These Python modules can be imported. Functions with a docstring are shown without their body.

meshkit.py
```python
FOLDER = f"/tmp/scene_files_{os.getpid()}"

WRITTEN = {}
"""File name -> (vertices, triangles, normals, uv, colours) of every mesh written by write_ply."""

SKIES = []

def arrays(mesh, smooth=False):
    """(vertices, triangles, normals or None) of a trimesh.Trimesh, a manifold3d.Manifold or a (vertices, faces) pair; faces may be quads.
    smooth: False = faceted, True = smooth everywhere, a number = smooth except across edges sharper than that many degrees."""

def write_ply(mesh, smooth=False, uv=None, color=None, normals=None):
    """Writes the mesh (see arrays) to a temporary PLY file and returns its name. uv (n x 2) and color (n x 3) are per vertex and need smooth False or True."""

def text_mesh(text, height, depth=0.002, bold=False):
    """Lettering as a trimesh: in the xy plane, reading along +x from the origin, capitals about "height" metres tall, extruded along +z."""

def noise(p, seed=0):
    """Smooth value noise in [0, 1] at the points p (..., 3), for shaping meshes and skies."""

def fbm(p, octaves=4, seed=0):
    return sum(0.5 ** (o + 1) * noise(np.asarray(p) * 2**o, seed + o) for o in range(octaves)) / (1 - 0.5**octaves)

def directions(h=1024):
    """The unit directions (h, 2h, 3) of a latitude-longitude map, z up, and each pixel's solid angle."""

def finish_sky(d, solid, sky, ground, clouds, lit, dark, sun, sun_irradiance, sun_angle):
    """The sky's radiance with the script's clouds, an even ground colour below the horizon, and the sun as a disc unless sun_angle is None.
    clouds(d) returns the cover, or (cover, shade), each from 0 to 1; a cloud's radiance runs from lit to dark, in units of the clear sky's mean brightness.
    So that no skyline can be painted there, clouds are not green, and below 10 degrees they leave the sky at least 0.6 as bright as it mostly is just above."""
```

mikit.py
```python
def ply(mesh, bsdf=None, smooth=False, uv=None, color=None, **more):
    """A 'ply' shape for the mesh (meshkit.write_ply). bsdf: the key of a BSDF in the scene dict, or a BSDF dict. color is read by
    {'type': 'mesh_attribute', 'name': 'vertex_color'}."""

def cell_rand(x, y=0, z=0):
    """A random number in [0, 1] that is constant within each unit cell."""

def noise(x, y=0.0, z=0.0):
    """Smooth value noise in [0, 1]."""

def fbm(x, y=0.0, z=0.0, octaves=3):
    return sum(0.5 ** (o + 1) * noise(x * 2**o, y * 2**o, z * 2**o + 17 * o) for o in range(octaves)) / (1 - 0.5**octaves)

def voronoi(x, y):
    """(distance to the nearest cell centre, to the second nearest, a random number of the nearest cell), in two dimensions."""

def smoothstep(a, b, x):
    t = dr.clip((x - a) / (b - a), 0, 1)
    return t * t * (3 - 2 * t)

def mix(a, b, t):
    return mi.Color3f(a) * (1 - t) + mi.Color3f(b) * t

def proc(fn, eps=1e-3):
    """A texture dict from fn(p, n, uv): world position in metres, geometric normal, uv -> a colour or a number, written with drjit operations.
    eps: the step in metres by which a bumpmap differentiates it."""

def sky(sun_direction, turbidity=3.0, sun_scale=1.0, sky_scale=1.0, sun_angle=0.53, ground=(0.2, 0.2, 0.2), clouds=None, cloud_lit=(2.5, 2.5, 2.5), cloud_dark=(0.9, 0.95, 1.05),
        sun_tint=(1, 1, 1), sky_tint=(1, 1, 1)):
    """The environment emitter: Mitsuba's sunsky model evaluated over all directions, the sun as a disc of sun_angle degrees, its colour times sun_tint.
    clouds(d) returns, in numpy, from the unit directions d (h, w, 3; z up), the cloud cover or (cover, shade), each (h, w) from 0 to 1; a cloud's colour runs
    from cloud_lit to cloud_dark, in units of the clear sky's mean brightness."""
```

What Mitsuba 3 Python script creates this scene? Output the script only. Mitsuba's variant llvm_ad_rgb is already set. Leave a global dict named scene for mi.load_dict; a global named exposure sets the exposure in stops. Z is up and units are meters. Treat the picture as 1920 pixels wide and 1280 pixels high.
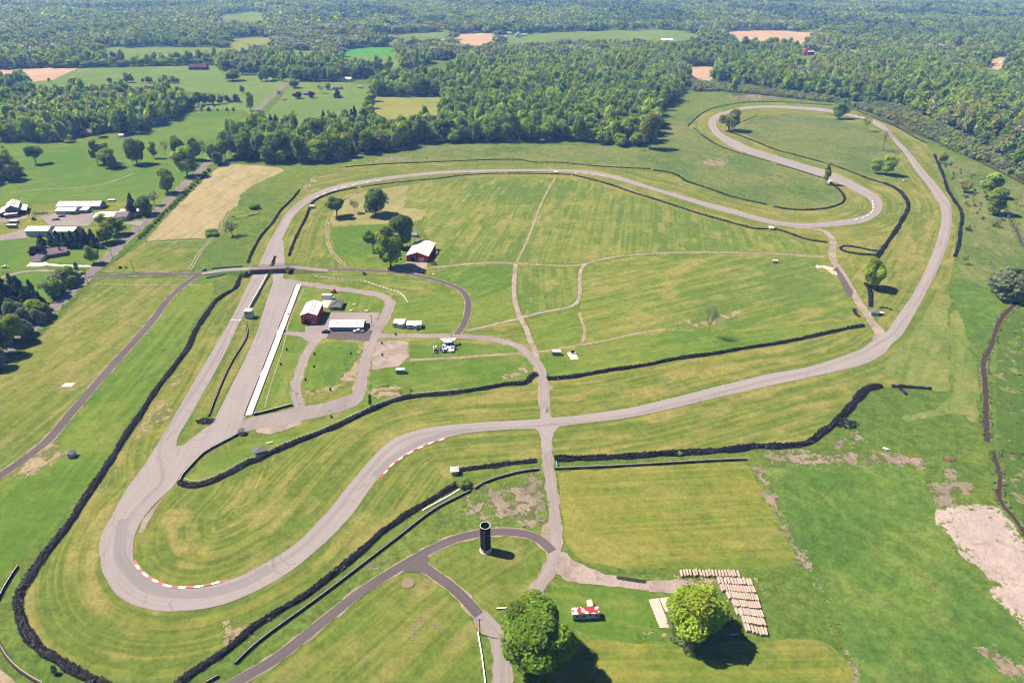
"""A country race circuit seen from the air: fields, woods, tyre walls, paddock."""
import math, random, numpy as np, trimesh, drjit as dr, mitsuba as mi, mikit, meshkit
from mikit import noise, fbm, smoothstep, mix, cell_rand
from scipy.spatial import Delaunay, cKDTree
from scipy.interpolate import CubicSpline
import shapely, shapely.affinity
from shapely.geometry import Polygon, Point, LineString
from shapely.ops import unary_union
T = mi.ScalarTransform4f
scene, labels = {}, {}
# ------------------------------------------------------------------ camera, sky, exposure
CAM_H, PITCH = 180.0, math.atan(710 / 1280)
HAZE = 8e-5
scene['haze_air'] = {'type': 'homogeneous', 'albedo': {'type': 'rgb', 'value': [.93, .96, .99]}, 'sigma_t': {'type': 'rgb', 'value': [HAZE * .38, HAZE * .82, HAZE * 2.3]}}
scene['camera'] = {'type': 'perspective', 'fov': 2 * math.degrees(math.atan(.75)), 'fov_axis': 'x', 'near_clip': 1.0, 'far_clip': 30000.0,
    'to_world': T().look_at(origin=[0, 0, CAM_H], target=[0, math.cos(PITCH), CAM_H - math.sin(PITCH)], up=[0, 0, 1]), 'medium': {'type': 'ref', 'id': 'haze_air'}}
SUN = (-.956 * math.cos(math.radians(53)), .292 * math.cos(math.radians(53)), math.sin(math.radians(53)))
scene['sky'] = mikit.sky(SUN, turbidity=3, sun_scale=1.33, sky_scale=.33, sun_tint=(.965, .98, 1.1), ground=(.1, .13, .06))
exposure = 2.4
# ------------------------------------------------------------------ survey data, metres (x right, y away)
D = {}
D['trackA']=[[-170.2,411.7],[-161.9,349.8],[-159.7,324.5],[-155.0,272.1],[-152.1,240.6],[-150.6,217.3],[-150.6,203.9],[-149.1,192.7],[-148.3,185.7],[-147.4,180.4],[-144.9,174.1],[-141.7,169.2],[-138.7,164.4],[-135.2,160.6],[-130.1,155.5],[-125.5,152.5],[-121.4,150.4],[-116.4,148.9],[-110.9,147.9],[-103.3,148.1],[-95.4,149.6],[-89.9,151.9],[-83.9,155.9],[-78.3,160.6],[-73.3,166.3],[-69.4,172.3],[-65.6,178.6],[-62.3,185.2],[-59.2,192.7],[-56.0,203.9],[-53.0,212.7],[-49.3,220.7],[-44.2,226.9],[-37.5,232.7],[-29.9,237.2],[-24.4,240.2],[-15.9,242.5],[-7.0,243.7],[0.0,244.5],[10.6,244.9],[22.5,246.9],[35.8,249.7],[48.1,252.1],[60.8,255.9],[73.9,260.5],[87.4,265.8],[101.4,271.2],[111.9,274.9],[124.4,279.6],[142.8,285.9],[158.3,291.4],[170.4,296.1],[181.2,300.8],[193.3,309.0],[201.6,317.5],[207.3,323.9],[211.7,327.5],[227.2,346.5],[243.2,367.3],[259.2,388.5],[277.7,413.4],[295.9,438.2],[315.3,466.5],[333.7,494.4],[352.3,525.2],[366.7,552.3],[377.9,577.2],[386.3,600.8],[396.6,635.0],[408.0,672.7],[421.1,714.5],[433.9,756.1],[445.5,799.5],[461.0,850.6],[471.7,897.8],[470.4,935.5],[460.2,961.0],[447.5,991.8],[421.5,1011.9],[368.7,1024.4],[326.8,1009.9],[291.8,976.2],[265.5,939.1],[250.8,897.8],[244.2,861.2],[241.4,813.2],[245.9,763.4],[258.1,732.4],[275.9,695.1],[289.9,664.8],[298.6,642.2],[305.6,619.2],[308.5,599.2],[309.9,583.4],[306.3,565.3],[297.3,546.7],[284.3,534.4],[268.9,525.9],[249.2,519.5],[226.5,516.3],[205.4,526.5],[187.7,546.7],[170.6,566.0],[150.7,589.6],[133.5,610.7],[118.3,630.6],[102.7,651.5],[91.1,661.9],[73.9,672.7],[45.2,677.7],[8.5,677.9],[-45.0,674.7],[-79.7,667.8],[-112.8,654.3],[-138.9,639.5],[-158.3,624.4],[-171.5,607.4],[-180.1,584.9],[-184.7,559.4],[-184.7,531.8],[-182.2,506.4],[-179.3,479.6],[-175.6,453.0],[-172.1,431.5]]
D['trackB']=[[-161.0,412.6],[-156.1,349.8],[-152.8,324.5],[-147.4,272.1],[-145.5,246.5],[-143.2,233.4],[-133.1,210.4],[-134.8,201.4],[-136.5,192.7],[-136.6,187.9],[-136.1,183.1],[-134.4,177.3],[-132.4,172.8],[-130.2,168.9],[-127.4,165.6],[-124.5,162.8],[-119.7,159.7],[-116.4,158.3],[-112.1,157.2],[-107.0,156.8],[-102.7,157.2],[-98.8,158.3],[-94.7,160.3],[-91.3,162.1],[-87.0,165.4],[-81.4,171.1],[-76.6,176.8],[-73.4,183.1],[-71.4,187.9],[-69.1,192.7],[-66.1,202.4],[-62.6,212.7],[-59.0,222.4],[-55.9,229.8],[-52.3,236.0],[-47.7,240.6],[-42.2,243.7],[-35.4,246.1],[-28.0,247.7],[-19.1,248.9],[-9.6,250.1],[0.0,250.9],[13.2,252.5],[18.6,253.4],[30.3,255.0],[42.8,258.0],[55.5,261.4],[68.9,266.7],[82.6,272.1],[96.8,278.2],[111.4,284.0],[128.1,290.7],[146.6,296.1],[163.1,303.5],[176.7,310.6],[186.2,316.3],[194.3,323.3],[207.6,334.3],[222.2,351.9],[242.6,376.9],[263.8,404.8],[284.2,433.4],[303.2,461.2],[324.8,494.4],[341.6,521.4],[352.6,541.2],[362.4,562.3],[370.5,584.9],[382.3,617.5],[399.0,672.7],[412.2,710.1],[426.9,756.1],[439.3,799.5],[454.5,850.6],[458.9,888.0],[462.4,918.0],[452.3,942.7],[438.0,968.6],[412.4,987.8],[361.9,1003.8],[320.7,989.4],[296.0,964.8],[277.2,939.1],[260.4,897.8],[254.1,861.2],[254.0,827.2],[260.9,786.3],[272.1,751.3],[290.1,714.5],[304.8,684.8],[314.1,667.8],[319.2,639.3],[322.2,615.8],[322.8,596.0],[321.1,580.3],[313.7,560.9],[302.0,541.2],[287.7,525.9],[271.4,515.0],[252.3,510.1],[230.0,506.9],[209.2,511.3],[201.8,515.7],[184.2,534.4],[167.4,553.7],[148.2,578.0],[131.5,600.0],[116.3,618.4],[100.7,636.8],[89.5,648.7],[72.8,661.0],[45.6,667.8],[8.4,669.7],[-44.4,664.8],[-78.6,657.2],[-111.2,643.2],[-136.6,627.0],[-149.1,615.8],[-162.4,599.2],[-172.1,581.0],[-175.9,555.1],[-176.8,534.4],[-174.9,512.5],[-171.2,482.9],[-166.6,453.0],[-164.7,428.7]]
D['roads']={"public_road":[6.6,[[-260.8,274.4],[-266.0,305.7],[-270.6,338.7],[-273.6,365.8],[-278.2,409.1],[-279.7,419.6],[-281.9,443.0],[-285.5,468.6],[-289.9,506.4],[-291.3,531.8],[-295.4,562.3],[-299.5,592.8],[-304.8,631.4],[-306.2,649.6],[-312.9,703.6],[-317.6,734.8],[-334.5,841.7],[-350.0,949.9],[-361.2,1037.1],[-372.2,1129.9],[-384.2,1239.2],[-395.8,1348.7]]],"access_road":[4.6,[[-277.4,410.8],[-272.6,411.7],[-258.2,414.3],[-241.4,416.1],[-223.8,416.1],[-213.2,416.1],[-205.5,416.9]]],"east_access":[3.6,[[-124.1,422.3],[-114.5,423.7],[-103.6,423.2],[-90.8,421.4],[-77.4,419.6],[-68.0,416.1],[-53.9,409.1],[-42.8,401.5],[-33.7,393.3],[-29.1,384.5],[-26.5,373.9],[-26.1,360.1],[-27.1,346.5],[-29.2,336.8],[-31.4,330.0]]],"paddock_entry":[4.2,[[-205.5,416.9],[-206.9,413.4],[-208.6,404.8],[-209.9,391.7],[-210.1,380.7],[-209.0,367.3],[-206.8,348.5],[-205.3,326.3],[-205.0,322.7],[-204.5,304.6],[-203.2,284.0],[-202.1,265.4],[-201.0,250.5],[-200.1,236.8],[-201.4,227.6],[-203.2,220.0],[-205.4,213.3],[-208.3,205.1]]],"yard_loop":[5.4,[[-147.0,406.5],[-137.0,401.5],[-120.4,396.5],[-111.2,393.3],[-86.2,385.3],[-78.8,380.7],[-75.0,375.4],[-73.3,368.7],[-73.6,356.7],[-74.5,345.2],[-75.9,335.5],[-76.0,324.5],[-75.9,307.3],[-75.1,293.0],[-72.8,271.2]]],"paddock_loop":[4.2,[[-98.2,261.4],[-102.0,269.8],[-105.3,280.6],[-106.7,290.4],[-107.7,303.5],[-107.9,315.7],[-106.7,324.5],[-104.7,330.6]]],"east_road":[4.4,[[-76.7,331.8],[-67.6,330.6],[-52.9,330.6],[-38.2,330.6],[-23.5,329.3],[-8.7,326.3],[0.0,321.5],[4.3,318.0],[8.4,310.6],[12.4,301.9],[14.5,293.0],[15.4,281.5],[15.4,269.8],[15.0,261.0],[15.4,252.5],[15.4,246.5]]],"south_road":[3.8,[[15.4,246.5],[15.0,238.7],[14.6,229.4],[14.7,222.4],[15.2,214.0],[15.5,202.4],[15.8,192.7],[15.8,185.7],[15.6,179.1],[14.9,172.8],[12.9,165.6],[10.1,159.9],[7.5,155.1],[4.2,148.1]]],"silo_drive":[3.5,[[-82.8,120.6],[-79.3,123.3],[-74.5,127.2],[-69.9,131.0],[-62.3,140.0],[-55.9,147.9],[-49.0,156.1],[-41.3,163.3],[-35.4,168.4],[-29.0,173.6],[-20.0,179.1],[-11.2,181.9],[-5.8,182.5],[0.0,182.4],[4.8,181.5],[9.9,178.6],[14.2,173.1]]],"gate_drive":[3.5,[[-33.4,169.2],[-31.0,167.3],[-26.6,163.3],[-21.2,158.8],[-15.5,152.9],[-10.4,146.5]]],"concrete_drive":[5.0,[[-10.4,146.5],[-6.6,142.2],[-3.7,137.4],[-3.0,131.0],[-3.0,123.3],[-3.1,115.4]]]}
D['dirt']={"barn_road":[2.5,[[-64.3,420.5],[-57.4,425.1],[-46.9,428.7],[-29.1,433.4],[-11.0,435.8],[2.6,434.4],[22.5,431.5],[43.5,430.6],[51.1,434.4],[64.9,443.0],[84.5,450.0],[113.5,454.0],[142.2,455.0],[181.1,452.5],[199.1,450.0],[218.1,446.0]]],"north_track":[1.7,[[2.6,434.4],[6.4,453.0],[12.9,488.6],[19.4,531.8],[26.2,574.2],[34.1,614.1],[41.4,647.8]]],"south_track":[2.9,[[2.6,434.4],[2.1,424.1],[1.4,404.8],[1.3,380.7],[3.2,362.3],[4.9,351.9],[8.1,338.7],[10.1,324.5],[12.4,312.9],[13.1,300.8]]],"west_branch":[2.3,[[50.3,433.4],[46.6,425.1],[44.3,410.8],[42.5,390.1],[40.4,376.9],[35.8,368.0],[27.6,363.7],[15.7,358.7],[5.3,352.5],[0.0,349.8],[-13.0,342.6],[-25.1,336.8]]],"meadow_track":[1.9,[[12.4,312.3],[21.3,315.2],[28.5,318.0],[39.4,321.5],[50.8,325.1],[66.4,332.4],[86.0,338.7]]],"stage_track":[2.2,[[-53.0,304.6],[-44.3,305.4],[-29.2,306.8],[-14.0,309.0],[0.0,310.6],[8.4,312.3]]],"short_track":[1.7,[[39.8,359.4],[39.9,349.8],[40.6,340.0],[39.6,329.3],[37.5,322.7]]],"corner_road":[4.6,[[219.5,506.4],[229.4,505.2],[237.8,500.3],[239.5,487.5],[233.8,468.6],[224.1,446.0],[219.4,422.3],[214.3,394.1],[209.7,370.9],[207.4,355.3],[205.2,341.9],[204.1,331.8]]],"barn_rut":[0.9,[[-147.7,530.5],[-146.2,515.0],[-143.1,500.3],[-137.2,477.3],[-127.7,453.0],[-119.5,438.2],[-114.0,429.7]]],"barn_rut_b":[0.9,[[-145.2,529.2],[-144.5,515.0],[-141.5,500.3],[-135.6,477.3],[-126.4,454.0],[-117.8,439.1],[-112.5,429.7]]],"field_rut":[0.9,[[-215.1,422.3],[-218.8,444.0],[-222.5,467.6],[-223.2,489.8],[-224.9,507.6],[-229.8,526.5],[-234.0,553.7]]],"field_rut_b":[0.9,[[-216.9,422.3],[-220.7,444.0],[-224.4,467.6],[-225.2,489.8],[-227.0,507.6],[-231.9,526.5],[-236.2,553.7]]],"meadow_brook":[1.8,[[-447.9,597.6],[-437.6,604.1],[-421.4,609.1],[-403.9,612.4],[-389.6,617.5],[-379.4,626.2],[-373.6,644.1],[-369.1,661.0]]],"cable_trench":[0.6,[[-131.3,394.1],[-130.5,381.4],[-129.5,365.8],[-128.1,349.8],[-124.7,330.6],[-121.5,311.8],[-119.0,291.4],[-116.1,271.2],[-114.5,261.4]]],"stone_line":[0.9,[[-267.7,400.6],[-254.3,399.8],[-242.0,399.0],[-228.1,398.6],[-214.3,398.2],[-202.6,398.6],[-191.8,399.8]]],"lane_fence_path":[0.8,[[-270.1,477.3],[-255.8,476.2],[-240.8,477.9],[-225.3,480.7]]],"left_lane":[3.0,[[-285.8,417.8],[-295.1,420.5],[-309.8,421.4],[-323.5,420.5],[-330.7,415.2],[-333.8,409.1],[-340.2,398.2]]],"corner_lane":[3.0,[[-152.8,128.4],[-147.7,125.3],[-141.5,121.7]]]}
D['areas']={"pit_lane":[[-166.4,450.0],[-168.0,460.2],[-171.7,481.8],[-167.8,474.0],[-163.6,460.2],[-160.4,450.0],[-154.6,431.5],[-149.2,409.1],[-145.1,405.7],[-138.0,401.5],[-137.7,399.0],[-133.6,365.8],[-130.4,338.1],[-125.3,291.9],[-120.9,254.2],[-121.3,249.7],[-119.0,241.8],[-123.6,235.3],[-129.3,227.6],[-130.9,220.7],[-132.5,213.0],[-132.9,209.8],[-134.8,201.7],[-143.4,217.3],[-145.1,232.0],[-140.0,233.4],[-135.7,245.7],[-133.9,247.7],[-134.3,256.3],[-136.0,275.8],[-138.2,302.4],[-142.4,338.1],[-149.3,375.4],[-153.7,402.3],[-162.5,428.7]],"paddock_apron":[[-121.3,249.7],[-121.1,251.7],[-116.1,254.2],[-107.4,257.6],[-100.6,261.0],[-95.4,262.7],[-89.1,264.5],[-80.7,269.4],[-76.3,272.6],[-76.1,276.3],[-70.6,274.4],[-70.0,267.6],[-72.3,262.7],[-78.2,258.0],[-87.0,253.8],[-92.5,251.7],[-102.1,247.7],[-110.8,245.3],[-118.1,242.5],[-120.9,240.6]],"gravel_apron":[[-120.0,241.8],[-111.0,245.9],[-102.3,248.3],[-92.6,252.3],[-89.3,253.4],[-90.4,250.1],[-95.8,246.5],[-100.7,242.9],[-105.8,240.6],[-112.0,241.8],[-114.7,239.4],[-116.9,235.7],[-121.3,232.0],[-124.4,228.4],[-127.7,221.4],[-130.8,215.0],[-131.7,213.0],[-130.3,221.4],[-128.4,227.6],[-123.2,234.2]],"hairpin_shoulder":[[-131.9,209.2],[-133.4,201.4],[-135.5,192.7],[-136.1,188.5],[-135.7,183.9],[-135.7,182.3],[-134.1,181.7],[-133.9,184.9],[-133.9,190.4],[-133.8,197.0],[-132.7,206.0]],"yard_paving":[[-116.9,341.3],[-109.1,343.9],[-105.9,351.9],[-106.7,359.4],[-77.8,359.4],[-77.7,351.2],[-77.0,336.8],[-75.1,329.3],[-78.3,324.5],[-87.0,324.5],[-93.6,328.1],[-102.3,328.1],[-107.1,323.9],[-111.6,324.5],[-115.5,329.3],[-126.7,332.4],[-126.4,335.5],[-115.2,334.9]],"hut_pad":[[-116.3,366.5],[-114.4,381.4],[-109.5,381.4],[-109.4,365.8]],"dark_yard":[[-101.9,336.2],[-78.0,337.4],[-77.7,324.5],[-90.3,326.3],[-101.7,328.1]],"barn_gravel":[[-71.7,438.2],[-57.6,437.2],[-57.4,428.7],[-60.6,422.3],[-62.0,416.1],[-67.8,416.9],[-76.4,420.5],[-80.3,422.3],[-76.2,431.5]],"sandy_lot":[[-73.8,323.9],[-64.0,325.7],[-57.0,323.9],[-55.1,315.7],[-54.4,308.4],[-57.7,298.7],[-65.0,296.6],[-70.9,294.5],[-72.4,304.6],[-73.2,315.7]],"gravel_spur":[[18.0,183.1],[18.7,174.6],[21.2,170.1],[25.5,166.3],[30.6,163.3],[37.6,161.9],[45.4,160.8],[56.0,160.3],[60.2,159.4],[63.3,157.7],[59.2,155.1],[51.4,155.1],[43.7,155.9],[35.2,158.1],[24.7,158.3],[18.5,159.9],[16.9,162.6],[14.4,164.0],[16.5,171.6]],"road_shoulder":[[10.3,180.2],[12.4,192.7],[13.7,203.0],[13.2,210.8],[14.4,210.8],[15.1,198.5],[15.2,185.7],[15.2,179.1],[13.2,176.1]],"gate_fill":[[-38.9,165.1],[-34.9,169.2],[-30.7,172.6],[-28.8,174.1],[-29.1,171.1],[-28.9,167.7],[-26.7,164.2],[-24.3,161.7],[-27.6,162.8],[-31.0,163.8],[-35.1,163.8]],"cross_north":[[12.7,252.1],[13.6,255.4],[14.0,260.5],[16.3,260.5],[16.5,255.4],[18.6,253.0],[18.2,250.5],[12.9,250.1]],"cross_south":[[10.4,244.9],[11.7,242.5],[12.5,237.9],[12.8,229.1],[16.6,229.1],[17.2,236.8],[18.5,242.5],[21.3,246.9],[21.4,248.5],[10.4,247.3]],"corner_flare":[[194.8,324.5],[200.5,331.8],[204.0,341.9],[209.5,345.9],[208.2,338.1],[207.6,333.7],[201.5,324.5]],"mat_strip":[[217.0,425.1],[220.3,428.7],[213.5,388.5],[209.5,381.4],[206.5,381.4]],"slab_pad":[[44.1,152.5],[47.5,153.1],[48.9,142.0],[45.7,141.8]],"slab_pad_b":[[47.7,153.1],[53.6,154.0],[55.6,149.2],[48.7,147.7]],"house_drive":[[-329.3,428.7],[-331.3,440.1],[-323.9,440.1],[-317.5,434.4],[-309.1,432.5],[-297.7,431.5],[-284.4,431.1],[-284.1,427.8],[-295.9,428.3],[-306.9,428.7],[-316.0,430.6],[-319.2,428.7]],"farm_yard":[[-384.8,534.4],[-384.3,525.2],[-376.6,541.2],[-356.1,535.8],[-344.5,542.6],[-334.0,525.2],[-331.3,510.1],[-342.4,511.3],[-356.3,510.1],[-359.7,485.2],[-367.6,481.8],[-378.6,477.3],[-390.9,484.0],[-381.6,494.4],[-377.0,505.2],[-360.4,510.1]],"farm_lane":[[-410.8,526.5],[-398.7,534.4],[-389.7,530.5],[-398.1,520.1],[-407.5,515.0]],"store_lot":[[-307.1,517.6],[-297.7,522.7],[-292.2,520.1],[-290.8,510.1],[-302.5,515.0]]}
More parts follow.
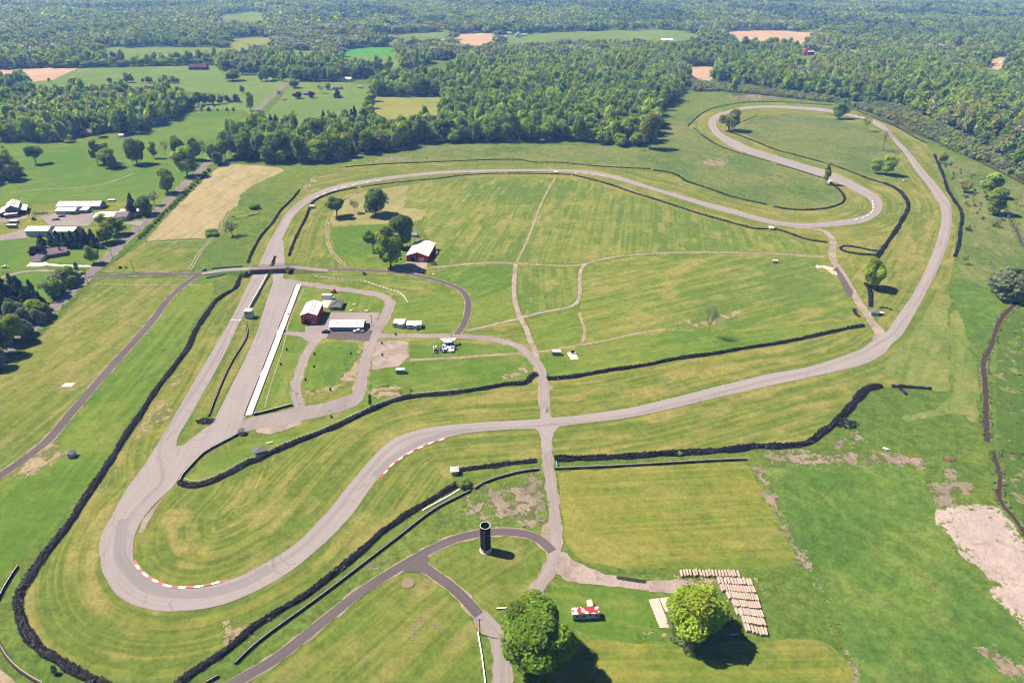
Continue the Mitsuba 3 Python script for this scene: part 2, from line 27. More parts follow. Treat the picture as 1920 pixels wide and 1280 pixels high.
D['fields']={"south_hayfield":["mown_y",[[18.4,217.3],[97.1,223.1]],[[18.5,215.6],[34.7,217.6],[63.3,219.7],[96.3,222.0],[97.7,212.4],[98.8,201.4],[99.4,191.3],[99.6,180.4],[97.8,170.4],[95.8,166.8],[87.0,165.4],[72.6,165.8],[56.3,166.1],[46.2,165.4],[34.5,165.8],[26.5,168.0],[22.3,171.6],[19.7,177.8],[18.4,189.9]]],"bottom_hayfield":["mown_y",[[30.4,134.6],[86.8,135.5]],[[25.9,137.4],[38.7,136.5],[54.8,135.9],[76.3,137.8],[92.4,137.4],[96.0,135.9],[98.3,132.3],[99.0,126.7],[98.0,120.1],[6.0,118.5],[10.9,128.4],[19.2,134.6]]],"gate_field":["mown_d",[[-73.7,125.0],[-54.4,149.2]],[[-73.6,123.7],[-67.6,130.1],[-61.0,138.1],[-53.9,146.5],[-45.3,155.1],[-39.2,161.0],[-34.5,162.8],[-30.5,162.6],[-26.3,160.3],[-19.0,152.9],[-12.4,145.1],[-11.0,140.2],[-9.4,130.1],[-8.2,118.5],[-77.6,118.5]]],"silo_island":["mown_d",[[-23.7,166.8],[-11.3,176.6]],[[-26.8,164.9],[-28.9,169.2],[-27.8,171.6],[-20.8,176.6],[-10.5,179.9],[0.0,180.4],[7.6,178.6],[10.7,176.1],[10.8,171.6],[8.6,163.3],[5.2,155.9],[0.9,149.2],[-5.0,143.1],[-9.2,145.1],[-15.6,153.8],[-21.6,159.9]]],"west_field":["mown_d",[[-222.0,238.7],[-205.8,378.4]],[[-256.6,291.4],[-259.1,321.5],[-262.0,356.7],[-267.6,402.3],[-263.4,407.4],[-216.3,410.8],[-211.0,408.2],[-210.9,390.1],[-209.0,363.7],[-206.4,338.1],[-205.6,304.0],[-203.3,267.6],[-201.2,238.7],[-204.1,221.4],[-207.5,207.0],[-253.0,263.2]]],"straw_field":["straw",[[-266.4,490.9],[-262.4,653.4]],[[-295.8,693.0],[-283.2,697.2],[-260.0,693.0],[-235.9,684.8],[-224.3,672.7],[-233.8,644.1],[-240.1,617.5],[-239.7,588.0],[-233.0,562.3],[-234.3,541.2],[-227.8,495.6],[-229.4,484.0],[-249.9,480.7],[-270.2,478.4],[-276.1,508.8],[-281.9,555.1],[-289.2,617.5]]],"straw_lower":["mown_d",[[-268.3,438.2],[-249.4,479.6]],[[-270.3,475.1],[-248.4,477.3],[-228.4,479.6],[-221.7,479.6],[-221.1,458.1],[-219.8,438.2],[-217.7,424.1],[-234.2,419.6],[-266.2,419.6],[-274.2,421.4],[-273.2,448.0]]],"plateau":["mown_i",[[0.0,448.0],[35.1,635.0]],[[-96.0,620.9],[-65.6,638.6],[-30.6,647.8],[35.8,647.8],[70.1,633.2],[104.1,592.8],[131.5,563.8],[151.7,534.4],[171.9,513.8],[191.2,495.6],[212.9,477.3],[227.2,468.6],[221.6,450.0],[182.3,456.0],[142.9,458.1],[114.1,457.1],[85.0,453.0],[63.3,445.0],[49.4,435.3],[29.2,434.4],[2.6,437.2],[-22.0,437.2],[-47.2,431.5],[-56.1,429.7],[-52.6,458.1],[-65.4,490.9],[-71.4,515.0],[-70.2,538.5],[-75.6,550.9],[-90.4,555.1]]],"infield_east":["mown_i",[[40.6,324.5],[216.3,410.8]],[[47.6,424.1],[54.7,434.4],[85.9,447.0],[114.8,451.0],[143.3,452.0],[180.1,449.5],[217.0,443.0],[215.5,424.1],[210.9,394.1],[207.1,372.4],[200.3,351.2],[184.3,349.8],[148.3,343.2],[116.0,335.5],[86.5,336.8],[64.8,331.2],[39.9,323.3],[38.3,324.5],[40.9,336.8],[40.5,356.7],[40.2,367.3],[43.5,386.1]]],"infield_west":["mown_i",[[6.3,363.7],[7.2,428.7]],[[4.3,428.7],[43.3,427.8],[43.6,410.8],[41.2,386.1],[39.1,376.9],[34.6,369.5],[25.4,365.1],[7.8,357.3],[5.0,360.1],[2.9,378.4],[3.1,406.5]]],"infield_mid":["mown_g",[[-79.9,349.8],[-33.7,394.1]],[[-46.7,426.0],[-1.8,432.5],[0.0,419.6],[0.0,386.1],[1.6,363.7],[3.1,355.3],[-12.2,345.9],[-23.5,340.6],[-23.6,360.1],[-24.8,378.4],[-29.5,390.1],[-37.6,400.6],[-56.3,415.2]]],"infield_south":["mown_g",[[-52.2,324.5],[0.0,349.8]],[[9.2,349.8],[36.5,365.1],[39.0,356.7],[38.8,336.8],[34.6,322.7],[14.1,314.0],[12.5,324.5]]],"bus_yard":["mown_g",[[17.3,153.3],[48.5,145.1]],[[15.0,157.7],[24.6,157.7],[35.1,157.2],[43.5,155.1],[52.1,154.2],[57.4,147.1],[60.9,141.2],[76.5,138.3],[54.8,136.3],[38.8,136.8],[24.4,138.1],[16.6,143.1],[10.3,151.2]]],"tree_lawn":["mown_p",[[-140.1,541.2],[-95.7,600.8]],[[-149.9,565.3],[-146.4,591.2],[-130.5,607.4],[-96.3,622.7],[-90.4,555.1],[-80.4,553.7],[-72.0,546.7],[-69.5,535.8],[-72.6,525.2],[-90.7,517.6],[-109.2,515.0],[-139.9,511.3],[-146.1,525.2]]],"barn_lawn":["mown_g",[[-122.0,458.1],[-96.9,490.9]],[[-140.3,507.6],[-108.8,512.5],[-90.1,513.8],[-80.7,490.9],[-73.5,438.2],[-79.0,426.0],[-93.4,426.0],[-108.7,430.6],[-120.8,444.0],[-132.5,474.0]]],"right_mown":["mown_e",[[220.8,336.8],[384.2,569.7]],[[214.5,324.5],[247.0,363.7],[272.8,390.1],[268.6,378.4],[243.1,336.8],[224.5,301.9],[211.0,275.4],[202.5,274.4],[193.8,283.5],[184.5,291.4],[197.5,307.3]]],"right_strip":["mown_e",[[216.5,291.4],[271.2,378.4]],[[271.2,378.4],[259.6,349.8],[245.9,318.6],[227.2,281.5],[209.7,250.5],[200.7,241.8],[207.0,254.6],[202.2,256.7],[177.1,250.5],[176.8,254.6],[193.6,258.8],[209.9,271.2],[225.9,301.9],[244.6,336.8],[263.3,367.3]]],"lush_field":["lush",[[104.0,210.8],[152.4,137.4]],[[101.4,217.3],[113.4,219.3],[130.6,218.6],[148.6,220.0],[161.0,218.6],[166.5,214.7],[159.4,198.5],[156.6,188.5],[156.1,180.4],[155.1,170.4],[157.9,159.9],[157.8,151.2],[156.9,143.1],[158.5,139.3],[145.4,118.5],[99.2,118.5],[99.8,128.4],[101.3,141.2],[100.3,155.5],[100.1,171.6],[100.9,189.9],[100.8,204.5]]],"wet_meadow":["lush",[[227.3,349.8],[288.8,349.8]],[[278.4,394.1],[288.2,402.3],[293.6,394.1],[300.6,378.4],[291.3,363.7],[263.6,333.7],[247.6,312.9],[250.8,324.5],[262.0,356.7]]],"east_meadow":["wild",[[191.0,210.8],[272.5,324.5]],[[264.4,324.5],[287.2,349.8],[314.4,374.6],[316.4,349.8],[191.0,171.6],[186.6,181.7],[188.7,195.5],[193.2,207.6],[200.4,219.0],[204.0,227.6],[214.4,246.5],[230.2,272.1]]],"oval_meadow":["rough",[[189.1,714.5],[264.6,617.5]],[[220.4,872.1],[227.0,786.3],[240.8,739.4],[263.6,697.2],[283.6,668.8],[294.1,642.2],[294.4,624.4],[294.3,604.1],[288.7,581.8],[278.1,565.3],[261.8,555.1],[247.3,552.3],[221.2,560.9],[194.1,589.6],[177.4,617.5],[165.7,635.0],[158.5,661.0],[140.9,678.7],[81.7,697.2],[44.3,710.1],[16.7,714.5],[9.0,721.1],[-66.2,714.5],[-115.9,707.9],[-143.1,705.7],[-137.2,737.1],[-102.0,778.6],[0.0,786.3],[148.3,768.4],[176.7,807.7],[199.0,904.5],[231.1,957.3]]],"inner_meadow":["rough",[[274.4,813.2],[405.8,761.0]],[[277.5,862.7],[303.9,911.2],[333.5,949.9],[375.6,957.3],[411.7,939.1],[430.6,924.9],[444.0,884.8],[433.0,818.7],[411.7,737.1],[385.3,672.7],[352.2,626.2],[342.2,647.8],[335.3,676.7],[325.0,707.9],[307.6,741.7],[293.9,770.9],[282.3,810.4]]],"entry_strip":["mown_g",[[-179.8,246.5],[-184.3,349.8]],[[-205.1,404.8],[-194.8,404.8],[-187.3,394.1],[-184.0,376.9],[-183.4,356.7],[-180.7,333.7],[-177.8,310.1],[-175.3,288.9],[-171.5,258.8],[-169.6,231.2],[-167.2,206.0],[-165.8,185.7],[-166.2,176.6],[-169.1,169.2],[-170.3,159.9],[-174.2,157.7],[-204.8,203.0],[-198.8,223.4],[-197.6,246.5],[-200.6,281.5],[-203.0,321.5],[-205.8,363.7]]],"pit_lawn":["mown_g",[[-114.1,263.2],[-119.3,336.8]],[[-135.0,396.5],[-121.3,393.3],[-106.8,388.5],[-89.2,383.8],[-80.0,378.4],[-76.3,369.5],[-78.1,360.8],[-107.0,360.8],[-109.5,345.2],[-117.3,342.6],[-116.0,335.5],[-127.1,336.8],[-127.5,349.8],[-130.2,367.3]]],"loop_lawn":["mown_g",[[-93.8,281.5],[-97.2,318.6]],[[-105.9,301.9],[-105.6,315.7],[-103.6,321.5],[-92.8,324.5],[-84.1,321.5],[-80.1,312.9],[-78.0,296.6],[-81.6,285.4],[-87.7,277.7],[-94.4,273.5],[-100.5,273.5],[-103.4,280.6],[-105.3,291.4]]],"strip_lawn":["mown_g",[[-116.9,272.1],[-118.9,324.5]],[[-126.3,331.2],[-115.2,328.1],[-111.4,322.7],[-110.6,310.1],[-109.1,291.4],[-104.2,272.1],[-100.9,262.3],[-116.8,256.3],[-117.5,255.4],[-120.6,284.0]]],"paddock_south":["mown_g",[[-85.2,246.5],[0.0,281.5]],[[-69.1,293.5],[-52.4,303.5],[-30.4,305.1],[7.0,309.0],[11.5,300.8],[13.9,291.4],[10.7,290.9],[7.9,285.4],[0.0,283.0],[-15.5,278.2],[-33.2,274.0],[-48.9,271.2],[-57.6,266.7],[-64.2,261.4],[-71.0,255.0],[-78.3,247.7],[-91.7,235.7],[-102.7,226.9],[-108.2,223.4],[-119.1,211.4],[-125.9,208.2],[-130.2,210.4],[-126.7,220.0],[-119.2,229.4],[-110.8,237.9],[-100.4,241.8],[-90.4,248.5],[-77.9,256.3],[-71.1,265.4],[-69.5,276.8],[-70.3,291.4]]],"stage_lawn":["mown_g",[[-53.9,315.7],[5.7,315.7]],[[-55.5,323.3],[-31.9,324.5],[-8.6,321.5],[1.4,317.5],[7.0,312.3],[0.0,312.3],[-30.7,308.4],[-52.8,306.8],[-55.1,315.7]]],"south_strip":["mown_g",[[13.5,296.6],[194.3,344.5]],[[13.9,308.4],[28.4,315.2],[50.4,321.5],[66.0,329.3],[86.4,336.2],[115.7,334.3],[147.7,341.3],[183.5,347.8],[197.9,349.2],[200.1,345.2],[190.1,341.9],[153.3,327.5],[105.7,312.9],[68.5,301.3],[33.4,290.9],[17.5,287.9],[14.6,296.6]]],"trailer_lawn":["mown_g",[[-65.6,336.8],[-30.7,349.8]],[[-71.0,383.8],[-56.2,383.8],[-41.8,390.1],[-32.0,378.4],[-27.9,363.7],[-28.1,347.8],[-32.1,335.5],[-47.3,332.4],[-66.5,333.0],[-71.6,336.8],[-70.0,349.8],[-70.2,367.3]]],"access_lawn":["mown_i",[[-139.6,410.8],[-54.0,394.1]],[[-126.9,416.1],[-113.4,418.7],[-77.4,415.2],[-66.3,410.8],[-55.1,404.0],[-40.1,389.3],[-56.2,383.8],[-71.0,383.8],[-79.9,387.7],[-108.9,398.2],[-138.6,407.4],[-141.4,412.6]]],"house_lawn":["lawn",[[-346.7,428.7],[-303.1,448.0]],[[-394.3,477.3],[-363.7,485.2],[-337.9,468.6],[-301.8,466.5],[-290.9,479.6],[-288.2,466.5],[-283.7,432.5],[-302.9,434.4],[-316.8,436.3],[-333.2,442.0],[-330.4,428.7],[-309.5,426.9],[-289.5,423.2],[-307.3,423.2],[-328.8,423.2],[-348.9,410.8]]],"house_lawn_b":["lawn",[[-334.9,410.8],[-277.9,402.3]],[[-328.4,414.3],[-318.3,417.8],[-290.0,417.8],[-283.4,394.1],[-282.6,378.4],[-294.1,378.4],[-310.4,394.1]]],"great_meadow":["lawn",[[-439.1,569.7],[-339.6,653.4]],[[-620.5,773.5],[-577.8,781.1],[-507.0,783.7],[-473.1,799.5],[-445.6,818.7],[-438.2,872.1],[-445.2,968.6],[-419.2,995.8],[-373.9,983.9],[-361.1,957.3],[-340.9,841.7],[-324.7,748.9],[-320.1,707.9],[-308.8,635.0],[-300.4,581.8],[-297.5,558.0],[-335.3,581.8],[-349.2,572.7],[-390.5,572.7],[-413.5,565.3],[-425.0,548.1],[-450.7,534.4]]],"farm_verge":["mown_y",[[-395.2,502.7],[-332.8,541.2]],[[-439.8,543.9],[-411.7,562.3],[-387.9,568.2],[-333.0,577.2],[-297.1,555.1],[-290.8,510.1],[-288.2,474.0],[-305.8,474.0],[-343.1,484.0],[-363.0,484.0],[-392.1,474.0]]],"ploughed_west":["plough",[[-931.2,1334.9],[-842.1,1421.8]],[[-1049.4,1377.1],[-980.7,1395.4],[-852.8,1441.3],[-826.3,1348.7],[-804.6,1269.7],[-827.0,1245.2],[-874.4,1233.3],[-938.9,1221.6]]],"pale_west":["pale",[[-795.3,1269.7],[-591.1,1445.2]],[[-851.8,1441.3],[-804.3,1449.2],[-601.9,1473.5],[-552.9,1377.1],[-500.6,1269.7],[-420.4,1182.2],[-395.5,1081.7],[-403.9,1037.1],[-453.7,1129.9],[-518.8,1145.2],[-603.9,1145.2],[-680.5,1129.9],[-765.5,1145.2],[-819.7,1233.3],[-799.2,1260.4],[-821.4,1341.7]]],"roadside_east":["pale",[[-338.2,976.2],[-221.7,1059.0]],[[-334.8,961.0],[-345.7,1050.1],[-363.5,1182.2],[-370.9,1257.3],[-294.1,1245.2],[-243.8,1221.6],[-229.2,1166.1],[-215.3,1059.0],[-205.1,957.3],[-224.0,924.9],[-245.4,897.8],[-267.3,878.4],[-305.4,872.1],[-325.4,872.1]]],"west_green":["pale",[[-426.9,1016.0],[-403.4,1105.3]],[[-500.6,1269.7],[-470.5,1334.9],[-402.3,1269.7],[-383.7,1221.6],[-367.0,1067.9],[-353.9,957.3],[-375.3,987.8],[-420.7,999.8],[-448.4,976.2],[-468.9,1016.0],[-443.3,1059.0],[-403.8,1059.0],[-422.2,1182.2]]],"hay_square":["hay",[[-198.2,1016.0],[-106.7,1016.0]],[[-222.3,1105.3],[-109.3,1112.6],[-94.6,957.3],[-88.2,878.4],[-132.8,872.1],[-183.0,856.6],[-199.3,957.3]]],"spring_wheat":["wheat",[[-386.7,1726.2],[-274.4,1726.2]],[[-406.6,1760.0],[-337.7,1801.0],[-281.9,1819.2],[-266.8,1760.0],[-249.9,1641.7],[-305.8,1621.8],[-373.5,1592.8]]],"spring_pale":["pale",[[-354.5,1574.0],[-251.6,1574.0]],[[-373.5,1592.8],[-305.8,1621.8],[-249.9,1641.7],[-235.2,1555.6],[-222.6,1437.3],[-263.6,1384.3],[-321.3,1369.9]]],"meadow_far_west":["pale",[[-920.2,1672.4],[-623.7,1726.2]],[[-984.2,1783.2],[-862.6,1813.1],[-729.5,1807.0],[-622.6,1760.0],[-585.7,1693.5],[-554.2,1555.6],[-619.7,1520.0],[-722.6,1502.8],[-823.3,1485.9],[-913.5,1592.8]]],"ploughed_mid":["plough",[[-147.0,2052.2],[-45.4,2115.5]],[[-171.4,2140.2],[-93.2,2174.0],[-37.4,2182.6],[-42.3,1963.8],[-54.7,1807.0],[-98.0,1693.5],[-120.1,1693.5]]],"pale_ridge":["pale",[[14.2,1978.0],[452.2,2182.6]],[[-33.3,2115.5],[23.0,2148.6],[78.0,2182.6],[224.3,2244.8],[395.2,2310.5],[488.2,2281.9],[526.2,2165.5],[544.4,2083.4],[487.5,1882.3],[398.8,1783.2],[364.8,1807.0],[182.4,1807.0],[75.8,1748.6],[-25.4,1760.0]]],"ploughed_east":["plough",[[602.8,2052.2],[853.8,2131.9]],[[638.1,2217.8],[710.3,2263.2],[791.1,2263.2],[845.7,2235.7],[893.3,2174.0],[795.0,1978.0],[681.8,1783.2],[567.0,1704.3],[517.7,1704.3]]],"ploughed_small":["plough",[[326.3,1369.9],[396.2,1406.6]],[[334.0,1437.3],[408.5,1449.2],[372.5,1334.9],[326.7,1210.1],[302.4,1221.6]]],"silo_meadow":["lawn",[[623.4,1621.8],[674.7,1574.0]],[[653.7,1726.2],[694.4,1715.2],[700.1,1651.8],[682.3,1564.7],[645.7,1485.9],[596.9,1406.6],[550.3,1391.7],[574.2,1485.9]]],"east_clearing":["lawn",[[862.6,1334.9],[911.6,1334.9]],[[877.8,1377.1],[926.3,1406.6],[943.0,1384.3],[868.3,1269.7],[795.7,1166.1],[767.6,1155.5],[803.2,1239.2]]],"east_yard":["plough",[[990.2,1528.7],[1063.5,1574.0]],[[1001.2,1537.6],[1058.1,1592.8],[1071.7,1583.3],[992.7,1469.4],[927.3,1391.7],[916.0,1406.6]]],"far_field_a":["pale",[[-1078.2,2769.6],[-1008.2,2974.5]],[[-1149.8,2943.5],[-1120.8,3055.0],[-1073.4,3139.8],[-954.9,3006.2],[-845.4,2590.2],[-826.7,2369.7],[-897.4,2310.5]]],"far_field_b":["hay",[[-747.2,1963.8],[-636.1,1992.4]],[[-765.8,2007.1],[-717.9,2044.6],[-648.2,2037.0],[-590.8,1856.6],[-570.4,1715.2],[-646.9,1693.5]]],"far_field_c":["hay",[[1010.5,1726.2],[1099.9,1783.2]],[[1042.0,1783.2],[1084.7,1813.1],[1113.9,1807.0],[1023.2,1651.8],[939.7,1537.6],[922.9,1537.6]]],"far_field_d":["hay",[[785.9,1726.2],[839.8,1748.6]],[[788.1,1742.9],[822.1,1765.7],[834.6,1737.3],[765.5,1592.8],[723.8,1555.6]]],"far_field_e":["pale",[[-302.7,2115.5],[-202.7,2182.6]],[[-387.8,2083.4],[-330.3,2148.6],[-249.5,2182.6],[-184.9,2254.0],[-164.7,2052.2],[-160.4,1856.6],[-224.3,1831.5],[-296.9,1831.5]]],"yard_far":["pale",[[-496.4,1672.4],[-465.6,1693.5]],[[-514.6,1715.2],[-470.1,1760.0],[-435.9,1672.4],[-405.1,1502.8],[-444.2,1485.9]]],"creek_meadow":["rough",[[445.1,714.5],[411.7,541.2]],[[459.2,748.9],[461.7,714.5],[469.7,672.7],[468.3,614.1],[466.0,562.3],[336.5,378.4],[317.8,382.2],[308.8,386.1],[296.0,398.2],[293.1,410.8],[320.2,458.1],[356.2,515.0],[384.2,569.7],[413.2,635.0],[443.5,703.6]]]}
D['forest']=[[[-1443.9,1399.1],[-983.1,1399.1],[-898.6,1429.5],[-806.4,1453.2],[-603.5,1477.6],[-555.7,1384.3],[-487.2,1355.7],[-425.2,1314.7],[-383.6,1269.7],[-299.4,1269.7],[-257.3,1295.0],[-252.3,1348.7],[-215.1,1399.1],[-178.5,1437.3],[-127.2,1592.8],[351.1,1672.4],[332.5,1445.2],[311.6,1282.2],[346.1,1233.3],[415.1,1166.1],[492.4,1081.7],[526.2,1032.8],[551.9,991.8],[539.9,888.0],[528.4,799.5],[506.2,714.5],[494.1,649.6],[499.9,515.0],[688.9,515.0],[6028.1,5280.3],[-5182.7,5280.3]],[[-301.6,705.7],[-287.7,710.1],[-239.6,697.2],[-213.5,701.5],[-187.6,707.9],[-167.3,716.7],[-149.1,739.4],[-129.4,761.0],[-102.9,786.3],[-79.2,791.5],[-82.3,904.5],[-172.6,872.1],[-172.6,835.8],[-228.0,827.2],[-291.3,827.2],[-315.2,841.7],[-322.4,807.7],[-310.2,748.9]],[[-81.6,791.5],[73.7,799.5],[119.3,773.5],[152.1,773.5],[172.4,841.7],[202.2,957.3],[243.3,1067.9],[274.4,1155.5],[308.8,1269.7],[332.5,1445.2],[359.6,1715.2],[177.9,1760.0],[24.9,1726.2],[-97.4,1682.9],[-105.7,1528.7],[-112.7,1334.9],[-109.5,1182.2],[-106.2,1105.3],[-89.2,904.5]],[[-625.9,781.1],[-582.9,788.9],[-548.1,791.5],[-513.1,794.2],[-483.6,807.7],[-488.9,841.7],[-464.1,824.4],[-451.1,830.1],[-444.3,856.6],[-445.5,911.2],[-448.9,968.6],[-457.5,999.8],[-475.9,1032.8],[-498.8,1059.0],[-564.3,1063.4],[-641.3,1059.0],[-668.0,1037.1],[-712.5,1059.0],[-754.2,1050.1],[-807.8,1037.1]],[[-866.7,1120.0],[-803.3,1124.9],[-764.1,1140.0],[-828.9,1257.3],[-867.2,1295.0],[-914.8,1295.0],[-991.1,1295.0]],[[-497.8,600.8],[-476.2,626.2],[-480.8,644.1],[-491.5,668.8],[-516.0,703.6],[-537.0,718.9],[-584.9,723.4]],[[-212.4,1095.7],[-225.7,1221.6],[-192.1,1239.2],[-159.1,1269.7],[-109.5,1182.2],[-105.4,1095.7],[-155.8,1100.5]]]
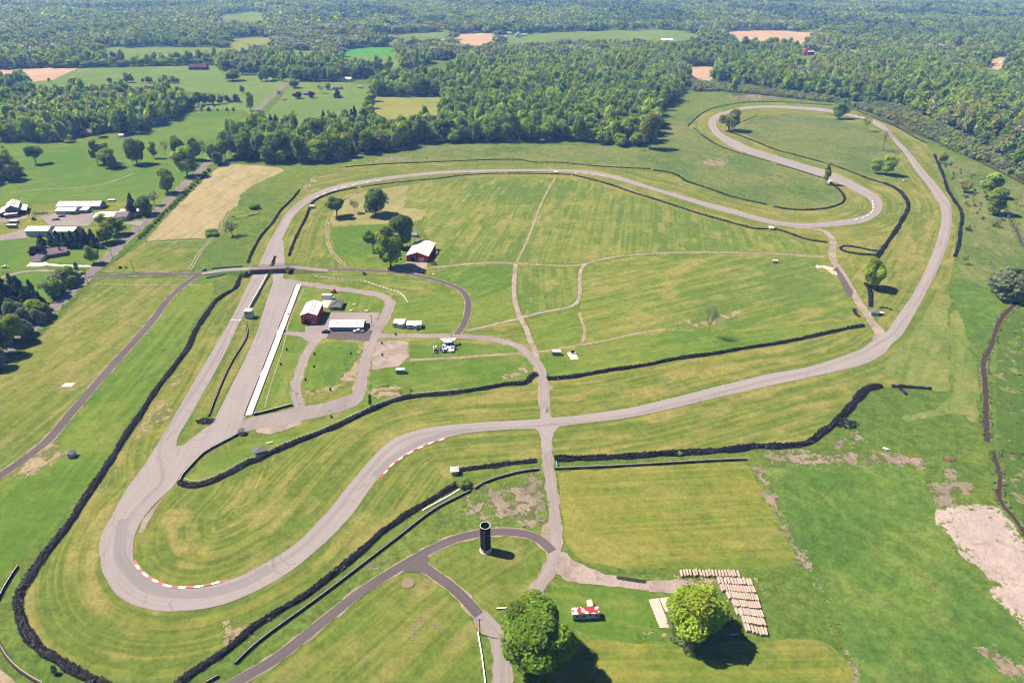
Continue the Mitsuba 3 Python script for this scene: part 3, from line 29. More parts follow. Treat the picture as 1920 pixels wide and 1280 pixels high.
D['clear']=[[[-1042.3,1367.1],[-1038.8,1362.2],[-1035.3,1357.3],[-1031.9,1352.4],[-1028.4,1347.6],[-938.9,1221.6],[-936.1,1217.6],[-933.2,1213.6],[-930.4,1209.7],[-927.7,1205.8],[-924.9,1201.9],[-922.1,1198.0],[-858.6,1209.3],[-812.0,1220.7],[-789.7,1244.3],[-810.2,1320.3],[-835.1,1409.3],[-836.4,1408.8],[-838.0,1414.5],[-839.3,1414.0],[-840.9,1419.8],[-842.2,1419.3],[-843.9,1425.1],[-845.2,1424.6],[-846.8,1430.5],[-848.1,1430.0],[-849.8,1435.8],[-851.1,1435.4],[-852.8,1441.3],[-980.7,1395.4],[-1049.4,1377.1],[-1045.8,1372.1]],[[-799.2,1260.4],[-819.7,1233.3],[-817.0,1229.0],[-814.4,1224.7],[-811.8,1220.4],[-809.2,1216.2],[-806.6,1211.9],[-804.0,1207.7],[-765.5,1145.2],[-763.2,1141.4],[-760.9,1137.6],[-758.6,1133.9],[-756.3,1130.2],[-754.0,1126.5],[-751.8,1122.8],[-668.5,1108.1],[-593.1,1122.8],[-509.5,1122.8],[-445.7,1108.1],[-397.3,1018.5],[-388.8,1061.6],[-412.7,1158.6],[-413.1,1159.1],[-414.0,1162.5],[-414.4,1162.9],[-415.2,1166.4],[-415.7,1166.8],[-416.5,1170.3],[-417.0,1170.8],[-417.8,1174.3],[-418.3,1174.7],[-419.1,1178.2],[-419.6,1178.7],[-420.4,1182.2],[-500.6,1269.7],[-552.9,1377.1],[-601.9,1473.5],[-804.3,1449.2],[-851.8,1441.3],[-821.4,1341.7]],[[-324.7,872.1],[-324.4,869.3],[-323.8,869.3],[-323.5,866.6],[-322.9,866.6],[-322.6,863.9],[-322.0,863.9],[-321.7,861.3],[-321.1,861.3],[-320.8,858.6],[-320.2,858.6],[-320.0,855.9],[-300.4,855.9],[-262.9,862.0],[-241.2,880.8],[-220.1,907.1],[-201.4,938.3],[-211.1,1036.1],[-224.3,1138.9],[-224.7,1140.6],[-225.1,1143.3],[-225.5,1145.1],[-225.9,1147.8],[-226.3,1149.6],[-226.7,1152.3],[-227.2,1154.1],[-227.5,1156.9],[-228.0,1158.7],[-228.4,1161.5],[-228.8,1163.3],[-229.2,1166.1],[-243.8,1221.6],[-294.1,1245.2],[-370.9,1257.3],[-363.5,1182.2],[-345.7,1050.1],[-334.8,961.0],[-325.4,872.1]],[[-498.7,1264.6],[-496.0,1261.5],[-496.9,1259.6],[-494.1,1256.5],[-495.0,1254.6],[-492.3,1251.5],[-493.2,1249.6],[-490.5,1246.6],[-491.4,1244.7],[-488.7,1241.7],[-489.6,1239.8],[-419.2,1162.2],[-403.8,1059.0],[-443.3,1059.0],[-468.9,1016.0],[-467.3,1013.0],[-467.4,1012.7],[-465.9,1009.6],[-466.0,1009.3],[-464.5,1006.3],[-464.6,1006.0],[-463.1,1003.0],[-463.2,1002.7],[-461.7,999.7],[-461.9,999.4],[-460.3,996.4],[-460.5,996.1],[-440.7,957.7],[-413.3,980.4],[-368.7,968.9],[-347.9,939.4],[-360.2,1046.2],[-375.6,1193.8],[-376.8,1196.8],[-376.9,1198.3],[-378.1,1201.3],[-378.3,1202.9],[-379.4,1205.9],[-379.6,1207.5],[-380.8,1210.6],[-381.0,1212.2],[-382.1,1215.2],[-382.3,1216.9],[-383.5,1219.9],[-383.7,1221.6],[-402.3,1269.7],[-470.5,1334.9],[-500.6,1269.7],[-497.8,1266.6]],[[-183.0,856.6],[-182.9,856.7],[-182.4,853.8],[-182.4,853.8],[-181.9,851.0],[-181.8,851.1],[-181.4,848.3],[-181.3,848.3],[-180.8,845.5],[-180.8,845.5],[-180.3,842.8],[-180.2,842.8],[-179.8,840.0],[-130.5,854.9],[-86.7,861.0],[-92.8,937.1],[-93.0,939.1],[-93.1,940.4],[-93.3,942.4],[-93.4,943.7],[-93.6,945.8],[-93.7,947.1],[-93.9,949.2],[-94.0,950.5],[-94.2,952.6],[-94.3,953.9],[-94.5,956.0],[-94.6,957.3],[-109.3,1112.6],[-222.3,1105.3],[-199.3,957.3]],[[-373.4,1592.8],[-372.4,1587.7],[-372.3,1587.7],[-371.3,1582.6],[-371.2,1582.6],[-370.1,1577.5],[-370.0,1577.6],[-369.0,1572.5],[-368.9,1572.6],[-367.9,1567.5],[-367.8,1567.6],[-366.8,1562.6],[-300.3,1590.5],[-245.3,1609.7],[-246.0,1615.0],[-246.8,1620.3],[-247.5,1625.6],[-248.3,1630.9],[-249.1,1636.3],[-249.9,1641.7],[-261.6,1723.5],[-262.5,1729.5],[-263.3,1735.5],[-264.2,1741.6],[-265.1,1747.7],[-265.9,1753.8],[-266.8,1760.0],[-281.9,1819.2],[-337.7,1801.0],[-406.6,1760.0],[-373.5,1592.8]],[[-372.2,1587.0],[-370.9,1581.3],[-371.0,1581.3],[-369.7,1575.7],[-369.7,1575.6],[-368.4,1570.0],[-368.5,1570.0],[-367.2,1564.4],[-367.2,1564.4],[-365.9,1558.9],[-366.0,1558.8],[-315.7,1344.2],[-259.0,1358.2],[-218.6,1409.3],[-230.6,1523.1],[-231.1,1526.1],[-231.4,1528.4],[-231.9,1531.4],[-232.1,1533.8],[-232.7,1536.8],[-232.9,1539.2],[-233.4,1542.2],[-233.7,1544.6],[-234.2,1547.7],[-234.5,1550.1],[-235.0,1553.2],[-235.2,1555.6],[-249.9,1641.7],[-305.8,1621.8],[-373.5,1592.8],[-372.2,1587.1]],[[-911.9,1590.9],[-910.7,1587.5],[-909.1,1585.6],[-907.8,1582.2],[-906.2,1580.3],[-905.0,1577.0],[-903.4,1575.1],[-902.2,1571.7],[-900.6,1569.9],[-899.4,1566.6],[-897.8,1564.7],[-896.6,1561.4],[-809.0,1458.3],[-709.9,1474.6],[-608.7,1491.2],[-544.1,1525.6],[-574.2,1658.3],[-575.1,1660.1],[-576.0,1664.1],[-577.0,1665.9],[-577.9,1669.9],[-578.9,1671.7],[-579.9,1675.8],[-580.8,1677.5],[-581.8,1681.7],[-582.8,1683.4],[-583.7,1687.6],[-584.7,1689.4],[-585.7,1693.5],[-622.6,1760.0],[-729.5,1807.0],[-862.6,1813.1],[-984.2,1783.2],[-913.5,1592.8]],[[-170.8,2132.2],[-169.9,2124.4],[-170.2,2124.3],[-169.3,2116.6],[-169.6,2116.4],[-168.7,2108.8],[-169.0,2108.6],[-168.1,2101.0],[-168.4,2100.9],[-167.5,2093.3],[-167.8,2093.2],[-118.0,1663.3],[-96.4,1663.3],[-53.7,1772.8],[-41.5,1923.8],[-36.6,2133.8],[-36.9,2133.8],[-36.8,2141.8],[-37.1,2141.8],[-36.9,2149.9],[-37.2,2149.8],[-37.0,2158.0],[-37.3,2157.9],[-37.2,2166.1],[-37.5,2166.1],[-37.3,2174.4],[-37.6,2174.3],[-37.4,2182.6],[-93.2,2174.0],[-171.4,2140.2],[-170.5,2132.4]],[[-33.2,2108.0],[-33.0,2100.5],[-33.1,2100.5],[-32.9,2093.1],[-33.0,2093.1],[-32.8,2085.7],[-32.8,2085.7],[-32.7,2078.4],[-32.7,2078.3],[-32.6,2071.1],[-32.6,2071.0],[-25.0,1728.5],[74.5,1717.5],[179.2,1774.0],[358.5,1774.0],[392.0,1751.0],[478.7,1846.6],[533.6,2040.2],[533.5,2040.7],[535.4,2047.3],[535.3,2047.8],[537.2,2054.4],[537.1,2054.9],[539.0,2061.6],[538.9,2062.1],[540.8,2068.8],[540.7,2069.3],[542.6,2076.1],[542.5,2076.6],[544.4,2083.4],[526.2,2165.5],[488.2,2281.9],[395.2,2310.5],[224.3,2244.8],[78.0,2182.6],[23.0,2148.6],[-33.3,2115.5],[-33.1,2108.0]],[[635.8,2209.5],[634.0,2201.6],[633.6,2201.4],[631.7,2193.5],[631.3,2193.3],[629.5,2185.5],[629.1,2185.2],[627.3,2177.5],[626.9,2177.2],[625.1,2169.5],[624.7,2169.3],[509.2,1674.8],[557.7,1674.8],[670.2,1751.1],[780.0,1939.0],[874.9,2127.4],[874.4,2128.0],[877.9,2135.0],[877.4,2135.7],[880.9,2142.7],[880.4,2143.4],[884.0,2150.5],[883.5,2151.1],[887.1,2158.3],[886.5,2158.9],[890.1,2166.1],[889.6,2166.8],[893.3,2174.0],[845.7,2235.7],[791.1,2263.2],[710.3,2263.2],[638.1,2217.8],[636.2,2209.8]],[[332.8,1432.0],[332.0,1426.7],[331.6,1426.7],[330.9,1421.4],[330.5,1421.4],[329.7,1416.2],[329.3,1416.1],[328.6,1411.0],[328.2,1410.9],[327.5,1405.8],[327.1,1405.7],[297.1,1198.2],[320.9,1187.1],[365.3,1307.3],[400.0,1417.1],[399.7,1417.1],[401.4,1422.4],[401.1,1422.3],[402.8,1427.6],[402.5,1427.6],[404.2,1433.0],[403.9,1432.9],[405.6,1438.3],[405.3,1438.3],[407.1,1443.8],[406.8,1443.7],[408.5,1449.2],[334.0,1437.3],[333.2,1432.0]],[[651.3,1719.6],[649.2,1713.1],[649.0,1713.1],[646.9,1706.6],[646.7,1706.6],[644.6,1700.2],[644.4,1700.2],[642.3,1693.8],[642.1,1693.9],[640.0,1687.5],[639.9,1687.6],[563.6,1456.7],[540.7,1365.8],[586.5,1380.2],[633.8,1456.7],[669.2,1532.6],[669.4,1533.7],[671.3,1537.9],[671.5,1539.0],[673.5,1543.2],[673.7,1544.3],[675.7,1548.5],[675.9,1549.6],[677.9,1553.9],[678.1,1555.0],[680.1,1559.3],[680.3,1560.4],[682.3,1564.7],[700.1,1651.8],[694.4,1715.2],[653.7,1726.2],[651.5,1719.6]],[[874.8,1372.0],[872.2,1367.1],[871.8,1366.9],[869.2,1362.1],[868.8,1361.8],[866.2,1357.1],[865.8,1356.8],[863.3,1352.1],[862.9,1351.9],[860.3,1347.2],[859.9,1346.9],[788.3,1214.4],[754.2,1133.7],[781.7,1143.9],[851.8,1243.7],[923.7,1353.9],[923.6,1354.0],[926.8,1358.9],[926.8,1358.9],[930.0,1363.9],[930.0,1364.0],[933.2,1369.0],[933.2,1369.0],[936.5,1374.1],[936.4,1374.1],[939.7,1379.2],[939.7,1379.2],[943.0,1384.3],[926.3,1406.6],[877.8,1377.1],[875.2,1372.2]],[[916.1,1406.5],[913.2,1402.0],[913.3,1401.9],[910.4,1397.4],[910.5,1397.3],[907.6,1392.9],[907.7,1392.7],[904.9,1388.4],[905.0,1388.2],[902.1,1383.9],[902.3,1383.7],[899.4,1379.4],[910.7,1365.0],[974.1,1439.9],[1050.2,1549.4],[1049.9,1549.6],[1053.7,1555.0],[1053.5,1555.1],[1057.2,1560.6],[1057.0,1560.7],[1060.8,1566.2],[1060.6,1566.4],[1064.4,1571.9],[1064.2,1572.0],[1068.1,1577.6],[1067.9,1577.7],[1071.7,1583.3],[1058.1,1592.8],[1001.2,1537.6],[916.0,1406.6]],[[-1145.8,2932.9],[-1141.7,2922.8],[-1141.8,2922.5],[-1137.8,2912.4],[-1137.9,2912.1],[-1133.9,2902.1],[-1134.0,2901.7],[-1130.0,2891.8],[-1130.1,2891.5],[-1126.2,2881.6],[-1126.3,2881.3],[-882.9,2271.3],[-813.0,2328.6],[-830.1,2541.5],[-935.0,2941.5],[-935.7,2942.2],[-938.3,2952.1],[-938.9,2952.8],[-941.5,2962.8],[-942.2,2963.5],[-944.9,2973.5],[-945.5,2974.3],[-948.2,2984.3],[-948.9,2985.1],[-951.5,2995.2],[-952.2,2996.0],[-954.9,3006.2],[-1073.4,3139.8],[-1120.8,3055.0],[-1149.8,2943.5],[-1145.7,2933.3]],[[-763.1,1999.8],[-760.4,1992.7],[-760.5,1992.6],[-757.8,1985.6],[-757.9,1985.5],[-755.3,1978.5],[-755.4,1978.4],[-752.7,1971.4],[-752.8,1971.4],[-750.2,1964.5],[-750.3,1964.4],[-635.7,1662.5],[-560.4,1683.4],[-579.6,1819.7],[-581.4,1825.2],[-581.5,1825.8],[-583.2,1831.3],[-583.3,1831.8],[-585.1,1837.4],[-585.2,1838.0],[-586.9,1843.6],[-587.0,1844.1],[-588.8,1849.8],[-588.9,1850.3],[-590.7,1856.0],[-590.8,1856.6],[-648.2,2037.0],[-717.9,2044.6],[-765.8,2007.1],[-763.1,1999.9]],[[1038.5,1776.8],[1035.6,1770.9],[1035.0,1770.4],[1032.1,1764.5],[1031.4,1764.0],[1028.6,1758.2],[1028.0,1757.7],[1025.1,1751.9],[1024.5,1751.5],[1021.7,1745.7],[1021.0,1745.3],[906.7,1508.8],[923.2,1508.8],[1004.0,1619.0],[1007.1,1624.3],[1010.3,1629.8],[1013.5,1635.2],[1016.7,1640.7],[1019.9,1646.3],[1023.2,1651.8],[1091.1,1768.1],[1094.9,1774.5],[1098.6,1780.9],[1102.4,1787.4],[1106.2,1793.9],[1110.0,1800.5],[1113.9,1807.0],[1084.7,1813.1],[1042.0,1783.2],[1039.2,1777.2]],[[785.5,1736.7],[783.5,1731.0],[782.8,1730.6],[780.9,1724.9],[780.2,1724.5],[778.3,1718.9],[777.6,1718.4],[775.7,1712.8],[775.1,1712.4],[773.2,1706.9],[772.5,1706.4],[710.9,1526.1],[751.6,1562.0],[818.2,1701.0],[818.1,1701.2],[820.9,1707.0],[820.8,1707.1],[823.6,1713.0],[823.5,1713.1],[826.3,1719.0],[826.3,1719.1],[829.1,1725.0],[829.0,1725.2],[831.9,1731.1],[831.8,1731.3],[834.6,1737.3],[822.1,1765.7],[788.1,1742.9],[786.1,1737.2]],[[-386.5,2076.1],[-384.3,2070.0],[-385.2,2068.9],[-383.0,2062.8],[-384.0,2061.7],[-381.8,2055.7],[-382.7,2054.6],[-380.5,2048.6],[-381.4,2047.5],[-379.3,2041.5],[-380.2,2040.5],[-291.7,1797.8],[-220.4,1797.8],[-157.6,1822.1],[-161.5,2010.5],[-162.0,2015.3],[-162.0,2017.4],[-162.5,2022.1],[-162.5,2024.2],[-163.0,2029.1],[-163.1,2031.2],[-163.5,2036.0],[-163.6,2038.1],[-164.1,2043.0],[-164.1,2045.2],[-164.6,2050.1],[-164.7,2052.2],[-184.9,2254.0],[-249.5,2182.6],[-330.3,2148.6],[-387.8,2083.4],[-385.6,2077.2]],[[-512.8,1709.0],[-511.0,1702.9],[-511.1,1702.8],[-509.3,1696.8],[-509.4,1696.7],[-507.5,1690.8],[-507.6,1690.7],[-505.8,1684.7],[-505.9,1684.6],[-504.1,1678.8],[-504.2,1678.7],[-436.4,1458.0],[-397.9,1474.2],[-427.3,1637.6],[-428.0,1639.4],[-428.7,1643.3],[-429.4,1645.1],[-430.1,1649.1],[-430.8,1650.9],[-431.6,1654.9],[-432.3,1656.7],[-433.0,1660.7],[-433.7,1662.5],[-434.4,1666.5],[-435.1,1668.4],[-435.9,1672.4],[-470.1,1760.0],[-514.6,1715.2],[-512.7,1709.1]]]
D['scrub']=[[[484.1,1016.0],[493.4,932.0],[486.7,807.7],[480.3,737.1],[487.5,693.0],[482.1,631.4],[479.7,581.8],[517.1,635.0],[496.6,653.4],[506.2,714.5],[526.8,796.8],[538.1,884.8],[551.9,991.8],[526.2,1032.8]],[[306.0,1257.3],[343.1,1221.6],[411.7,1155.5],[482.4,1077.1],[491.6,1024.4],[469.6,1045.7],[395.2,1105.3],[331.7,1145.2],[289.2,1145.2]],[[445.1,714.5],[449.1,682.7],[446.8,635.0],[394.9,515.0],[374.6,502.7],[376.6,541.2],[406.8,617.5]]]
D['creek']=[5.0,[[475.0,1059.0],[491.1,1028.6],[491.1,957.3],[484.7,872.1],[487.9,807.7],[485.4,756.1],[484.0,714.5],[481.7,676.7],[476.3,622.7],[471.1,569.7]]]
D['ditch']={"ditch":[2.6,[[377.1,433.4],[369.7,458.1],[380.5,485.2],[397.7,521.4],[416.6,559.4]]],"ditch_001":[3.0,[[375.2,433.4],[328.0,394.1],[314.8,380.7],[302.0,369.5],[286.7,355.3],[274.7,341.9],[262.6,326.3],[257.7,319.8],[250.2,311.2],[242.6,301.9],[235.3,288.9],[225.7,272.1],[216.0,255.9],[208.2,242.5],[204.2,235.7]]],"ditch_002":[2.3,[[202.5,228.7],[198.8,220.0],[194.2,210.8],[188.9,203.0],[186.2,196.1],[186.2,191.0],[184.4,180.9],[182.2,166.8]]],"ditch_003":[1.0,[[203.1,229.1],[208.1,227.6],[214.1,225.9],[221.3,224.1]]]}
D['tyre']=[[2.7,1.3,[[-177.0,420.5],[-178.1,413.4],[-174.8,394.1],[-176.1,388.5],[-178.9,380.7],[-180.1,370.9],[-179.1,360.1],[-177.9,345.2],[-175.2,327.5],[-173.6,321.0],[-172.2,303.5],[-171.7,287.9],[-171.0,272.1],[-169.0,254.6],[-168.4,242.5],[-166.3,226.9],[-165.1,214.0],[-164.3,204.5],[-163.3,194.1],[-162.7,191.3],[-162.4,183.1],[-162.4,174.1],[-162.0,165.4],[-161.2,159.4],[-160.7,155.1],[-157.4,149.2],[-151.8,142.7],[-145.9,137.4],[-140.0,133.5],[-134.3,130.7],[-128.3,127.7],[-122.1,125.0],[-115.0,121.7]],"long winding black tyre wall down the left of the front straight and round the hairpin"],[2.3,1.2,[[-95.7,122.5],[-94.7,123.8],[-91.7,127.5],[-87.1,131.9],[-83.3,137.0],[-79.8,142.4],[-75.5,146.7],[-69.6,151.9],[-64.6,157.2],[-59.5,164.0],[-54.2,171.1],[-50.6,176.6],[-46.9,182.5],[-42.7,187.1],[-38.5,192.1],[-34.9,195.5],[-29.4,200.8],[-24.6,205.4],[-20.5,208.9]],"long black tyre wall outside the hairpin exit beside the silo drive"],[2.0,1.1,[[-22.1,216.6],[-17.4,217.6],[-12.0,218.6],[-3.9,220.3],[2.2,221.4],[9.9,222.7]],"short black tyre wall running right from the small white hut below the crossing"],[3.2,1.3,[[17.7,224.1],[33.2,224.5],[50.1,225.9],[67.1,227.6],[84.3,229.1],[97.2,230.9],[102.1,232.3],[108.9,232.3],[117.5,232.7],[126.9,234.9],[135.4,241.8],[146.0,250.5],[157.1,262.3],[164.2,269.8],[171.1,276.8],[179.4,279.6]],"broad black tyre wall between the back straight and the south hayfield"],[1.9,1.0,[[184.6,279.6],[191.9,278.7],[202.2,277.2]],"short straight black tyre wall standing alone right of the broad one"],[1.6,0.8,[[187.5,278.2],[187.9,275.4],[187.8,271.7]],"stub of black tyres slanting off the short lone tyre wall"],[2.2,1.2,[[17.4,285.9],[33.2,288.9],[50.4,294.5],[68.2,299.2],[86.6,306.2],[105.2,310.6],[120.7,315.7],[137.8,320.4],[152.4,325.1],[171.3,332.4],[189.0,339.4],[199.2,342.6]],"straight black tyre wall on the infield side of the back straight"],[2.6,1.3,[[12.3,290.4],[9.8,288.4],[7.1,283.0],[0.0,281.5],[-14.2,277.2],[-33.1,272.6],[-48.7,269.8],[-57.4,265.4],[-63.9,260.1],[-70.8,253.8],[-78.1,246.5],[-87.9,238.7],[-97.3,231.2],[-103.3,225.2],[-105.8,222.7],[-107.8,222.0],[-114.7,214.0],[-120.3,209.2],[-125.5,207.3],[-131.5,209.2]],"long black tyre wall below the paddock with white half tyres along its back"],[1.9,1.1,[[-192.3,605.8],[-191.1,574.2],[-191.7,545.3],[-189.0,515.0],[-188.9,490.9],[-186.4,468.6],[-184.3,453.0],[-181.0,435.3]],"black tyre wall on the outside of the bend above the bridge"],[1.9,1.1,[[-141.5,614.1],[-158.0,600.8],[-166.5,586.5],[-170.6,569.7],[-168.7,548.1],[-165.7,525.2],[-163.0,496.8],[-160.1,471.9],[-156.4,448.0]],"black tyre wall on the inside of the bend above the bridge"],[1.3,1.0,[[-138.4,615.8],[-114.4,627.9],[-90.6,636.8],[-66.2,645.9],[-41.4,657.2],[0.0,661.9],[26.0,661.0],[41.5,660.0],[56.8,656.2]],"thin black tyre wall along the inside of the far sweeper"],[1.6,1.0,[[59.3,655.3],[87.0,627.9],[107.5,599.2],[131.3,569.7],[153.0,539.8],[169.8,521.4],[181.7,508.8],[191.4,502.7],[202.5,502.7],[213.1,488.6],[222.0,478.4],[231.3,474.0]],"black tyre wall between the plateau field and the descending far straight"],[1.5,1.0,[[-167.8,684.8],[-146.3,693.0],[-119.6,699.3],[-65.7,707.9],[8.9,714.5],[19.8,705.7],[45.6,703.6],[81.0,690.9],[137.2,678.7]],"thin black tyre wall in the grass in front of the central wood"],[1.7,1.0,[[140.4,672.7],[154.1,664.8],[160.6,653.4],[164.2,635.0],[176.6,614.1],[193.2,586.5],[216.7,563.8]],"black tyre wall on the near side of the pond mound meadow"],[1.8,1.0,[[220.7,558.0],[231.6,550.9],[246.2,549.5],[263.0,553.7],[279.4,565.3],[289.9,580.3],[295.6,602.5],[297.2,619.2],[296.5,629.7]],"hooked black tyre wall round the tip of the rough oval meadow"],[1.2,0.9,[[270.1,697.2],[283.9,672.7],[296.5,645.9]],"short thin black tyre wall just before the poplar in the S bends"],[1.3,0.9,[[225.8,872.1],[230.7,788.9],[243.8,747.7],[266.4,705.7]],"thin black tyre wall below the far left hairpin of the S bends"],[1.4,1.0,[[221.3,881.6],[250.1,946.3],[284.3,1003.8],[318.0,1032.8],[357.4,1052.3],[399.1,1050.1],[431.1,1037.1],[462.4,1024.4]],"thin black tyre wall arching over the far left hairpin"],[1.5,1.0,[[480.0,999.8],[479.8,928.4],[480.1,872.1],[473.6,815.9],[471.8,788.9]],"black tyre wall between the far bend and the creek"],[2.3,1.2,[[451.6,734.8],[434.5,695.1],[413.7,647.8],[394.8,607.4],[379.0,565.3],[367.3,537.1],[348.3,506.4],[339.0,490.9],[321.6,463.3],[309.5,446.0]],"ragged black tyre wall outside the sweep at the right edge"],[1.6,1.0,[[264.6,844.6],[279.0,799.5],[289.7,758.5],[304.2,732.4],[321.6,699.3],[332.7,670.7],[339.2,642.2],[347.2,626.2]],"black tyre wall along the inside of the S bends"],[3.1,1.3,[[347.2,626.2],[349.3,607.4],[344.7,585.7],[335.4,560.9],[314.3,527.8],[295.2,500.3],[271.9,468.6],[257.1,448.0],[251.0,438.2]],"thick black tyre wall hooking down behind the white kerbed bend"],[1.2,0.9,[[329.2,949.9],[299.8,911.2],[276.7,878.4]],"short black tyre stub beside the olive tree at the far left hairpin"],[1.7,1.0,[[260.5,456.0],[251.5,462.3],[240.7,466.5],[236.1,460.2],[239.1,454.0],[255.7,449.0]],"narrow closed loop of black tyres beside the thick hooking wall"],[2.3,1.2,[[227.0,400.6],[224.6,390.1],[214.5,367.3]],"short stubby black tyre wall at the foot of the yellow green tree"],[1.1,0.9,[[219.5,365.8],[223.3,365.1],[225.1,362.3]],"low black tyre row below the stubby wall by the right sweep"],[1.5,1.0,[[203.3,363.7],[201.5,358.0],[201.8,353.9]],"small black tyre heap at the left edge of the dirt corner road"],[1.6,1.1,[[-165.6,446.0],[-164.3,438.2],[-162.4,429.7]],"small wedge of black tyres splitting pit lane from straight at the bridge"],[1.3,1.0,[[-160.1,415.2],[-158.7,399.8],[-157.4,385.3],[-156.2,372.4],[-155.5,363.7]],"dark tyre wall with white top rail between straight and pit lane"]]
D['heap']=[[[-137.4,250.5],4.2,2.2,"flat oval heap of black tyres at the lower end of the pit wall island"],[[148.7,248.5],6.0,3.5,"loose pile of scrap tyres behind the broad tyre wall"]]
D['rail']=[[0.95,0.7,[[17.3,217.3],[32.6,218.3],[46.2,219.3],[65.8,221.0],[81.5,222.4],[97.2,223.4]],"concrete","barrier with shade darkened face and pale top along the top of the south hayfield"],[0.95,0.7,[[-14.6,205.4],[-10.6,209.2],[-5.3,212.0],[0.0,214.3],[5.4,216.0],[11.0,217.0]],"concrete","curved shade darkened barrier with pale top left of the south crossing road"],[0.95,0.7,[[-16.4,204.2],[-23.1,199.1],[-29.7,193.5],[-39.4,181.7],[-47.0,172.3],[-54.7,162.8],[-61.7,154.4],[-68.9,146.1],[-77.4,136.1],[-81.4,129.3]],"concrete","long shade darkened barrier with pale top between the hairpin tyre wall and the silo drive"],[0.95,0.7,[[-84.7,125.5],[-86.1,124.3],[-88.2,122.7]],"concrete","short barrier piece with pale top at the bottom left of the silo drive"],[0.95,0.6,[[-168.4,166.3],[-168.1,163.1],[-167.6,159.4],[-166.8,155.5],[-165.7,151.2]],"dark","dark straight barrier at the left edge above the corner tyre wall"],[1.0,0.7,[[-156.6,137.4],[-149.9,131.6],[-144.8,128.1],[-139.0,125.0],[-133.8,122.7]],"concrete","white curved barrier in the bottom left corner"],[0.6,0.35,[[-10.5,140.2],[-9.6,135.5],[-8.6,130.1],[-7.6,123.0]],"white","thin white rail beside the concrete drive below the utility pole"],[0.4,0.5,[[-33.7,193.5],[-28.5,197.9],[-23.7,202.0],[-18.5,207.3]],"white","white pipe lying along the outside of the hairpin exit tyre wall"],[0.9,0.6,[[-153.2,348.5],[-146.1,330.0],[-144.8,310.1],[-142.7,286.9],[-140.2,269.8],[-137.6,254.2]],"concrete","slim shade darkened guard wall with pale top on the grass island below the timing tower"],[1.0,0.7,[[-118.9,241.4],[-123.6,235.3],[-129.3,227.6],[-130.9,220.7],[-132.3,213.0],[-132.1,209.5]],"dark","dark barrier with pale top round the pit exit"],[1.0,0.8,[[-117.5,255.4],[-112.3,257.6],[-107.1,260.5],[-101.9,263.2]],"dark","short dark barrier across the bottom of the pit lawn"],[1.1,0.3,[[-201.7,424.6],[-192.5,426.9],[-182.4,428.7]],"teal","teal guard rail on the far side of the bridge ramp"],[1.0,0.3,[[-199.6,409.1],[-194.0,411.7],[-188.4,415.6]],"teal","teal guard rail on the near side of the bridge ramp"]]
D['jersey']=[[-129.3,411.7],[-121.8,409.5],[-114.4,407.4],[-105.3,405.7],[-96.4,404.0],[-86.8,398.2],[-77.2,391.7],[-69.7,386.1],[-65.3,378.4],[-62.9,372.4]]
D['tyredots']=[[-146.4,569.7],[-144.4,581.8],[-139.6,592.8],[-131.6,605.8],[-122.6,612.4],[-112.7,617.5],[-101.4,624.4],[-88.2,629.7]]
D['kerb']=[[[-129.9,169.0],[-128.1,166.8],[-126.1,164.9],[-123.8,163.1],[-121.4,161.6],[-119.1,160.3],[-116.9,159.3],[-114.5,158.3],[-111.9,157.7],[-109.3,157.4],[-106.9,157.4],[-104.3,157.7],[-101.9,158.1],[-99.5,158.9],[-97.2,159.7],[-94.8,160.6]],[[-52.4,212.0],[-51.5,214.7],[-50.5,217.0],[-49.7,219.3],[-48.3,221.5],[-46.8,223.4],[-45.3,225.5],[-43.6,227.3],[-41.8,229.1],[-40.0,230.7],[-37.9,232.3],[-35.8,233.8],[-33.7,235.3],[-31.5,236.4],[-29.3,237.7],[-27.3,239.1]]]
D['wkerb']=[[[311.1,574.2],[307.4,565.3],[302.9,555.1],[298.4,546.7],[292.6,538.5],[287.1,533.1],[281.5,529.2],[275.7,525.9],[270.3,523.3]],[[-172.7,583.4],[-168.4,594.4],[-163.3,603.3],[-156.1,614.1],[-148.1,622.7],[-139.4,628.8],[-130.4,634.1],[-118.8,640.4]],[[59.9,662.9],[67.7,661.9],[75.2,659.1],[82.5,655.3],[92.2,649.6]],[[459.0,949.9],[463.0,942.7],[466.7,932.0],[467.1,914.6]]]
D['patch']=[[4.0,[[-143.7,189.0],[-139.9,179.1],[-135.9,171.1],[-130.3,165.1],[-123.3,159.9],[-115.4,156.1],[-107.8,154.6],[-101.8,154.8],[-93.8,156.8],[-85.8,161.9],[-82.2,165.8]]],[3.0,[[-55.4,213.0],[-50.6,222.4],[-43.7,231.2],[-35.7,237.7],[-24.6,242.7],[-17.6,244.5]]]]
D['fence']=[[[-276.3,479.6],[-275.0,459.1],[-273.2,442.0],[-272.6,428.7],[-272.0,420.5]],[[-270.8,405.7],[-267.1,376.9],[-263.4,348.5],[-260.6,323.9],[-258.7,307.3],[-257.0,291.9],[-254.1,272.1]]]
D['poles']=[[[-276.4,441.1],7.9],[[-252.5,421.4],8.0],[[-271.5,400.6],10.4],[[-263.9,347.2],5.8],[[-265.2,347.8],5.8],[[-298.1,592.8],9.1],[[-291.7,538.5],9.0],[[-9.8,139.5],7.2],[[-79.1,341.9],7.5],[[-32.1,319.8],6.9]]
D['barrels']=[[-103.6,310.1],[-84.7,310.6],[-100.6,297.1],[-101.7,284.9],[-87.3,275.8],[-70.2,321.5],[-67.9,309.0],[-81.6,253.4],[-130.5,356.0],[-126.7,335.5],[-119.5,314.6],[-118.2,299.7],[-28.1,320.4],[-64.3,331.8]]
D['tables']=[[-94.9,369.5],[-95.2,361.5],[-85.9,360.8],[-110.1,365.1]]
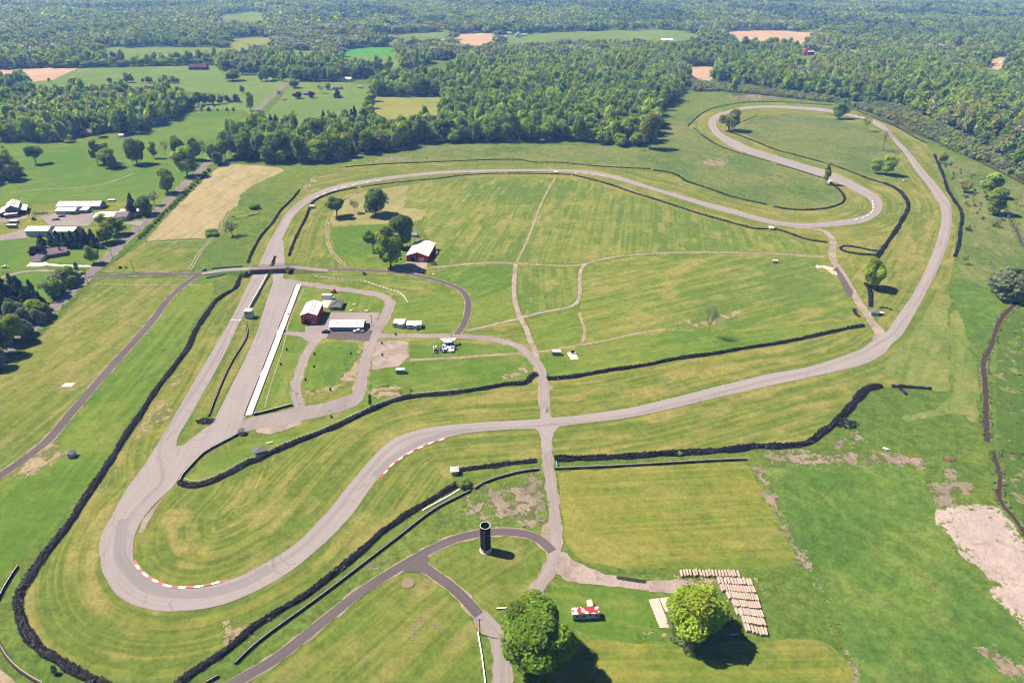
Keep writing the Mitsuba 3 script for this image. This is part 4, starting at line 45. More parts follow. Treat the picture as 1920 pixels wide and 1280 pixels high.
D['earth']=[["sand",[[160.5,191.3],[168.2,193.2],[176.7,194.1],[181.9,192.7],[180.9,185.7],[179.5,179.6],[179.0,172.6],[182.8,159.9],[161.8,130.1],[160.6,141.2],[159.7,147.5],[158.0,153.8],[162.8,158.1],[161.2,161.7],[161.8,166.3],[158.0,170.6],[160.0,180.7],[157.8,186.0]],1.0],["soil",[[166.4,209.2],[168.9,207.0],[174.5,209.8],[178.9,208.2],[174.4,203.0],[170.4,202.0],[167.6,195.0],[163.2,197.0]],0.9],["soil",[[173.1,215.0],[177.2,217.3],[179.0,214.0],[176.1,210.8],[172.4,211.7]],0.8],["soil",[[104.8,226.6],[120.8,227.6],[134.0,226.9],[144.6,225.9],[141.9,220.7],[130.6,218.6],[118.0,220.0],[103.4,222.0]],0.62],["soil",[[145.6,225.5],[154.0,226.9],[164.5,225.5],[168.9,222.0],[166.2,219.3],[153.6,221.4],[144.2,220.0]],0.75],["soil",[[138.1,234.2],[142.4,236.4],[143.8,234.2],[139.0,229.4],[136.8,230.5]],0.8],["soil",[[147.2,239.4],[151.0,240.2],[151.4,237.9],[147.8,235.7]],0.9],["soil",[[97.9,222.0],[101.6,220.7],[101.5,212.4],[101.4,203.0],[100.8,194.1],[100.0,184.4],[100.1,174.1],[101.6,167.7],[100.2,165.8],[98.3,169.6],[97.6,179.1],[98.2,190.4],[98.3,199.9],[98.2,209.2]],0.62],["soil",[[100.7,165.8],[101.6,161.0],[102.4,153.3],[101.7,145.1],[100.9,140.2],[99.9,143.1],[100.3,151.2],[99.8,158.8]],0.35],["soil",[[99.7,139.3],[100.5,133.7],[100.6,126.7],[99.3,121.7],[97.6,123.3],[98.2,130.1]],0.4],["soil",[[141.2,134.4],[145.0,133.4],[148.5,130.1],[151.7,126.7],[148.3,121.7],[145.3,126.3],[141.4,130.1]],0.7],["soil",[[197.6,703.6],[206.4,716.7],[215.9,721.1],[222.5,714.5],[220.1,701.5],[210.7,690.9],[200.4,688.9]],1.0],["soil",[[-20.2,195.5],[-16.6,204.5],[-9.5,208.5],[0.0,209.2],[10.7,214.0],[12.8,201.4],[10.8,188.5],[7.8,185.7],[0.0,188.5],[-5.9,185.7],[-13.7,185.7],[-18.2,189.9]],0.5],["sandy",[[-167.1,250.5],[-166.4,261.0],[-164.7,265.4],[-155.6,258.8],[-158.0,250.5],[-156.5,239.4],[-162.7,239.4]],0.45],["sandy",[[-168.9,280.6],[-169.5,294.0],[-165.3,295.5],[-163.3,288.9],[-163.8,277.7]],0.45],["sandy",[[-199.3,221.4],[-198.0,229.4],[-196.1,232.0],[-189.3,226.9],[-189.2,221.4],[-192.0,216.0],[-195.1,214.0],[-199.4,214.7]],0.85],["sandy",[[-88.5,142.2],[-85.6,141.2],[-81.4,138.3],[-83.0,137.4],[-84.5,136.3]],0.9],["sandy",[[-67.6,280.6],[-62.2,279.6],[-56.6,276.8],[-48.2,275.4],[-48.7,271.2],[-56.6,268.5],[-62.9,271.2],[-66.7,273.0]],0.8],["sandy",[[-190.5,624.4],[-192.6,647.8],[-189.4,653.4],[-185.7,638.6],[-186.2,617.5],[-189.5,604.1]],0.6],["sandy",[[88.4,338.7],[100.6,346.5],[114.0,351.2],[133.6,360.1],[136.1,358.0],[119.1,347.2],[102.3,340.6],[90.4,338.1]],0.5],["sandy",[[-87.7,424.1],[-81.3,428.7],[-77.0,424.1],[-81.6,419.6]],0.4],["sandy",[[-86.2,255.4],[-78.9,261.0],[-74.8,265.4],[-75.7,259.7],[-82.3,254.6]],0.4],["sandy",[[-84.0,296.6],[-80.3,308.4],[-80.0,318.6],[-78.4,315.7],[-76.9,296.6],[-78.2,281.5],[-84.9,276.8],[-91.8,273.5],[-98.5,269.8],[-100.7,274.4],[-92.6,276.8],[-84.9,282.5]],0.6],["sandy",[[-106.1,274.4],[-106.0,281.5],[-102.3,265.4],[-98.6,261.0],[-104.2,263.2],[-110.2,266.7]],0.35],["sandy",[[-5.3,291.4],[5.4,296.6],[6.7,291.4],[0.0,286.4],[-5.3,285.4]],0.45],["sandy",[[15.6,280.6],[18.8,282.5],[18.6,267.6],[17.0,254.6],[16.4,263.2]],0.45],["soil",[[329.3,1105.3],[369.7,1129.9],[415.0,1115.0],[411.7,1081.7],[364.2,1059.0],[328.4,1072.5]],0.5],["soil",[[-145.4,718.9],[-125.1,732.4],[-104.3,725.6],[-110.4,707.9],[-142.3,701.5]],0.4],["sandy",[[55.2,161.0],[62.6,162.1],[67.7,161.0],[76.3,159.9],[82.3,162.1],[81.8,157.7],[79.0,141.2],[76.4,143.1],[73.1,149.2],[68.0,155.5],[59.6,156.6]],0.5],["soil",[[-49.4,168.0],[-45.2,170.4],[-41.4,169.2],[-44.3,164.9],[-48.5,163.3]],0.45],["sandy",[[39.2,139.3],[36.5,143.1],[44.3,140.2],[49.0,139.3],[43.8,137.4]],0.3]]
D['trees']=[["maple",6.8,130.1,22.1,20.7,"huge round bright green maple over the drive at the bottom"],["linden",55.7,139.8,19.2,15.6,"bright yellow green tree beside the stacked concrete blocks"],["bare_shrub",49.1,138.1,12.3,5.5,"bare twiggy shrub at the left foot of the yellow green tree by the blocks"],["bare_shrub",53.0,135.2,4.6,7.2,"low dark bush under the yellow green tree by the blocks"],["shrub",67.3,145.1,2.5,2.8,"small leafy sapling growing up through the stacked concrete blocks"],["bare",108.2,330.6,19.9,9.4,"lone bare tree in the mown infield above the straight tyre wall"],["linden",226.8,394.1,19.9,12.1,"yellow green tree with dark shadow inside the right sweep"],["oak",-111.0,537.1,21.7,19.1,"large dark oak on the pale lawn above the red barn"],["oak_b",-141.8,533.1,17.3,14.7,"dark spreading tree left of the large oak on the pale lawn"],["sparse",-129.5,542.6,11.5,7.0,"thin pale sapling between the two dark trees on the pale lawn"],["oak",-79.0,464.4,24.4,15.4,"dark green tree behind the red barn"],["ash",-81.8,427.8,28.7,16.6,"tall light green tree at the left front of the red barn"],["oak_b",-99.1,458.1,15.3,10.7,"smaller dark tree left of the pair by the red barn"],["sparse",-210.7,488.6,11.4,10.1,"half bare bushy tree beside the dirt track in the straw field"],["olive",265.3,856.6,26.2,24.8,"olive yellow tree inside the far left hairpin"],["oak",429.9,928.4,21.4,16.2,"dark green tree by the far bend, left of a pair"],["sparse",442.7,932.0,20.2,9.2,"thin olive tree by the far bend, right of a pair"],["sparse_y",431.2,853.6,19.4,13.0,"pale yellow thin tree leaning at the far bend"],["bare",406.4,756.1,22.1,16.4,"grey half dead tree by the far bend"],["ash",362.5,657.2,19.8,14.5,"green tree on the meadow edge, right of a pair, inside the far sweep"],["ash",354.4,662.9,15.0,9.4,"slim green tree on the meadow edge, left of a pair, inside the far sweep"],["poplar",290.4,624.4,20.7,6.4,"slender poplar standing inside the S bends"],["ash",393.4,538.5,22.8,14.8,"large green tree by the ditch, front of two at the right edge"],["ash",417.8,584.9,21.9,16.8,"large green tree by the ditch, rear of two at the right edge"],["willow",305.1,381.4,19.0,25.0,"broad grey green willow at the right edge beside the ditch"],["yellow",405.9,600.8,11.9,10.5,"small orange yellow tree in the scrub outside the right sweep"],["yellow",439.5,699.3,12.9,8.7,"small yellow bush tree at the top of the ragged tyre wall"],["shrub",-18.9,207.0,4.0,5.4,"dark green bush at the end of the hairpin exit tyre wall"],["shrub",-132.3,126.3,3.5,1.5,"small green bush growing out of the corner tyre wall"],["shrub",70.0,226.6,1.6,2.0,"small green bush growing out of the broad tyre wall"],["shrub",-218.9,538.5,1.5,19.2,"wide bright green bramble patch at the edge of the straw field"],["shrub",-214.7,552.3,4.0,9.8,"bramble bush at the right end of the green patch by the straw field"],["shrub",-226.8,489.8,4.3,9.7,"green bramble by the ruts in the straw field"],["shrub",-64.6,281.5,1.0,7.3,"green bramble on the bank above the paddock tyre wall, left one"],["shrub",-51.7,274.4,1.0,8.7,"green bramble on the bank above the paddock tyre wall, right one"],["shrub",-175.7,412.6,3.8,5.6,"green bush at the left abutment of the bridge"],["shrub",-148.2,417.8,4.4,3.5,"green bush at the right abutment of the bridge"],["poplar",-65.8,262.3,7.0,2.2,"skinny sapling at the corner of the paddock road above the tyre wall"],["shrub",-97.5,415.2,2.6,2.5,"tiny bush on the grass bank below the access road"],["sparse",308.2,433.4,6.4,5.1,"small bare thorn bush below the ragged tyre wall at the right"],["bare_shrub",376.7,508.8,6.6,7.5,"bare low bush in the wet meadow below the two ditch trees"],["olive",349.3,500.3,4.9,4.9,"small olive bush right of the ragged tyre wall"],["ash",-307.3,597.6,22.8,14.8,"tall green tree standing at the road between meadow and straw field"],["oak",-299.2,538.5,14.8,14.4,"round dark green tree by the road at the farm store"],["pine",-314.3,548.1,14.8,9.3,"dark conifer behind the purple tree at the farm store"],["purple",-307.5,533.1,11.4,7.4,"dark purple leaved tree at the farm store"],["sparse",-302.6,562.3,12.3,8.1,"thin open tree by the road above the round dark tree"],["ash",-318.1,508.8,10.5,8.7,"light green tree in front of the farm store roof"],["ash",-298.7,490.9,14.3,13.3,"large light green tree right of the farm store front"],["ash",-297.6,474.0,14.8,12.9,"large green tree between farm shed and road"],["ash",-300.5,472.9,8.9,5.9,"small green tree left of the large one by the farm road"],["linden",-286.1,434.4,13.3,8.0,"leaning light green tree on the lawn beside the road"],["purple",-329.9,444.0,9.1,8.9,"dark purple shrub behind the brown roofed house"],["shrub",-286.1,402.3,11.4,9.6,"grey green bush at the road, near the house drive"],["sparse",-286.1,394.1,12.4,8.8,"half bare bush in the roadside thicket, second from the drive"],["shrub",-283.5,407.4,6.3,7.6,"grey green bush overhanging the public road"],["shrub",-281.5,381.4,11.8,8.5,"olive bush in the roadside thicket, third from the drive"],["sparse",-282.4,376.9,12.9,7.2,"bare topped bush at the lower end of the roadside thicket"],["shrub",-280.1,396.5,7.7,7.5,"dense olive bush at the kerb of the public road"],["shrub",-280.2,386.1,6.9,6.6,"low green bush at the kerb below the dense olive one"],["poplar",-287.9,417.8,8.3,3.2,"small dark green sapling at the end of the house drive"],["pine",-302.0,369.5,18.4,10.9,"big dark pine at the left edge, leftmost of three"],["pine",-296.5,373.9,17.2,10.4,"big dark pine at the left edge, middle of three"],["pine",-289.3,373.9,14.6,7.8,"dark pine at the left edge, rightmost of three"],["pine",-298.8,356.7,20.1,10.6,"dark pine cut by the left edge of the picture"],["willow",-285.5,348.5,13.6,11.6,"grey green tree below the dark pines at the left edge"],["ash",-275.1,352.5,11.7,10.5,"mid green tree leaning over the public road below the pines"],["willow",-277.7,345.9,10.1,7.9,"small grey green tree between the pines and the public road"],["linden",-270.2,324.5,16.2,12.2,"bright green tree in the roadside wood at the left edge"],["oak",-268.3,310.1,19.9,12.3,"dark green tree at the bottom of the roadside wood"],["oak_b",-487.0,699.3,18.1,16.4,"lone dark tree in the great green meadow"],["poplar",-422.6,697.2,25.0,11.4,"slim tall tree, leftmost of the three clumped in the great meadow"],["ash",-414.4,701.5,21.5,13.1,"tree at the back of the three clumped in the great meadow"],["ash",-403.6,684.8,19.3,17.7,"round tree at the front of the three clumped in the great meadow"],["oak",-382.3,697.2,26.0,18.0,"dark upright tree in the middle of the great meadow"],["sparse",-387.7,697.2,15.0,7.6,"thin sapling at the foot of the dark upright meadow tree"],["poplar",-376.3,721.1,17.6,7.9,"narrow tree right of the dark upright meadow tree"],["sparse_y",-363.9,723.4,17.6,8.4,"pale thin tree right of the narrow one in the great meadow"],["oak",-355.4,732.4,21.6,14.2,"tree at the left of the roadside group in the great meadow"],["ash",-330.5,714.5,23.3,14.5,"light green tree in the roadside group of the great meadow"],["olive",-346.2,718.9,10.9,8.9,"pinkish olive small tree in the roadside group of the great meadow"],["ash",-312.9,653.4,27.7,20.6,"big light green tree in front of the roadside group"],["sparse",-322.1,714.5,21.3,10.0,"thin tree at the road end of the great meadow"],["olive",-474.2,638.6,24.3,18.2,"olive brown tree at the left edge of the great meadow"],["ash",-362.8,983.9,26.0,11.8,"tall green tree at the left side of the receding road"],["ash",-424.3,1129.9,11.9,7.6,"small round tree in the pale fields left of the receding road"],["oak",-357.4,1182.2,14.8,15.8,"dark round tree right of the receding road"],["sparse",-348.4,1072.5,14.4,8.8,"pale grey tree right of the receding road"],["purple",-324.5,1081.7,9.9,12.9,"dark purple round tree left of the roadside house"],["purple",-303.9,1086.3,10.0,10.5,"dark purple round tree right of the roadside house"],["pine",-266.0,1091.0,13.0,13.8,"dark conifer on the lawn below the white farm"],["sparse",-300.8,1129.9,13.5,10.9,"grey green tree behind the roadside house"],["ash",-298.4,1166.1,10.5,10.4,"light green tree in front of the white farm drive"],["ash",343.6,1115.0,25.0,11.6,"slim tree standing out on the scrub left of the right wood"],["oak",365.0,2254.0,24.8,27.3,"dark tree standing out on the pale ridge field"],["olive",152.2,763.4,36.9,21.2,"yellow green tree at the right front corner of the central wood"]]
D['groups']=[["pine","dark pine in the row screening the long farm sheds","pines screening the farm sheds",[[-337.2,462.3,11.0,8.4],[-331.5,464.4,12.0,6.9],[-326.5,464.4,12.8,6.9],[-320.9,463.3,12.4,6.9],[-315.9,463.3,13.2,7.3],[-310.9,463.3,14.0,7.7],[-306.4,464.4,14.4,8.1],[-301.4,464.4,14.4,7.7]]],["hedge","low bush in the hedge between public road and straw field","roadside hedge bushes",[[-277.9,482.9,2.8,3.6],[-278.6,489.1,2.8,3.6],[-279.3,495.5,2.8,3.7],[-280.1,502.0,2.9,3.7],[-280.8,508.6,2.9,3.7],[-281.6,515.3,2.9,3.8],[-282.4,522.3,3.0,3.8],[-283.2,529.3,3.0,3.9],[-284.0,536.6,3.0,3.9],[-284.9,544.0,3.1,4.0],[-285.7,551.6,3.1,4.0],[-286.6,559.4,3.1,4.1],[-287.5,567.3,3.2,4.1],[-288.4,575.5,3.2,4.2],[-289.4,583.8,3.2,4.2],[-290.4,592.4,3.3,4.3],[-291.4,601.2,3.3,4.3],[-292.4,610.2,3.3,4.4],[-293.4,619.4,3.4,4.4],[-294.5,628.9,3.4,4.5],[-295.6,638.6,3.5,4.5],[-296.8,648.6,3.5,4.6],[-297.9,658.9,3.6,4.7],[-299.2,669.4,3.6,4.7]]],["small_conifer","small planted conifer on the far lawn left of the receding road","small planted conifers",[[-430.9,983.9,5.6,4.4],[-420.6,983.9,5.6,6.7],[-408.7,983.9,3.6,3.0],[-395.4,983.9,4.9,4.4],[-386.5,983.9,4.9,4.4],[-439.8,1011.9,4.3,5.3],[-426.2,1016.0,5.0,5.3]]],["ash","tree in the hedgerow across the far left fields","far hedgerow trees",[[-660.5,1239.2,16.3,10.1],[-652.3,1239.2,15.5,9.1],[-633.1,1239.2,7.7,5.5],[-619.3,1233.3,11.0,11.8],[-601.1,1233.3,8.6,7.3],[-592.0,1233.3,14.5,10.0],[-578.3,1233.3,12.8,11.8],[-571.1,1233.3,8.6,8.2],[-689.8,1239.2,8.6,8.2],[-740.3,1221.6,11.6,21.7],[-801.2,1251.2,6.0,4.6],[-584.7,1233.3,6.8,8.2],[-666.7,1233.3,6.8,8.2]]],["ash","tree in the line along the left side of the far hay square","hay square tree line",[[-229.7,1193.2,16.6,17.7],[-212.5,1115.0,17.9,15.8],[-207.4,1059.0,17.9,15.0],[-200.6,1003.8,19.3,13.6],[-194.3,953.6,19.9,13.0],[-190.6,911.2,18.5,12.4],[-186.1,932.0,17.5,12.7],[-219.4,1145.2,16.0,14.5]]],["oak","tree of the grove behind the far hay square","hay square grove trees",[[-203.4,1105.3,23.2,18.1],[-185.3,1105.3,19.4,16.5],[-170.6,1100.5,16.2,16.4],[-149.8,1105.3,24.7,18.1],[-134.2,1105.3,27.1,19.8],[-119.4,1105.3,23.2,19.8],[-159.3,1095.7,10.8,9.8]]],["pine","dark conifer along the lower edge of the far roadside lawn","lawn edge conifers",[[-326.7,911.2,10.5,9.7],[-317.7,904.5,9.2,8.9],[-312.2,911.2,9.3,6.9],[-303.3,904.5,10.5,8.2],[-247.1,924.9,12.1,6.3],[-240.1,924.9,12.1,5.6],[-221.2,924.9,12.0,11.2],[-210.0,924.9,13.4,9.1],[-207.2,932.0,16.2,7.8]]],["ash","round tree left of the road where it meets the far woods","trees where the road meets the woods",[[-427.4,1257.3,25.9,16.7],[-419.2,1269.7,23.5,16.8],[-433.8,1251.2,16.5,8.3],[-396.9,1251.2,19.9,7.4],[-394.6,1288.6,20.4,12.3],[-484.9,1257.3,18.9,27.8],[-495.0,1334.9,20.1,13.7],[-480.3,1334.9,22.8,13.7],[-419.3,1295.0,18.6,17.2]]],["oak","tree beside the house at the end of the far planted lawn","trees by the far planted lawn house",[[-463.5,1016.0,14.5,9.1],[-454.4,1016.0,13.1,7.6],[-444.9,1032.8,15.4,10.8],[-434.9,1032.8,14.7,10.8],[-424.1,1037.1,12.5,9.3],[-419.5,1050.1,10.4,7.1],[-406.2,1050.1,11.9,7.1],[-453.3,1028.6,18.3,10.8]]],["oak","dark tree between road and straw field corner below the front wood","road corner trees",[[-305.2,703.6,18.8,12.1],[-297.9,693.0,13.8,9.8]]],["ash","tree standing before the far pink ploughed field","trees before the far pink field",[[526.7,1672.4,35.5,21.8],[553.8,1693.5,31.4,19.6],[581.2,1672.4,33.3,21.8],[593.3,1672.4,33.3,21.8],[611.5,1672.4,31.1,17.0],[627.2,1672.4,33.3,18.2],[508.5,1672.4,26.7,17.0],[553.3,1641.7,27.3,16.7]]],["ash","tree in the dense row behind the pink and pale far left fields","tree row behind the far left fields",[[-892.1,1425.7,12.5,17.7],[-879.3,1427.8,17.4,13.6],[-866.5,1430.0,14.5,20.9],[-853.6,1432.2,19.4,15.7],[-840.6,1434.4,11.5,23.1],[-827.7,1436.6,12.6,17.8],[-814.6,1438.8,17.5,13.7],[-801.6,1441.0,14.6,21.1],[-788.5,1443.2,19.5,15.8],[-775.4,1445.4,11.6,23.2],[-762.2,1447.6,12.7,18.0],[-749.0,1449.8,17.6,13.8],[-735.8,1452.1,14.7,21.2],[-722.5,1454.3,19.7,15.9],[-709.2,1456.6,11.7,23.4],[-695.9,1458.8,12.8,18.1],[-682.5,1461.1,17.8,13.9],[-669.1,1463.3,14.8,21.4],[-655.6,1465.6,19.8,16.0],[-642.1,1467.9,11.7,23.6],[-628.6,1470.2,12.9,18.2],[-615.0,1472.5,17.9,14.0],[-601.4,1474.8,14.9,21.5],[-587.7,1477.1,19.9,16.2]]],["oak","big tree of the clump left of the white farm","trees left of the white farm",[[-374.7,1254.3,21.2,16.7],[-368.9,1260.4,23.8,18.6],[-359.9,1254.3,19.4,14.8],[-354.1,1260.4,22.1,19.5],[-345.1,1254.3,21.2,16.7],[-339.2,1260.4,23.8,18.6],[-330.3,1254.3,19.4,14.8],[-324.3,1260.4,22.1,19.5],[-315.5,1254.3,21.2,16.7],[-309.5,1260.4,23.8,18.6],[-300.7,1254.3,19.4,14.8],[-294.1,1288.6,20.4,13.3],[-282.7,1288.6,25.6,19.0],[-269.4,1288.6,23.8,19.0],[-258.0,1288.6,20.3,15.2]]],["ash","tree scattered along the far yards left of the wheat strip","trees of the far yards",[[-494.8,1421.8,15.5,14.6],[-483.1,1437.3,17.5,16.8],[-466.8,1453.2,17.7,14.9],[-444.2,1437.3,17.5,16.8],[-525.3,1469.4,15.9,17.2],[-396.7,1469.4,21.8,17.2],[-375.6,1453.2,21.6,19.1],[-355.0,1437.3,21.4,16.8],[-338.9,1421.8,21.2,14.6]]],["pine","dark pine in the roadside wood at the left edge","pines of the left edge wood",[[-305.8,381.4,15.5,8.5],[-311.0,378.4,16.7,9.1],[-284.5,360.8,14.9,8.8],[-308.9,367.3,17.0,9.6],[-278.7,363.7,11.9,7.0]]],["willow","olive bush filling the roadside wood at the left edge","bushes of the left edge wood",[[-282.0,335.5,10.1,8.9],[-268.4,331.8,9.4,8.3],[-269.5,345.9,9.2,6.7],[-278.3,324.5,12.4,9.9],[-270.5,355.3,7.2,6.2],[-262.7,296.6,14.8,10.8]]]]
D['outer']=[[-181.9,438.2],[-177.0,420.5],[-174.8,394.1],[-178.9,380.7],[-179.1,360.1],[-175.2,327.5],[-172.2,303.5],[-171.0,272.1],[-168.4,242.5],[-165.1,214.0],[-162.7,191.3],[-162.4,174.1],[-161.2,159.4],[-160.9,155.1],[-157.5,149.2],[-151.8,142.7],[-145.9,137.4],[-134.3,130.7],[-122.1,125.0],[-114.9,121.4],[-95.4,121.7],[-91.5,127.2],[-83.2,136.6],[-75.3,146.3],[-64.5,156.8],[-54.1,170.6],[-46.8,182.0],[-34.8,195.0],[-20.0,208.2],[-19.4,215.6],[9.9,222.0],[16.6,223.4],[50.1,225.9],[84.3,229.1],[108.9,232.3],[126.9,234.9],[146.0,250.5],[164.2,269.8],[179.4,279.6],[203.0,276.3],[218.1,291.4],[240.5,330.6],[262.4,370.9],[281.3,402.3],[309.5,446.0],[348.3,506.4],[379.0,565.3],[413.7,647.8],[451.6,734.8],[471.8,788.9],[480.1,872.1],[481.5,932.0],[481.8,1003.8],[464.1,1028.6],[400.6,1054.5],[319.2,1037.1],[284.3,1003.8],[250.1,946.3],[221.3,881.6],[230.1,786.3],[265.7,703.6],[296.5,645.9],[296.1,626.2],[294.9,600.8],[289.5,580.3],[278.8,563.8],[263.0,553.7],[231.6,550.9],[216.7,563.8],[176.6,614.1],[160.6,653.4],[140.4,672.7],[81.0,690.9],[8.9,716.7],[-65.7,707.9],[-119.6,699.3],[-167.8,684.8],[-185.3,653.4],[-192.3,605.8],[-189.0,515.0],[-186.4,468.6]]
D['bridge']=[[-207.4,416.5,0.0],[-201.4,417.7,0.46],[-196.3,418.5,1.06],[-189.3,419.0,1.78],[-180.3,418.8,2.44],[-173.8,418.8,2.84],[-169.6,418.9,2.97],[-159.3,419.9,3.04],[-146.2,421.2,2.97],[-141.3,421.2,2.57],[-135.1,421.4,1.72],[-128.1,421.5,0.73],[-122.0,422.3,0.03]]
D['blocks']=[[[57.0,163.3],[76.1,162.8],19],[[68.8,159.9],[79.3,159.2],11],[[68.8,157.0],[79.4,156.1],14],[[70.1,154.0],[79.3,152.9],13],[[71.2,150.8],[79.0,149.8],12],[[71.2,147.7],[78.7,146.7],11],[[72.5,144.5],[78.5,143.5],9],[[72.2,141.6],[78.0,140.0],7]]
D['pt']={"pit0":[-136.2,398.6],"pit1":[-119.7,254.8],"silo":[-9.2,173.8],"start0":[-162.2,349.8],"start1":[-155.9,349.8],"teal":[-205.5,421.4],"boulder":[211.9,423.2],"rubble1":[181.3,223.8],"rubble2":[158.4,230.5],"plank":[167.0,225.2],"harrow":[-3.1,148.9],"round":[-34.5,159.2],"tractor":[-111.1,386.9],"pickup":[-85.5,334.9],"car":[-103.5,334.3],"barncar":[-53.5,452.0],"barntractor":[-53.1,432.5],"barnbox":[-59.1,417.8],"boat":[-51.7,415.2],"bluehut":[-73.1,485.2],"camper":[23.2,309.0],"camper2":[-55.8,290.9],"grill":[32.0,311.2],"gpad":[[29.0,312.3],[33.3,313.4],[34.6,305.7],[30.4,304.6]],"booth":[211.4,355.3],"whitetrailer":[179.9,434.4],"scar":[370.0,635.0],"hutA":[199.3,500.3],"hutB":[43.1,660.0],"hutC":[-167.0,553.7],"signC":[-168.4,552.3],"hutD":[296.8,627.9],"tank":[-40.6,312.9],"mat":[[34.9,161.9],[35.8,162.1],[44.8,160.3],[44.4,159.0],[42.5,159.2],[35.1,160.8]],"found":[-28.3,140.8],"found2":[-22.8,142.0],"found3":[-27.7,155.5],"slabw":[-216.2,280.6],"smalltrailer":[25.6,150.0],"bench":[-103.7,234.6],"barrier_l":[16.2,289.9],"barrier_t":[17.3,220.0],"log":[68.0,139.3],"dark1":[-263.7,426.0],"dark2":[-260.5,426.9],"farmcar":[-358.5,538.5],"farmcar2":[-351.3,545.3],"redimp":[-364.4,523.9],"redimp2":[-364.2,531.8],"trl1":[-387.7,505.2],"trl2":[-392.4,515.0],"lawncar":[-341.9,426.9],"junk":[-387.6,541.2],"shedroof":[-345.5,572.7],"tipi":[-382.3,523.9],"stagebin":[-36.4,319.8],"mow":[-151.6,345.9],"jeep":[-300.3,647.8]}
D['far']=[["dark purple roofed long barn on the pale field at the far left","barn",-601.7,1395.4,33.7,12,5,5,"x","maroon","maroon_roof"],["mauve roofed house in the far left fields, left one of two","house",-602.4,1163.4,15.5,10,3,3,"x","grey","mauve"],["mauve roofed long house in the far left fields, right one of two","house",-587.9,1176.8,20.9,9,3,3,"x","grey","mauve"],["mauve roofed house behind the small planted conifers","house",-410.9,1050.1,14.9,9,3.5,3,"x","grey","mauve"],["white farm with pale blue wall right of the receding road","farm building",-290.1,1248.2,23.9,14,4,2.5,"x","paleblue","white"],["mauve house between two dark purple trees","house",-317.4,1110.2,11.6,9,3,2.5,"x","grey","mauve"],["small white shed at the right of the far planted lawn","shed",-248.6,1176.8,7.8,5,2.6,1.5,"x","white_wall","grey"],["house with mauve roof right of the white farm drive","house",-283.7,1166.1,13.8,9,3.2,2.6,"x","grey","mauve"],["bright red roofed building at the edge of the far woods","building",-210.7,2291.3,31.0,12,5,4,"x","paleblue","red"],["white round topped barn in the far farmstead","barn",17.5,2037.0,16.1,18,6.5,7,"y","white_wall","white"],["teal roofed shed in the far farmstead","shed",-23.0,2007.1,17.3,14,4,4,"x","teal","teal"],["grey farmhouse left of the round topped white barn","house",-7.6,2115.5,13.6,10,5,4,"x","white_wall","grey"],["teal roofed shed right of the round topped white barn","shed",34.3,2083.4,17.9,12,3.5,3,"x","white_wall","teal"],["long white barn standing in the pale ridge field","barn",399.3,1908.8,30.2,14,5,4,"x","white_wall","white"],["red barn beside the tall red silo at the upper right","barn",664.4,1636.7,14.2,12,6,3,"x","red","grey"],["white house peeping from the woods at upper right, upper one","house",791.0,1651.8,9.6,10,5,3,"x","white_wall","white"],["white house peeping from the woods at upper right, lower one","house",751.4,1546.5,9.0,10,4,3,"x","white_wall","white"],["white garage in the clearing at the far right, right one","garage",931.5,1421.8,8.3,10,4,3,"y","white_wall","grey"],["white cottage in the clearing at the far right, left one","cottage",907.6,1421.8,7.3,9,4,3,"y","white_wall","grey"],["white camper roofed shed on the drive at the far right","shed",1003.0,1494.3,8.7,7,2.6,1,"x","white_wall","white"],["red roofed house among the far yards at the top left centre","house",-356.8,2014.5,21.7,11,4,4,"x","paleblue","maroon_roof"],["teal roofed long shed among conifers at the top left centre","shed",-397.0,2052.2,26.5,10,4,3,"x","white_wall","teal"],["white shed among conifers at the top left centre","shed",-430.7,2037.0,11.7,9,4,3,"x","white_wall","white"],["low dark red sheds in the far yards","shed",-314.5,1992.4,20.0,8,3,2,"x","grey","maroon_roof"],["dark roofed house by the bright green wheat strip","house",-230.5,1704.3,17.3,10,3.5,3,"x","grey","mauve"],["mauve house in the fields at the top left","house",-961.2,2590.2,25.7,12,4,4,"x","grey","mauve"],["long mauve house at the right of the top left field","house",-863.5,2453.5,34.9,10,4,3,"x","grey","mauve"],["white house behind the front tree of the far hay grove","house",-208.6,1257.3,11.1,9,3.5,2.5,"x","white_wall","grey"],["dark mauve house inside the left wood edge","house",-501.6,827.2,11.4,9,4,3,"x","mauve_wall","mauve"],["white shed at the edge of the left wood","shed",-460.0,818.7,5.0,5,2.5,1.2,"x","white_wall","white"]]
D['redsilo']=[650.0,1631.7,3.8,14.0]
rng = np.random.default_rng(7)
